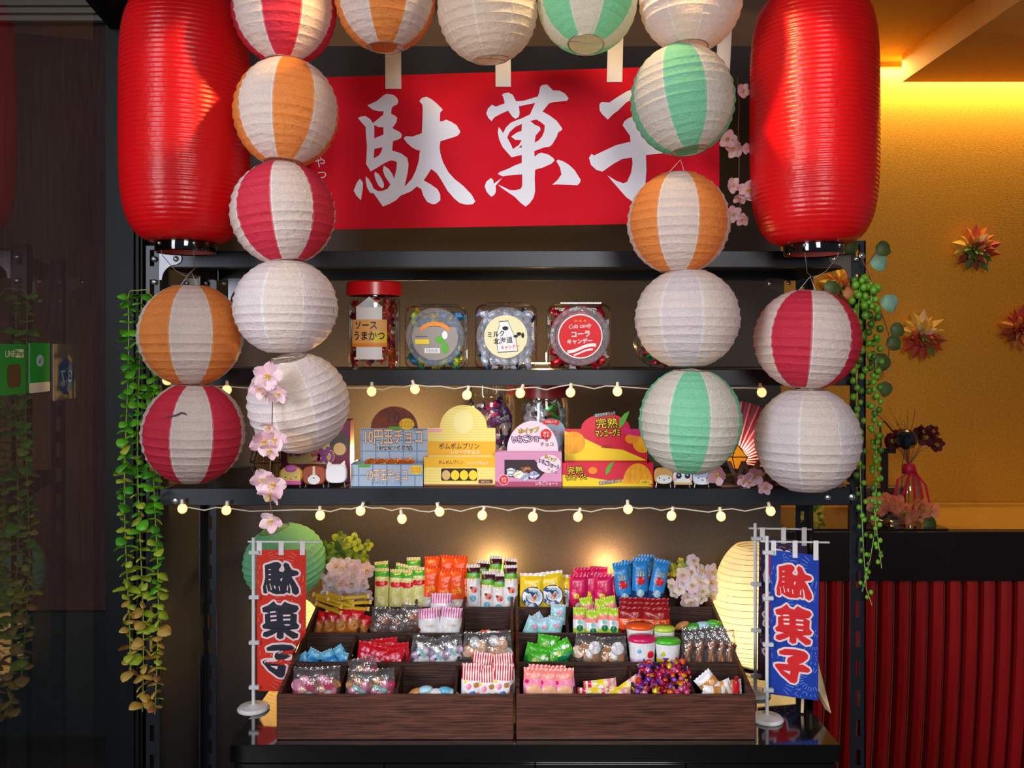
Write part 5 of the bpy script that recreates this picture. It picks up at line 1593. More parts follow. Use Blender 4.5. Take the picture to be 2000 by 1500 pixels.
# ================================================================== fairy-light strings
m_bulb = mat('fairy_bulb', 'ffd9a0', 0.4, emit='ffc480', estr=1.5)
m_cap = mat('bulb_cap', 'e8dcc0', 0.4)
m_cable = mat('clear_cable', 'd8cdb8', 0.35)
cap_me = MB().lathe([(0.0012, 0.010), (0.0030, 0.0095), (0.0034, 0.002), (0.0046, -0.001)], 10, cap=True).mesh('bulb_cap', m_cap, 60)
bulb_me = MB().ball((0, 0, -0.0085), 0.0092, (1, 1, 1.06), 14, 10).mesh('bulb', m_bulb, 180)


def light_string(label, pts, Y, ztop, power):
    t = thing('string_lights', label, 'string lights', (0, Y, ZL), group='fairy light strings')
    prev = None; path = []
    ws = [W(a, b, Y) - Vector((0, Y, ZL)) for a, b in pts]
    for i, q in enumerate(ws):
        kn = Vector((q.x, 0, ztop - ZL - 0.0035 * (1 + (i % 3))))
        if path:
            a = path[-1]
            for k in (0.25, 0.5, 0.75):
                path.append(a.lerp(kn, k) + Vector((0, 0, -0.004 * math.sin(PI * k) + 0.003 * math.sin(9 * k + i))))
        path.append(kn)
        c = link('bulb_cap', cap_me, t, (q.x, 0, q.z + 0.010), (R.uniform(-0.1, 0.1), R.uniform(-0.35, 0.35), 0))
        link('bulb', bulb_me, c)
        MB().tube([kn, (q.x + R.uniform(-0.002, 0.002), 0, q.z + 0.020)], 0.0009, 5).build('drop_wire', m_cable, t)
    MB().tube(path, 0.0012, 5).build('cable', m_cable, t)
    return t


light_string('fairy-light string under the middle shelf', [(327, 744), (443, 763), (726, 766), (808, 762), (914, 773), (1019, 770), (1115, 768), (1206, 766), (1486, 768)], -0.012, ZS['mid'][1] + 0.006, 0)
light_string('fairy-light string under the lower shelf', [(356, 995), (443, 998), (625, 1008), (707, 1000), (784, 1015), (856, 1001), (944, 1008), (1043, 1011), (1131, 1011), (1226, 996), (1313, 1009), (1407, 1010), (1503, 1000)], -0.012, ZS['low'][1] + 0.004, 0)
# ================================================================== blossoms, garlands
m_petal = mat('petal_pink', 'eec4d4', 0.6, noise=(60, 0.08), trans=0.35)
m_petal2 = mat('petal_blush', 'f2d6de', 0.6, noise=(60, 0.08), trans=0.35)
m_petalw = mat('petal_white', 'e6dcec', 0.6, noise=(60, 0.06), trans=0.3)
m_petals = mat('petal_salmon', 'e08868', 0.6, noise=(60, 0.1), trans=0.3)
m_stamen = mat('stamen', 'd8b040', 0.6)
m_twig = mat('twig', '6a4a3c', 0.7)


def petal_mesh(l, w_, cup, notch=0.12):
    """One cupped petal: base at the origin, pointing along +z, opening toward -y."""
    def fn(a, b):
        u = a * 2 - 1
        wid = w_ * (math.sin(PI * min(1, b * 0.92 + 0.06)) ** 0.65)
        z = l * b * (1 - notch * (1 - abs(u)) * (b > 0.95))
        return (u * wid, -cup * (b ** 1.6) * l - 0.12 * w_ * (1 - u * u), z)
    return MB().grid(fn, 4, 6).mesh('petal', m_petal, 180)


PETAL = petal_mesh(0.0135, 0.0062, 0.45); PETALF = petal_mesh(0.0135, 0.0060, 0.15)
core_me = MB()
for i in range(7):
    a = 2 * PI * i / 7
    core_me.tube([(0, 0, 0), (0.0028 * math.cos(a), -0.006, 0.0028 * math.sin(a))], 0.00035, 4)
    core_me.ball((0.0028 * math.cos(a), -0.0063, 0.0028 * math.sin(a)), 0.0007, (1, 1, 1), 6, 4)
core_me.ball((0, 0, 0), 0.0022, (1, 1, 1), 8, 5)
core_me = core_me.mesh('blossom_core', m_stamen, 60)


def blossom(parent, loc, rot, mats, k=1.0, n=5, flat=False, rr=R, core=None):
    c = link('blossom', core_me, parent, loc, rot, (k, k, k), [core] if core else None)
    for i in range(n):
        link('petal', PETALF if flat else PETAL, c, (0, 0, 0), (rr.uniform(-0.25, 0.15), 2 * PI * i / n + rr.uniform(-0.12, 0.12), 0), None, [rr.choice(mats)])
    return c


def blossom_strand(label, stem_px, flowers, Y, ms=(m_petal, m_petal2)):
    o = W(*stem_px[-1], Y)
    t = thing('blossom_strand', label, 'blossoms', o, group='pink blossom strands')
    MB().tube([W(a, b, Y + 0.004) - o for a, b in stem_px], 0.0009, 5).build('stem', m_twig, t)
    rr = random.Random(len(label))
    for (a, b, k, tilt, side) in flowers:
        p = W(a, b, Y - 0.004) - o
        blossom(t, p, (tilt, side, rr.uniform(-0.5, 0.5)), ms, k, 5, False, rr)
    return t


blossom_strand('pink blossom strand hanging between the end lanterns and the second red barrel lantern', [(1440, 150), (1444, 200), (1442, 250), (1444, 300), (1443, 360), (1446, 405), (1443, 438)],
               [(1450, 178, 1.1, 0.2, 0.5), (1422, 272, 1.3, 0.1, 0.2), (1437, 290, 1.4, 0.5, 1.2), (1456, 290, 0.9, 0.3, -0.5), (1430, 362, 1.2, 0.2, 0.6), (1458, 372, 1.5, 0.2, 0.1), (1446, 385, 1.1, 0.9, 0.2), (1432, 418, 1.2, 0.3, 0.8), (1450, 428, 1.0, 0.5, 0.1)], -0.06)
blossom_strand('pink blossom strand hanging over the crooked white lantern', [(530, 700), (533, 760), (531, 850), (527, 930), (528, 985), (532, 1005), (530, 1030)],
               [(524, 735, 1.8, 0.1, 0.2), (507, 760, 1.2, 0.3, 0.7), (545, 768, 1.3, 0.5, 0.1), (522, 768, 1.3, 0.8, 0.9), (526, 832, 1.2, 0.9, 0.2), (515, 862, 1.7, 0.2, 0.5), (538, 858, 1.6, 0.2, 0.1), (527, 878, 1.3, 0.8, 0.4), (515, 935, 1.6, 0.4, 0.8), (535, 945, 1.8, 0.3, 0.2), (527, 965, 1.5, 0.9, 0.1), (531, 1016, 1.5, 0.4, 0.6)], LY - 0.105)
blossom_strand('fallen pink blossoms on the shelf edge below the pink fan', [(1490, 952), (1465, 940), (1440, 925), (1400, 930)],
               [(1402, 926, 1.6, 0.2, 0.3), (1452, 936, 1.1, 0.4, 0.3), (1474, 930, 1.4, 0.3, 0.9), (1494, 952, 1.1, 0.2, 0.1), (1462, 940, 1.0, 0.6, 0.5)], 0.0, (m_petal, mat('petal_dusky', 'c08a94', 0.6, trans=0.3)))


def flower_bunch(label, cx, cy, rx, ry, Y, n, ms, k, seed, base_z, flat=True, npet=6, name='flower_bunch', group='artificial flower bunches', core=None):
    s = S(Y); o = W(cx, cy, Y)
    t = thing(name, label, 'flowers', (o.x, Y, base_z), group=group)
    rr = random.Random(seed)
    cz = o.z - base_z
    st_ = MB()
    for i in range(n):
        u = (i + 0.5) / n; a = i * 2.39996
        q = math.sqrt(u) * rr.uniform(0.8, 1.12)
        x, z = rx * s * q * math.cos(a) + rr.uniform(-0.006, 0.006), ry * s * q * math.sin(a) + rr.uniform(-0.006, 0.006)
        dy = -0.03 * math.sqrt(max(0, 1 - min(1, q * q))) + rr.uniform(-0.008, 0.008)
        blossom(t, (x, dy, cz + z), (-0.5 * math.sin(a) * q + rr.uniform(-0.45, 0.45), rr.uniform(0, 1), 0.7 * math.cos(a) * q + rr.uniform(-0.2, 0.2)), ms, k * rr.uniform(0.8, 1.3), npet, flat, rr, core)
        if i % 3 == 0:
            st_.tube([(x, dy + 0.002, cz + z), (x * 0.5, 0.012, cz * 0.6), (0, 0.014, 0.001)], 0.0009, 4)
    st_.build('stems', mat('bunch_stem', '4a6a2c', 0.6), t)
    return t


ROWY = lambda r: TRY + ROW * (r + 0.5)
flower_bunch('white and lilac daisy bunch at the back of the tray beside the green packets', 682, 1135, 50, 42, ROWY(3) - 0.005, 20, (m_petalw, m_petalw, m_petal2), 1.6, 1, ZT + 0.14)
flower_bunch('white blossom bunch at the back of the tray beside the glowing lamp', 1352, 1140, 50, 38, ROWY(3) - 0.005, 20, (m_petalw, m_petal2, mat('petal_warm', 'f4e4d4', 0.6, trans=0.3)), 1.45, 2, ZT + 0.14)
m_hyd = mat('petal_green', '8aa83a', 0.6, noise=(50, 0.2), trans=0.3); m_hyd2 = mat('petal_dkgreen', '5a7a2c', 0.6, noise=(50, 0.2), trans=0.3)
flower_bunch('green hydrangea cluster against the dark back wall', 676, 1080, 42, 38, ROWY(3) + 0.04, 34, (m_hyd, m_hyd2, mat('petal_lime', '9cb42e', 0.6, trans=0.3)), 1.25, 3, ZT + 0.17, npet=4, core=m_hyd2)
flower_bunch('yellow-green sprig of small flowers above the white blossom bunch', 1335, 1108, 38, 16, ROWY(3) + 0.02, 14, (mat('petal_yellow', 'e8c02c', 0.6, trans=0.3), m_hyd), 0.8, 4, ZT + 0.17, npet=5)
flower_bunch('yellow flower bunch seen through the rack end', 1580, 1000, 24, 36, 0.86, 16, (mat('petal_yellow2', 'c8a82c', 0.6), m_hyd2), 1.6, 5, CZ - 0.501, npet=5)

# ------------------------------------------------------------------ button-leaf garlands (left)
leaf_g = [mat('leaf_bright', '55a51c', 0.42, noise=(70, 0.15), trans=0.2), mat('leaf_mid', '3f8a1e', 0.45, noise=(70, 0.15), trans=0.2), mat('leaf_yellow', '94a82c', 0.45, noise=(70, 0.15), trans=0.2), mat('leaf_tan', 'b08c3c', 0.5, noise=(70, 0.2), trans=0.2), mat('leaf_brown', '8a5a30', 0.5, noise=(70, 0.2), trans=0.2)]


def leaf_mesh(l, w_):
    def fn(a, b):
        u = a * 2 - 1
        wid = w_ * math.sin(PI * (b ** 0.75)) ** 0.6 if 0 < b < 1 else 0
        return (l * b, u * wid, 0.12 * l * math.sin(PI * b) - 0.25 * w_ * u * u)
    return MB().grid(fn, 4, 7).mesh('leaf', leaf_g[0], 180)


LEAF = leaf_mesh(0.022, 0.0105)


def garland(label, px, y0, y1, Y, seed, bend=0):
    rr = random.Random(seed)
    o = W(px, y1, Y)
    t = thing('leaf_garland', label, 'garland', o, group='button-leaf garlands')
    n = 26
    pts = []
    for i in range(n + 1):
        u = i / n
        pts.append(W(px + 5 * math.sin(u * 7 + seed) + bend * u, y1 + (y0 - y1) * (1 - u), Y + 0.006 * math.sin(u * 9 + seed)) - o)
    if seed == 1:
        pts = [W(300, y0 + 2, Y + 0.01) - o, W(285, y0 - 14, Y) - o, W(px + 8, y0 - 12, Y) - o] + pts
    MB().tube(pts, 0.0010, 5).build('stem', leaf_g[2], t)
    k = 46
    for i in range(k):
        u = i / k
        f = u * n; j = int(f); p = pts[-(n + 1) + j].lerp(pts[-(n + 1) + min(j + 1, n)], f - j)
        big = (0.72 + 0.5 * rr.random()) * (1.12 if i % 5 == 0 else 0.9)
        az = i * 1.35 + rr.uniform(-0.4, 0.4)
        for sgn in (0, PI):
            v = u + rr.uniform(-0.07, 0.07)
            m_ = leaf_g[0] if v < 0.42 else leaf_g[rr.choice((0, 1, 2))] if v < 0.62 else leaf_g[2] if v < 0.78 else leaf_g[rr.choice((2, 3, 3))] if v < 0.95 else leaf_g[rr.choice((3, 4))]
            if rr.random() < 0.25 and v < 0.5:
                m_ = leaf_g[1]
            link('leaf', LEAF, t, p, (rr.uniform(-0.9, 0.9), rr.uniform(-0.1, 0.65), az + sgn), (big,) * 3, [m_])
    return t


garland('green button-leaf garland strand nearest the dark glass', 246, 580, 1325, -0.055, 1, 4)
garland('middle button-leaf garland strand, the fullest, on the rack post', 272, 575, 1390, -0.045, 2, 4)
garland('button-leaf garland strand beside the torn red and white lantern', 303, 690, 1395, -0.035, 3, 2)

# ------------------------------------------------------------------ string-of-pearls garlands (right)
m_pearl = mat('pearl_green', '5f9a24', 0.35, noise=(90, 0.15)); m_pearl2 = mat('pearl_dark', '3f6a1e', 0.4, noise=(90, 0.15))
m_vine = mat('vine_stem', '8a9a4a', 0.6)
PEARL = MB().ball((0, 0, 0), 0.0068, (1, 1, 1.12), 10, 7).mesh('bead_leaf', m_pearl, 180)


def pearl_strand(label, path, Y, dense, seed):
    rr = random.Random(seed)
    o = W(*path[-1], Y)
    t = thing('pearl_garland', label, 'garland', o, group='string-of-pearls garlands')
    pts = [W(a, b, Y) - o for a, b in path]
    MB().tube(pts, 0.0009, 5).build('stem', m_vine, t)
    L_ = [(pts[i + 1] - pts[i]).length for i in range(len(pts) - 1)]; tot = sum(L_)
    for i in range(dense[0]):
        u = (i / dense[0]) ** dense[1]
        d = u * tot; j = 0
        while j < len(L_) - 1 and d > L_[j]:
            d -= L_[j]; j += 1
        p = pts[j].lerp(pts[j + 1], d / L_[j])
        a = i * 2.4; q = 0.012 * rr.uniform(0.6, 1.15) * (1 - 0.45 * u)
        k = (1.05 - 0.45 * u) * rr.uniform(0.85, 1.1)
        link('bead_leaf', PEARL, t, p + Vector((q * math.cos(a), q * math.sin(a), rr.uniform(-0.003, 0.003))), None, (k, k, k), [m_pearl if rr.random() < 0.72 else m_pearl2])
    return t


pearl_strand('string-of-pearls strand with a forked thin end on the rack post', [(1680, 545), (1676, 620), (1672, 720), (1678, 850), (1682, 980), (1687, 1080), (1692, 1150), (1703, 1182)], -0.03, (62, 1.4), 1)
pearl_strand('string-of-pearls strand hanging in front of the gold wall', [(1700, 560), (1708, 640), (1712, 760), (1712, 900), (1708, 1000), (1722, 1110)], -0.03, (60, 1.25), 2)
pearl_strand('thin string-of-pearls strand ending in a long bare tip', [(1690, 555), (1695, 700), (1713, 900), (1710, 1030), (1700, 1090), (1684, 1155)], -0.02, (44, 1.35), 3)

# eucalyptus sprig on the right post
m_euc = mat('leaf_euca', '7aa890', 0.5, noise=(60, 0.15), trans=0.2); m_olive = mat('leaf_olive', '4a5a2c', 0.5, noise=(60, 0.2), trans=0.2); m_autumn = mat('leaf_autumn', 'b06a34', 0.5, noise=(60, 0.2), trans=0.2)
o = W(1690, 640, -0.02)
t = thing('leaf_sprig', 'round-leaf sprig twined at the top of the rack post by the gold wall', 'leaves', o)
MB().tube([W(a, b, -0.02) - o for a, b in ((1668, 470), (1690, 520), (1700, 545), (1718, 600), (1738, 660), (1735, 700))], 0.0011, 5).build('stem', m_twig, t)
MB().tube([W(a, b, -0.02) - o for a, b in ((1690, 520), (1712, 490), (1720, 478))], 0.0009, 5).build('stem', m_twig, t)
rr = random.Random(4)
for (a, b, k, m_, az) in ((1712, 480, 1.5, m_olive, 0.4), (1708, 500, 1.6, m_euc, 0.9), (1732, 575, 1.7, m_euc, 1.2), (1735, 660, 1.5, m_olive, 0.7), (1728, 690, 1.8, m_olive, 1.9), (1670, 468, 1.5, m_olive, 2.2), (1632, 548, 1.6, m_olive, 2.0), (1655, 560, 1.5, m_autumn, 1.0), (1642, 590, 1.5, m_autumn, 2.6), (1740, 640, 1.4, m_olive, 0.3), (1730, 745, 1.4, m_olive, 1.6), (1722, 720, 1.3, m_autumn, 2.2)):
    link('leaf', LEAF, t, W(a, b, -0.02) - o, (PI / 2, az, 0.1), (k, k, k), [m_])

# ------------------------------------------------------------------ paper flowers on the gold wall
PF = [mat('fold_' + n, c, 0.6, noise=(80, 0.15), trans=0.25) for n, c in (('orange', 'e88a3c'), ('red', 'c8442c'), ('green', '7a8a3c'), ('yellow', 'e8b848'), ('rust', 'a84a2c'), ('cream', 'eed09a'))]


def fold_petal(l, w_):
    v = [(0, 0, 0), (-w_, -0.010, l * 0.55), (0, -0.022, l * 0.5), (w_, -0.010, l * 0.55), (0, -0.014, l), (0, -0.004, l * 0.6)]
    return MB().add(v, [(0, 2, 1), (1, 2, 4), (0, 3, 2), (2, 3, 4), (0, 1, 5), (1, 4, 5), (0, 5, 3), (3, 5, 4)]).mesh('folded_petal', PF[0], 0)


FP = fold_petal(0.082, 0.020)


def wall_flower(label, px, py, Y, pal, seed, k=1.0):
    rr = random.Random(seed)
    t = thing('paper_flower', label, 'paper flower', W(px, py, Y), group='folded paper flowers on the gold wall')
    for (n, lift, s_) in ((14, 0.15, 1.0), (11, 0.55, 0.8), (8, 0.95, 0.62)):
        for i in range(n):
            a = 2 * PI * i / n + lift * 3
            m_ = pal(a, rr)
            link('folded_petal', FP, t, (0, 0, 0), Euler((lift, a, 0), 'XYZ'), (k * s_ * rr.uniform(0.85, 1.12),) * 3, [m_])
    return t


def pal_a(a, rr):                            # a: clockwise from the top
    a %= 2 * PI
    return rr.choice((PF[0], PF[1], PF[5])) if a < 2.2 else rr.choice((PF[2], PF[4], PF[2])) if a < 4.2 else rr.choice((PF[3], PF[2], PF[0]))


def pal_b(a, rr):
    a %= 2 * PI
    return rr.choice((PF[3], PF[0], PF[3], PF[5])) if (a < 1.4 or a > 4.9) else rr.choice((PF[4], PF[2], PF[1]))


YWF = 1.175
wall_flower('folded paper flower in orange and green, highest on the gold wall', 1900, 487, YWF, pal_a, 1)
wall_flower('folded paper flower with yellow upper petals nearest the rack on the gold wall', 1797, 655, YWF, pal_b, 2)
wall_flower('folded paper flower in red tones cut by the picture edge on the gold wall', 1992, 642, YWF, lambda a, rr: rr.choice((PF[1], PF[4], PF[1], PF[0])), 3)
wall_flower('folded paper flower glimpsed between the rack posts on the gold wall', 1642, 562, YWF, pal_b, 4)
# ================================================================== packets and sweets in the trays
def pk(name, c, rough=0.28):
    return mat('pack_' + name, c, rough, spec=0.6, noise=(120, 0.06), bump=(55, 0.35))


K_ = {n: pk(n, c) for n, c in dict(palegreen='cfd48c', green='3aa030', cream='e2d8a8', red='cc1626', orange='ea5418', dkorange='c23a14', white='eae8ec', brown='3c1820', yellow='f2d21e', blue='2a86d0', sky='6ab8dc', navy='1c3c7a',
                                   magenta='d4185c', pink='f08cb0', lilac='d6b4dc', lime='b8d43c', aqua='86ccc4', dkred='96141c', purple='7a3c90', silver='c8ccd2', leafgreen='4cb52c', dkgreen='167a4a', peach='eab48c', tan='c88a4a', gold='cda61c', amber='b06424', choc='5a3018', ice='a8d4e6', salmon='ee8a80').items()}
m_bagfilm = film('crinkled_film', 'fbfbfc', 0.10, 0.10, (45, 0.9), haze=0.05)
m_bagpink = film('pink_film', 'f4b8d0', 0.10, 0.12, (45, 0.6), haze=0.10)
ORD = ('first', 'second', 'third', 'fourth', 'fifth', 'sixth', 'seventh')


class Pouch:
    """Sealed pillow packet: swollen front and back, crimped seals. u,v in -1..1 across and up."""
    def __init__(s, w, h, t, seed, wob=0.10):
        s.w, s.h, s.t = w / 2, h / 2, t / 2
        rr = random.Random(seed); s.ph = [rr.uniform(0, 6.28) for _ in range(5)]; s.wob = wob

    def th(s, u, v):
        e = max(0.0, 1 - abs(u) ** 2.6) ** 0.6 * max(0.0, 1 - abs(v) ** 5) ** 0.55
        wr = 1 + s.wob * (math.sin(7 * v + 4 * u + s.ph[0]) + 0.7 * math.sin(11 * u - 5 * v + s.ph[1]))
        return s.t * e * wr

    def at(s, u, v, lift=0.0, side=-1):
        pin = 1 - 0.06 * (1 - abs(v) ** 2) * 0 - 0.05 * abs(math.sin(3 * v + s.ph[2])) * s.wob * 3
        return (s.w * u * pin, side * (s.th(u, v) + lift), s.h * v)


def packet(label, group, cat, px, ytop, w_px, h_px, Y, roll=0.0, bands=(), main='white', seals=('white', 'white'), t=0.45, prints=(), yaw=0.0, pitch=0.0, seed=0, name='snack_packet', film_m=None, inside=None, zig=True):
    """bands: (v0,v1,material) from bottom -1 to top 1; prints: (kind,u,v,size,material[,text])."""
    s = S(Y); w, h = w_px * s, h_px * s
    c = W(px, ytop + h_px / 2, Y)
    P_ = Pouch(w, h * 0.86, w * t, seed)
    root = thing(name, label, cat, (c.x, Y, c.z), (pitch, roll, yaw), group)
    names = [main] + [b[2] for b in bands]
    ms = [film_m or K_[main]] + [K_[b[2]] for b in bands]

    def mf(a, b):
        v = b * 2 - 1
        for i, (v0, v1, _) in enumerate(bands):
            if v0 <= v < v1:
                return i + 1
        return 0
    nv = 16
    mb = MB()
    mb.grid(lambda a, b: P_.at(a * 2 - 1, b * 2 - 1), 8, nv, 0, mf)
    mb.grid(lambda a, b: P_.at(1 - a * 2, b * 2 - 1, 0, 1), 8, nv, 0, mf)
    body = mb.build('pouch', ms, root, smooth=180)
    for sg, nm, sm in ((1, 'top_seal', seals[0]), (-1, 'bottom_seal', seals[1])):
        if sm is None:
            continue
        z0, z1 = sg * h * 0.425, sg * h * 0.5
        n = 10; vs = []
        for i in range(n + 1):
            x = -w / 2 + w * i / n
            zz = z1 - (0.0012 * sg if (i % 2 and zig) else 0)
            vs += [(x, 0.0007 * (1 if i % 2 else -1), z0), (x, 0.0009 * (-1 if i % 2 else 1), zz)]
        MB().add(vs, [(2 * i, 2 * i + 2, 2 * i + 3, 2 * i + 1) for i in range(n)]).build(nm, film_m or K_[sm], root, smooth=0)
    for pr in prints:
        kind, u, v, r_, m_ = pr[:5]
        m_ = K_[m_] if isinstance(m_, str) else m_
        if kind == 'disc':
            n = 16; vs = [P_.at(u, v, 0.0007)]
            for ring in (0.5, 1.0):
                vs += [P_.at(max(-.97, min(.97, u + r_ * ring * math.cos(2 * PI * i / n))), max(-.95, min(.95, v + r_ * ring * (w / h) * 1.1 * math.sin(2 * PI * i / n))), 0.0007) for i in range(n)]
            fs = [(0, 1 + i, 1 + (i + 1) % n) for i in range(n)] + [(1 + i, 1 + n + i, 1 + n + (i + 1) % n, 1 + (i + 1) % n) for i in range(n)]
            MB().add(vs, fs).build('printed_disc', m_, body, smooth=180)
        else:
            gv, gf, ed, asp = glyphs(pr[5], 0.01)
            kx = r_; kz = r_ / asp * (w / (h * 0.86)) * (pr[6] if len(pr) > 6 else 1.0)
            MB().add([P_.at(max(-.97, min(.97, u + x * kx / asp * 1.0)), max(-.97, min(.97, v + z * kz)), 0.0012) for x, z in gv], gf).build('lettering', m_, body, smooth=0)
    if inside:
        inside(root, w, h, w * t)
    return root


def place(label, group, spots, **kw):
    """One packet built for the first spot, copied to the rest. spots: (px,ytop,roll[,dY,pitch,yaw])."""
    Y = kw.pop('Y'); base = None; out = []
    for i, sp in enumerate(spots):
        px, ytop, roll = sp[:3]; dY = sp[3] if len(sp) > 3 else 0.0
        pitch = sp[4] if len(sp) > 4 else -0.12; yaw = sp[5] if len(sp) > 5 else 0.0
        yy = Y + dY
        if base is None:
            base = packet(label, group, kw.get('cat', 'snack'), px, ytop, kw['w'], kw['h'], yy, roll, kw.get('bands', ()), kw.get('main', 'white'), kw.get('seals', ('white', 'white')), kw.get('t', 0.45), kw.get('prints', ()), yaw, pitch, kw.get('seed', 0), kw.get('name', 'snack_packet'), kw.get('film_m'), kw.get('inside'))
            out.append(base)
        else:
            c = W(px, ytop + kw['h'] / 2, yy)
            out.append(copy_tree(base, (c.x, yy, c.z), (pitch, roll, yaw)))
    # tell them apart: front or rear, counted along the row from the red flag
    for back in (False, True):
        ids = sorted((i for i in range(len(spots)) if ((spots[i][3] if len(spots[i]) > 3 else 0) > 0.015) == back), key=lambda i: spots[i][0])
        for k, i in enumerate(ids):
            out[i]['label'] = label + (', ' + ('rear, ' if back else 'front, ') + ORD[k] + ' from red flag')
    return out


def blobs(mats, n, shape, seed, rad=0.006, spread=(0.40, 0.30), zoff=-0.08):
    """Contents visible through a clear bag."""
    def f(root, w, h, t):
        rr = random.Random(seed)
        for i in range(n):
            a = i * 2.4; q = math.sqrt((i + 0.5) / n)
            x, z = w * spread[0] * q * math.cos(a), h * (zoff + spread[1] * q * math.sin(a))
            mb = MB()
            if shape == 'ball':
                mb.ball((0, 0, 0), rad, (1, 0.8, 1), 10, 7)
            elif shape == 'cookie':
                mb.lathe([(0, -0.0022), (rad, -0.002), (rad * 1.08, 0), (rad, 0.002), (0, 0.0022)], 14, axis='y')
            elif shape == 'shard':
                mb.box(-rad, rad, -0.0012, 0.0012, -rad * 0.7, rad * 0.7, c=0.0005)
            else:
                mb.tube([(0, 0, -rad * 3), (0, 0, rad * 3)], rad * 0.55, 8)
            mb.build('piece', rr.choice(mats), root, smooth=60, loc=(x, rr.uniform(-0.3, 0.3) * t * 0.5, z), rot=(rr.uniform(-0.5, 0.5), rr.uniform(-0.8, 0.8), rr.uniform(-0.5, 0.5)))
    return f


Y4, Y3, Y2, Y1 = ROWY(3), ROWY(2), ROWY(1), ROWY(0)
# ---- back row, first tray
veg = dict(w=27, h=92, main='palegreen', bands=((0.70, 0.95, 'green'), (0.30, 0.34, 'cream')), seals=('cream', 'palegreen'), t=0.55,
           prints=(('disc', -0.45, 0.42, 0.42, 'red'), ('disc', 0.15, 0.40, 0.42, 'red'), ('disc', 0.6, 0.44, 0.34, 'red'), ('disc', 0.0, -0.35, 0.55, 'cream'), ('disc', 0.0, -0.35, 0.40, 'palegreen')))
place('pale green snack packet with red fruit print', 'green snack packets', [(745, 1110, 0.0), (774, 1112, 0.02), (797, 1113, -0.02), (818, 1108, 0.0), (748, 1096, -0.10, 0.03), (777, 1100, 0.22, 0.03), (808, 1088, -0.02, 0.035)], Y=Y4, **veg)
orange = dict(w=30, h=98, main='orange', bands=((-0.95, -0.30, 'silver'), (-0.32, -0.2, 'navy')), seals=('orange', 'silver'), t=0.55,
              prints=(('disc', 0.0, -0.55, 0.55, 'white'), ('disc', 0.0, -0.75, 0.35, 'sky'), ('text', 0.0, 0.12, 1.25, 'yellow', 'うまい棒', 2.2)))
place('bright orange stick snack packet in the back row', 'orange stick snacks', [(841, 1105, 0.05), (868, 1112, 0.08), (893, 1110, -0.03), (906, 1116, 0.02, 0.01), (846, 1086, -0.05, 0.03), (872, 1084, 0.06, 0.035), (899, 1085, 0.0, 0.03)], Y=Y4, **orange)
white = dict(w=26, h=92, main='white', bands=((0.45, 0.80, 'leafgreen'), (0.80, 1.0, 'brown')), seals=('white', 'white'), t=0.6,
             prints=(('text', 0.0, 0.52, 1.3, 'yellow', 'うまい', 1.8), ('disc', 0.1, -0.05, 0.5, 'salmon'), ('disc', -0.1, -0.45, 0.5, 'sky'), ('disc', 0.3, -0.1, 0.22, 'red'), ('disc', -0.3, 0.05, 0.22, 'brown')))
place('white and green stick snack packet with brown top', 'white and green stick snacks', [(925, 1103, -0.02), (953, 1116, 0.03), (975, 1120, 0.0), (998, 1104, -0.02), (940, 1094, 0.10, 0.03), (968, 1085, 0.02, 0.035), (992, 1090, 0.12, 0.03)], Y=Y4, **white)
# ---- third row, first tray
tg = 'gold wrapped stick lying across the amber sweets'
rr = random.Random(21)
for i in range(9):
    mb = MB().box(-0.026, 0.026, -0.004, 0.004, -0.0035, 0.0035, c=0.001)
    for sx in (-1, 1):
        mb.add([(sx * 0.026, -0.003, -0.003), (sx * 0.026, 0.003, 0.003), (sx * 0.033, 0.001, 0.005), (sx * 0.033, -0.001, -0.005)], [(0, 1, 2, 3)])
    p = W(642 + (i % 3) * 26 + rr.uniform(-6, 6), 1166 + (i // 3) * 11, Y3 - 0.02 + rr.uniform(-0.01, 0.01))
    tag(mb.build('gold_stick', K_['gold'], loc=p, rot=(0, rr.uniform(-0.1, 0.35), rr.uniform(-0.4, 0.4))), tg, 'sweet', 'gold wrapped sticks')
place('amber round sweet in a red topped wrapper', 'amber round sweets', [(645, 1192, 0.25), (668, 1190, 0.25), (692, 1188, 0.28), (630, 1194, 0.2, 0.02), (706, 1200, 0.3, 0.01)], Y=Y3 - 0.025,
      w=27, h=52, main='amber', bands=((0.35, 1.0, 'red'),), seals=('red', 'amber'), t=0.5, prints=(('disc', 0, -0.25, 0.7, 'tan'), ('disc', 0, -0.25, 0.5, 'amber'), ('disc', -0.6, 0.1, 0.25, 'pink')), cat='sweet')
place('clear bag of dark brown sweets in the third row', 'clear bags of brown sweets', [(745, 1186, 0.08), (775, 1190, -0.1), (800, 1178, 0.15)], Y=Y3 - 0.02, w=42, h=64, film_m=m_bagfilm, main='white', t=0.5, seals=('white', None), inside=blobs([K_['choc'], K_['amber'], K_['choc']], 6, 'shard', 3, 0.012), cat='sweet', name='clear_bag')
m_pstripe = stripemat('pink_diagonal', 'd85aa0', 'f0e0ec', 55, 'diagonal' if False else 'x')
K_['pstripe'] = m_pstripe
place('white marshmallow bag with a pink striped top', 'marshmallow bags', [(838, 1188, -0.1), (880, 1186, 0.08), (862, 1158, 0.0, 0.035)], Y=Y3 - 0.02, w=42, h=66, main='white', bands=((0.45, 1.0, 'pstripe'),), seals=('pstripe', 'white'), t=0.55, prints=(('text', 0, 0.0, 1.0, 'gold', 'マシュマロ', 1.4),), cat='sweet')
place('flat white and orange stick pack lying down', 'white and orange stick packs', [(935, 1218, 1.35), (962, 1216, 1.7), (985, 1221, 1.5)], Y=Y3 - 0.02, w=16, h=48, main='white', bands=((-1, -0.6, 'orange'), (0.6, 1.0, 'orange')), seals=('orange', 'orange'), t=0.5)
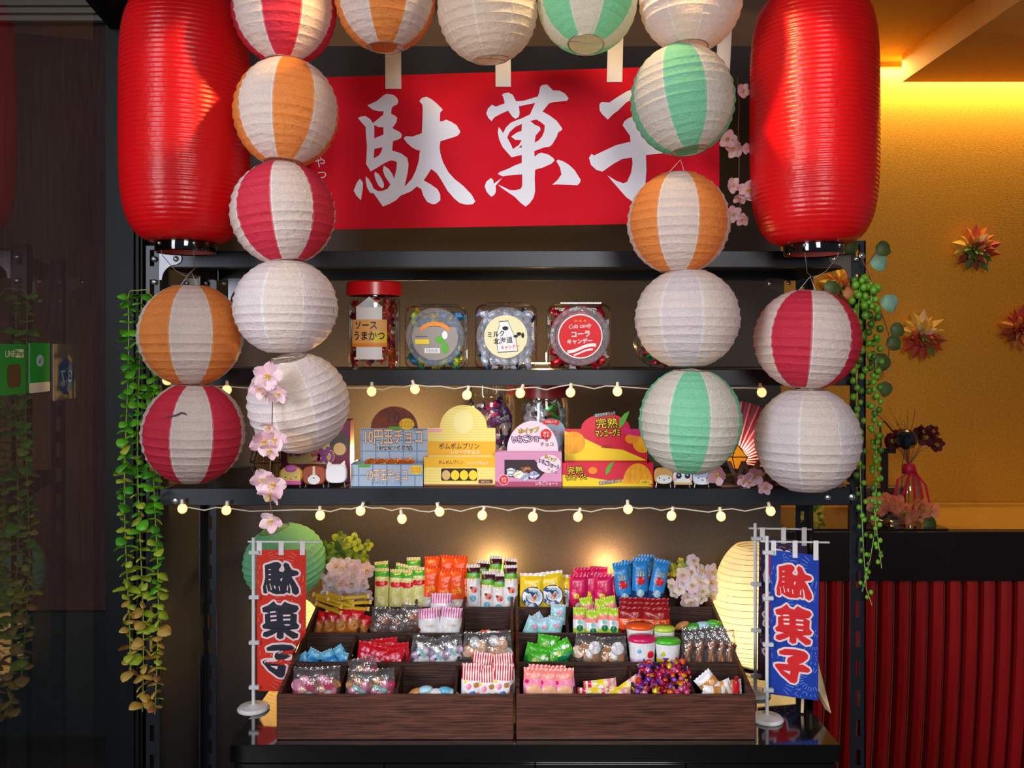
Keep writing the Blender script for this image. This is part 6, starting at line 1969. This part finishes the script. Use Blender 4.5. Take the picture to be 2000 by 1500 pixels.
# ---- second row, first tray
place('small blue foil packet in the near-empty compartment', 'small blue packets', [(612, 1268, 0.5), (640, 1270, -0.4), (662, 1262, -0.6, 0.01), (592, 1276, 1.0), (672, 1274, 0.3)], Y=Y2 - 0.01, w=28, h=30, main='sky', bands=((-0.5, 0.1, 'blue'),), seals=('ice', 'blue'), t=0.4, cat='sweet')
place('red packet with white dots beside the clear bags', 'red dotted packets', [(724, 1254, 0.12), (752, 1246, -0.1, 0.02), (774, 1256, -0.08), (742, 1262, 0.2, -0.01), (766, 1268, -0.2, -0.015)], Y=Y2 - 0.01, w=52, h=52, main='red', seals=('red', 'red'), t=0.35, bands=((-0.7, -0.45, 'white'),),
      prints=tuple(('disc', u, v, 0.13, 'pink') for u in (-0.6, -0.2, 0.2, 0.6) for v in (0.1, 0.5)) + (('text', 0, -0.2, 1.2, 'white', 'いちご', 1.3),), cat='sweet')
place('clear bag of pale blue and white sweets', 'clear bags of pale blue sweets', [(825, 1242, 0.15), (856, 1248, -0.05), (882, 1240, -0.15)], Y=Y2 - 0.015, w=46, h=62, film_m=m_bagfilm, t=0.55, seals=('white', None), inside=blobs([K_['ice'], K_['white'], K_['aqua'], K_['lilac']], 9, 'ball', 5, 0.0085), cat='sweet', name='clear_bag')
place('clear bag of orange and mint biscuits', 'clear bags of biscuits', [(932, 1236, 0.1), (972, 1232, -0.1)], Y=Y2 - 0.015, w=56, h=62, film_m=m_bagfilm, t=0.5, seals=('white', None), inside=blobs([K_['peach'], K_['aqua'], K_['white'], K_['tan']], 7, 'cookie', 6, 0.012), cat='sweet', name='clear_bag')
# ---- front row, first tray
place('clear bag of orange and pink biscuits', 'clear bags of pink biscuits', [(600, 1304, 0.05), (636, 1302, -0.05)], Y=Y1 - 0.015, w=58, h=74, film_m=m_bagfilm, t=0.5, seals=('white', None), inside=blobs([K_['peach'], K_['pink'], K_['tan'], K_['white'], K_['magenta']], 11, 'cookie', 7, 0.0115), cat='sweet', name='clear_bag')
place('clear bag of pink, mint and yellow candy balls', 'clear bags of candy balls', [(704, 1308, 0.1), (744, 1306, -0.08), (712, 1282, -0.25, 0.03)], Y=Y1 - 0.015, w=56, h=68, film_m=m_bagfilm, t=0.55, seals=('white', None), inside=blobs([K_['magenta'], K_['aqua'], K_['yellow'], K_['pink'], K_['white'], K_['tan'], K_['lilac']], 10, 'ball', 8, 0.010), cat='sweet', name='clear_bag')
for i, (a, b, m_) in enumerate(((812, 1349, 'tan'), (830, 1344, 'ice'), (852, 1349, 'white'), (872, 1346, 'sky'), (842, 1352, 'cream'), (884, 1351, 'ice'))):
    o = MB().ball((0, 0, 0), 0.017, (1, 0.7, 0.5), 14, 9).build('lens_sweet', K_[m_], loc=W(a, b + 4, Y1 - 0.02), rot=(0, 0.2 * (i - 2), 0))
    tag(o, ('flat tan', 'pale blue domed', 'flat white', 'sky blue domed', 'flat cream', 'last pale blue')[i] + ' sweet in the low front compartment', 'sweet', 'flat rounded sweets')
m_rstripe = stripemat('red_stripe', 'c8202c', 'f2ecec', 62, 'x'); K_['rstripe'] = m_rstripe
place('white dotted candy bag with red striped top', 'red striped candy bags', [(922, 1296, 0.03), (952, 1300, -0.04), (981, 1296, 0.05), (940, 1274, 0.12, 0.03), (985, 1276, -0.1, 0.03)], Y=Y1 - 0.015, w=42, h=78, main='white', bands=((0.30, 1.0, 'rstripe'),), seals=('rstripe', 'white'), t=0.55,
      prints=(('disc', -0.3, -0.1, 0.28, 'pink'), ('disc', 0.4, 0.0, 0.26, 'tan'), ('disc', 0.1, -0.5, 0.3, 'blue'), ('disc', -0.5, -0.55, 0.22, 'pink'), ('disc', 0.55, -0.5, 0.2, 'salmon'), ('disc', -0.6, 0.15, 0.15, 'yellow')), cat='sweet')
# ---- back row, second tray
place('yellow packet with a blue ring and carrot shape', 'yellow carrot packets', [(1040, 1120, 0.02), (1078, 1116, -0.12, 0.006), (1098, 1122, 0.1, 0.02)], Y=Y4, w=50, h=80, main='yellow', seals=('white', 'yellow'), t=0.4,
      prints=(('disc', 0, -0.15, 0.88, 'navy'), ('disc', 0, -0.15, 0.80, 'white'), ('disc', 0, -0.15, 0.62, 'ice'), ('disc', 0.02, -0.2, 0.40, 'orange'), ('disc', 0.05, 0.12, 0.16, 'green')))
place('crimson snack packet with dark lettering', 'crimson snack packets', [(1130, 1122, 0.03), (1153, 1118, 0.0, 0.01), (1180, 1122, -0.04), (1140, 1108, -0.04, 0.03), (1168, 1106, 0.05, 0.03), (1195, 1124, -0.03, 0.01)], Y=Y4, w=36, h=76, main='magenta', seals=('magenta', 'magenta'), t=0.4,
      prints=(('disc', -0.25, -0.1, 0.3, 'yellow'), ('disc', 0.0, -0.65, 0.35, 'white'), ('text', 0.5, -0.05, 0.35, 'navy', '大人\n気', 1.6)))
bluep = dict(w=31, h=96, main='blue', bands=((-1.0, -0.35, 'navy'), (-0.75, -0.45, 'white')), seals=('blue', 'navy'), t=0.6, prints=(('text', 0, 0.45, 1.2, 'yellow', 'うまい', 1.8), ('disc', 0, 0.12, 0.55, 'red'), ('disc', 0, -0.45, 0.5, 'ice'), ('disc', 0.1, -0.75, 0.35, 'orange')))
place('blue stick snack packet beside the white blossoms', 'blue stick snacks', [(1217, 1098, -0.12), (1250, 1090, 0.05), (1285, 1092, 0.22), (1262, 1083, 0.02, 0.03), (1225, 1094, 0.1, 0.03)], Y=Y4 - 0.01, **bluep)
# ---- third row, second tray
place('small ice blue candy packet in the third row', 'ice blue candy packets', [(1040, 1205, 0.4), (1062, 1208, -0.3), (1083, 1204, 0.2), (1090, 1180, 0.05, 0.02), (1052, 1198, -0.6, 0.02)], Y=Y3 - 0.015, w=30, h=40, main='ice', bands=((-0.3, 0.2, 'aqua'),), seals=('silver', 'ice'), t=0.45, prints=(('disc', 0.2, 0.2, 0.3, 'pink'),), cat='sweet')
fr = dict(w=26, h=60, main='white', bands=((-0.9, -0.4, 'lime'), (0.25, 0.62, 'salmon'), (0.62, 1.0, 'lime')), seals=('lime', 'lime'), t=0.6, prints=(('disc', 0, -0.35, 0.5, 'dkgreen'), ('disc', 0, 0.1, 0.35, 'aqua')), cat='sweet')
place('lime, pink and white fruit candy stick pack', 'fruit candy sticks', [(1132, 1186, 0.02), (1158, 1192, 0.0), (1180, 1186, -0.05), (1198, 1188, 0.04), (1148, 1166, -0.15, 0.03), (1172, 1170, 0.12, 0.03), (1194, 1164, -0.2, 0.03)], Y=Y3 - 0.02, **fr)
place('dark red and orange snack pack stacked in two columns', 'dark red snack packs', [(1233, 1186, 0.0), (1282, 1188, 0.02), (1235, 1176, 0.02, 0.02), (1280, 1177, -0.02, 0.02), (1236, 1166, 0.0, 0.04), (1281, 1168, 0.0, 0.04)], Y=Y3 - 0.025, w=52, h=54, main='orange', bands=((0.30, 1.0, 'dkred'), (-1, -0.6, 'dkred')), seals=('dkred', 'dkred'), t=0.30, prints=(('text', 0, 0.0, 1.3, 'cream', 'チョコ', 1.0),), cat='sweet')
# ---- second row, second tray
place('green frog-print gummy packet with white eye dots', 'green gummy packets', [(1047, 1258, 0.25), (1078, 1262, -0.1), (1098, 1252, -0.5), (1070, 1240, 0.15, 0.03), (1052, 1270, 0.05, -0.012)], Y=Y2 - 0.01, w=44, h=42, main='leafgreen', bands=((-1, -0.3, 'dkgreen'),), seals=('leafgreen', 'dkgreen'), t=0.4, prints=(('disc', 0.35, 0.45, 0.18, 'white'), ('disc', 0.7, 0.35, 0.16, 'white'), ('disc', -0.3, 0.1, 0.28, 'lime'), ('text', -0.2, 0.2, 0.8, 'white', 'ガム', 1.0)), cat='sweet')
place('clear bag of peach coloured ring biscuits', 'clear bags of peach rings', [(1150, 1240, 0.15), (1196, 1244, -0.08)], Y=Y2 - 0.015, w=58, h=58, film_m=m_bagfilm, t=0.5, seals=('white', None), inside=blobs([K_['peach'], K_['salmon'], K_['tan'], K_['white']], 6, 'cookie', 9, 0.013), cat='sweet', name='clear_bag')


def cup(label, px, ytop, w_px, h_px, Y, m_side_, m_lid, fruit, group):
    s = S(Y); r = w_px / 2 * s; h = h_px * s; c = W(px, ytop + h_px, Y)
    t = thing('snack_cup', label, 'cup', c, (0, 0, 0), group)
    MB().lathe([(0, 0), (r * 0.82, 0), (r * 0.84, 0.002), (r * 0.98, h * 0.84)], 28, sy=0.7).build('cup_body', K_['white'], t, smooth=60)
    MB().lathe([(r * 0.84 + 0.0004, 0.002), (r * 0.90 + 0.0004, h * 0.36)], 28, sy=0.7).build('cup_band', m_side_, t, smooth=60)
    MB().lathe([(r * 0.98, h * 0.83), (r * 1.03, h * 0.85), (r * 1.03, h * 0.90), (r * 0.9, h * 0.97), (0, h)], 28, sy=0.7).build('lid', m_lid, t, smooth=60)
    for (a, z, k, m_) in fruit:
        x = math.sin(a) * r * 0.92; y = -math.cos(a) * r * 0.92 * 0.7 - 0.0008
        MB().ball((x, y, h * z), r * k, (1, 0.15, 1), 12, 8).build('fruit_print', m_, t)
    return t


FRR = ((0.55, 0.50, 0.28, K_['red']), (0.5, 0.24, 0.24, K_['red']), (-0.3, 0.6, 0.16, K_['sky']), (-0.5, 0.25, 0.26, K_['lilac']))
FRY = ((-0.1, 0.2, 0.34, K_['yellow']), (0.7, 0.4, 0.10, K_['magenta']), (-0.5, 0.55, 0.2, K_['lime']))
cup('strawberry snack cup with a pink lid in front of its twin', 1254, 1240, 54, 66, Y2 - 0.02, K_['lilac'], K_['magenta'], FRR, 'snack cups')
cup('lemon snack cup with a green lid in front of its twin', 1304, 1245, 50, 60, Y2 - 0.02, K_['yellow'], K_['leafgreen'], FRY, 'snack cups')
cup('strawberry snack cup with an orange-red lid behind another', 1250, 1216, 54, 60, Y2 + 0.030, K_['lilac'], K_['orange'], FRR, 'snack cups')
cup('lemon snack cup with a lime lid behind another', 1297, 1222, 42, 56, Y2 + 0.030, K_['yellow'], K_['lime'], FRY, 'snack cups')
place('clear wrapped brown jelly tube with a crumpled top', 'brown jelly tubes', [(1344, 1226, 0.06), (1366, 1224, 0.03), (1390, 1222, 0.0), (1408, 1224, -0.05), (1424, 1226, -0.08)], Y=Y2 - 0.01, w=28, h=84, film_m=m_bagfilm, t=0.6, seals=('white', None), inside=blobs([K_['amber'], K_['choc']], 3, 'stick', 11, 0.009, (0.12, 0.06), -0.14), cat='sweet', name='clear_bag')
for i, (a, b, m_) in enumerate(((1332, 1222, 'tan'), (1352, 1224, 'green'), (1372, 1221, 'ice'), (1396, 1218, 'leafgreen'), (1386, 1222, 'leafgreen'))):
    o = MB().ball((0, 0, 0), 0.012, (1.5, 0.8, 0.7), 12, 8).build('jelly_sweet', K_[m_], loc=W(a, b, Y3 - 0.035 + 0.004 * i), rot=(0, 0.2 * (i - 2), 0))
    tag(o, ('small tan', 'dark green', 'ice blue', 'bright green, nearest the lamp,', 'bright green middle')[i] + ' jelly sweet behind the brown jelly tubes', 'sweet', 'rounded jelly sweets')
# ---- front row, second tray
place('pink see-through packet of a round pale biscuit', 'pink biscuit packets', [(1043, 1304, 0.03), (1072, 1306, -0.02), (1102, 1306, -0.06), (1052, 1298, 0.05, 0.025), (1085, 1300, -0.03, 0.025)], Y=Y1 - 0.015, w=42, h=74, main='pink', bands=((0.55, 1.0, 'salmon'),), seals=('salmon', 'pink'), t=0.35, prints=(('disc', 0, -0.25, 0.72, 'peach'), ('disc', -0.7, 0.35, 0.2, 'magenta')), cat='sweet')
place('cream, yellow and pink stick bar lying flat', 'lying stick bars', [(1172, 1306, 1.50), (1205, 1320, 1.72), (1160, 1322, 1.62, -0.01), (1200, 1328, 1.45, -0.02), (1222, 1312, 1.0, 0.01)], Y=Y1 - 0.01, w=24, h=66, main='cream', bands=((-0.2, 0.25, 'yellow'), (0.45, 0.8, 'pink'), (-0.9, -0.6, 'magenta')), seals=('pink', 'red'), t=0.5, prints=(('disc', 0, 0.0, 0.45, 'white'),), cat='sweet')
rr = random.Random(31)
for i in range(64):
    row = i // 8; col = i % 8
    px = 1250 + col * 12.5 + rr.uniform(-5, 5) + row * 0.6; py = 1352 - row * 8.2 + rr.uniform(-3, 3)
    if row >= 6 and not (col in (0, 1, 4, 5, 6)):
        continue
    yy = Y1 - 0.038 + row * 0.0115 + rr.uniform(-0.003, 0.003)
    sweet('ball', W(px, py, yy), (rr.uniform(0, 3), rr.uniform(0, 3), rr.uniform(0, 3)), FO[rr.choice(['magenta', 'magenta', 'red', 'purple', 'orange', 'yellow', 'pink', 'crimson'])], FO[rr.choice(['magenta', 'yellow', 'pink', 'purple'])], 'shiny magenta or gold wrapped candy ball in the front compartment', 'wrapped candy balls', 0.92, 'wrapped_candy')
place('white and beige biscuit packet lying beside the red bottle', 'white biscuit packets', [(1385, 1312, -0.7), (1408, 1326, 1.2), (1395, 1334, 1.7, -0.01), (1425, 1322, 1.5, 0.01)], Y=Y1 - 0.01, w=38, h=50, main='white', bands=((-0.2, 0.5, 'tan'),), seals=('white', 'white'), t=0.45, prints=(('disc', -0.3, -0.4, 0.3, 'cream'), ('disc', 0.4, 0.1, 0.3, 'peach'), ('disc', 0.0, -0.7, 0.25, 'dkred')), cat='sweet')
t = thing('tiny_bottle', 'tiny red bottle sweet in the corner of the tray', 'sweet', W(1438, 1362, Y1 - 0.01))
MB().lathe([(0, 0), (0.0065, 0), (0.0068, 0.012), (0.0055, 0.016), (0.0066, 0.021), (0.0062, 0.030), (0.0035, 0.036)], 16, cap=True).build('bottle', K_['red'], t, smooth=60)
MB().lathe([(0.0045, 0.034), (0.0045, 0.042), (0, 0.0425)], 14).build('cap', K_['dkred'], t)

# LED bars behind the trays that wash the back wall
led_bar('LED bar behind the first tray throwing a glow on the back wall', 965, 0.500, ZT + 0.19, 0.10, 2.4)
led_bar('LED bar behind the second tray throwing a glow on the back wall', 1190, 0.500, ZT + 0.19, 0.10, 2.4)
# ================================================================== things on the reception counter
zr0 = zc + 0.007
m_clear = film('clear_glass', 'f6f6f4', 0.08, 0.04, None)
m_ribbon = mat('ribbon_pink', 'c8143c', 0.45, noise=(30, 0.15), trans=0.2)
Yv = 0.86
o = W(1775, 1000, Yv)
t = thing('glass_vase', 'clear bottle vase with a crimson ribbon on the reception counter', 'vase', (o.x, Yv, zr0))
MB().lathe([(0, 0.001), (0.030, 0.001), (0.034, 0.01), (0.034, 0.09), (0.028, 0.115), (0.013, 0.135), (0.012, 0.165), (0.015, 0.168)], 28).build('bottle', m_clear, t, smooth=60)
MB().lathe([(0.016, 0.136), (0.020, 0.145), (0.019, 0.158), (0.014, 0.166)], 16, cap=True).build('ribbon_knot', m_ribbon, t)
for (x1, z1, x2, z2, w_) in ((-0.02, 0.13, -0.055, 0.02, 0.010), (-0.05, 0.125, -0.07, 0.03, 0.009), (0.012, 0.12, 0.03, 0.015, 0.010), (0.03, 0.11, 0.048, 0.01, 0.008), (-0.005, 0.12, 0.002, 0.01, 0.009)):
    MB().grid(lambda a, b: (x1 * b * 2 * (b < .5) + (x1 + (x2 - x1) * (b - .5) * 2) * (b >= .5) + (a - .5) * w_ * 0.9, -0.038 + 0.004 * math.sin(b * 7), 0.15 + (z1 - 0.15) * b * 2 * (b < .5) + ((z1 - 0.15) + (z2 - z1) * (b - .5) * 2) * (b >= .5)), 3, 12).build('ribbon_tail', m_ribbon, t, smooth=180)
# dried dark red flowers standing in the vase
d = thing('dried_flowers', 'dark red dried flowers standing in the ribbon vase', 'flowers', (o.x, Yv, zr0 + 0.01), group=None)
m_dried = mat('dried_red', '5a1420', 0.7, noise=(60, 0.25), trans=0.15)
rr = random.Random(3)
for (x, z, k) in ((-0.055, 0.225, 2.0), (-0.03, 0.235, 1.7), (0.05, 0.235, 2.1), (0.075, 0.215, 1.8), (0.03, 0.25, 1.6), (0.065, 0.25, 1.5)):
    MB().tube([(0, 0, 0.005), (0, 0, 0.15), (x * 0.4, 0, 0.19), (x, 0, z)], 0.0011, 4).build('stem', m_twig, d)
    for q in range(2):
        blossom(d, (x, -0.008 * q, z), (rr.uniform(-0.6, 0.6), rr.uniform(0, 3), rr.uniform(-0.6, 0.6)), (m_dried,), k, 6, False, rr)
tw = MB()
for i in range(16):
    a = rr.uniform(-0.9, 0.5)
    tw.tube([(0, 0, 0.15), (0.05 * math.sin(a) - 0.01, 0.005, 0.25), (0.11 * math.sin(a) - 0.02 + rr.uniform(-0.01, 0.01), 0.005, 0.27 + 0.06 * math.cos(a) * rr.random())], 0.0006, 4)
tw.build('sprigs', mat('sprig_rust', '8a3a22', 0.7), d)
# faceted dark glass ball on the vase
gb = W(1770, 858, Yv - 0.05)
t = thing('glass_ball', 'dark faceted glass ball ornament above the ribbon vase', 'ornament', (gb.x, Yv - 0.05, gb.z - 0.025))
MB().ball((0, 0, 0.025), 0.030, (1, 1, 1), 12, 9).build('ball', mat('dark_glass', '1c2630', 0.06, spec=1.0, metal=0.3), t, smooth=0)
MB().tube([(0, 0.005, 0.002), (0.002, 0.03, -0.05), (0.003, 0.035, -0.12)], 0.0012, 5).build('stick', m_twig, t)
# low glass bowl with salmon blossoms
o = W(1730, 1020, 0.80)
t = thing('glass_bowl', 'low clear glass bowl on the black tray', 'bowl', (o.x, 0.80, zr0))
MB().lathe([(0, 0.001), (0.045, 0.001), (0.052, 0.008), (0.055, 0.04), (0.053, 0.04)], 30).build('bowl', m_clear, t, smooth=60)
t = thing('salmon_blossoms', 'salmon pink blossom branch lying over the glass bowl', 'blossoms', (o.x, 0.80, zr0 + 0.042))
MB().tube([(-0.04, 0, 0.002), (0.03, 0, 0.012), (0.11, -0.01, 0.004)], 0.0014, 5).build('stem', m_twig, t)
rr = random.Random(6)
for (a, b, k) in ((1712, 985, 2.2), (1735, 978, 2.4), (1752, 985, 2.2), (1768, 1000, 2.5), (1785, 988, 2.3), (1800, 992, 2.4), (1815, 995, 2.2), (1775, 1002, 2.4), (1795, 1000, 2.0), (1722, 994, 1.9)):
    blossom(t, W(a, b, 0.78) - t.location, (rr.uniform(-0.5, 0.9), rr.uniform(0, 2), rr.uniform(-0.6, 0.6)), (m_petals,), k, 5, False, rr)
link('leaf', LEAF, t, W(1808, 1012, 0.77) - t.location, (1.2, 0.9, 0), (2.2, 2.2, 2.2), [m_olive])
# dark T-shaped stand and terminal behind the pearls
o = W(1727, 940, 0.88)
t = thing('display_stand', 'small dark T-shaped stand behind the string-of-pearls garland', 'stand', (o.x, 0.88, zr0))
zt_ = W(1727, 885, 0.88).z - zr0
m_dk = mat('dark_plastic', '1c1714', 0.35)
MB().box(-0.01, 0.01, -0.006, 0.006, 0.004, zt_, c=0.001).build('upright', m_dk, t)
MB().box(-0.026, 0.032, -0.008, 0.008, zt_, zt_ + 0.015, c=0.001).build('crossbar', m_dk, t)
MB().box(-0.045, 0.045, -0.03, 0.03, 0, 0.005, c=0.001).build('foot', m_dk, t)
MB().tube([(-0.01, 0, zt_ + 0.01), (-0.012, 0, zt_ + 0.085), (0.0, 0, zt_ + 0.095), (0.03, 0, zt_ + 0.06), (0.05, 0, zt_ + 0.045)], 0.003, 6).build('hook', m_dk, t)
t = thing('card_box', 'dark brown box standing behind the ribbon vase', 'box', (W(1725, 960, 0.98).x, 0.98, zr0))
MB().box(-0.09, 0.07, 0, 0.05, 0, 0.075, c=0.001).build('box_body', mat('brown_box', '3a2416', 0.5), t)
MB().box(-0.092, 0.072, -0.002, 0.052, 0.062, 0.077, c=0.001).build('lid', mat('brown_box_lid', '46301e', 0.5), t)
# small wooden easel card at the cabinet end
m_pale = mat('pale_wood', 'd8b890', 0.6, noise=(40, 0.06))
o = W(1588, 1370, 0.165)
t = thing('easel_card', 'pale wooden easel card leaning behind the blue flag', 'easel', (o.x, 0.165, ZT + 0.0005))
MB().add([(-0.028, 0.02, 0.115), (0.012, 0.02, 0.12), (0.030, -0.025, 0.002), (0.026, 0.0, 0.002), (-0.028, 0.023, 0.115), (0.012, 0.023, 0.12), (0.030, -0.022, 0.002), (0.026, 0.003, 0.002)],
         [(0, 3, 2, 1), (4, 5, 6, 7), (0, 1, 5, 4), (1, 2, 6, 5), (2, 3, 7, 6), (3, 0, 4, 7)]).build('card', m_pale, t, smooth=0)
MB().tube([(-0.012, 0.02, 0.10), (-0.030, -0.02, 0.002)], 0.0032, 8).build('leg', m_pale, t)
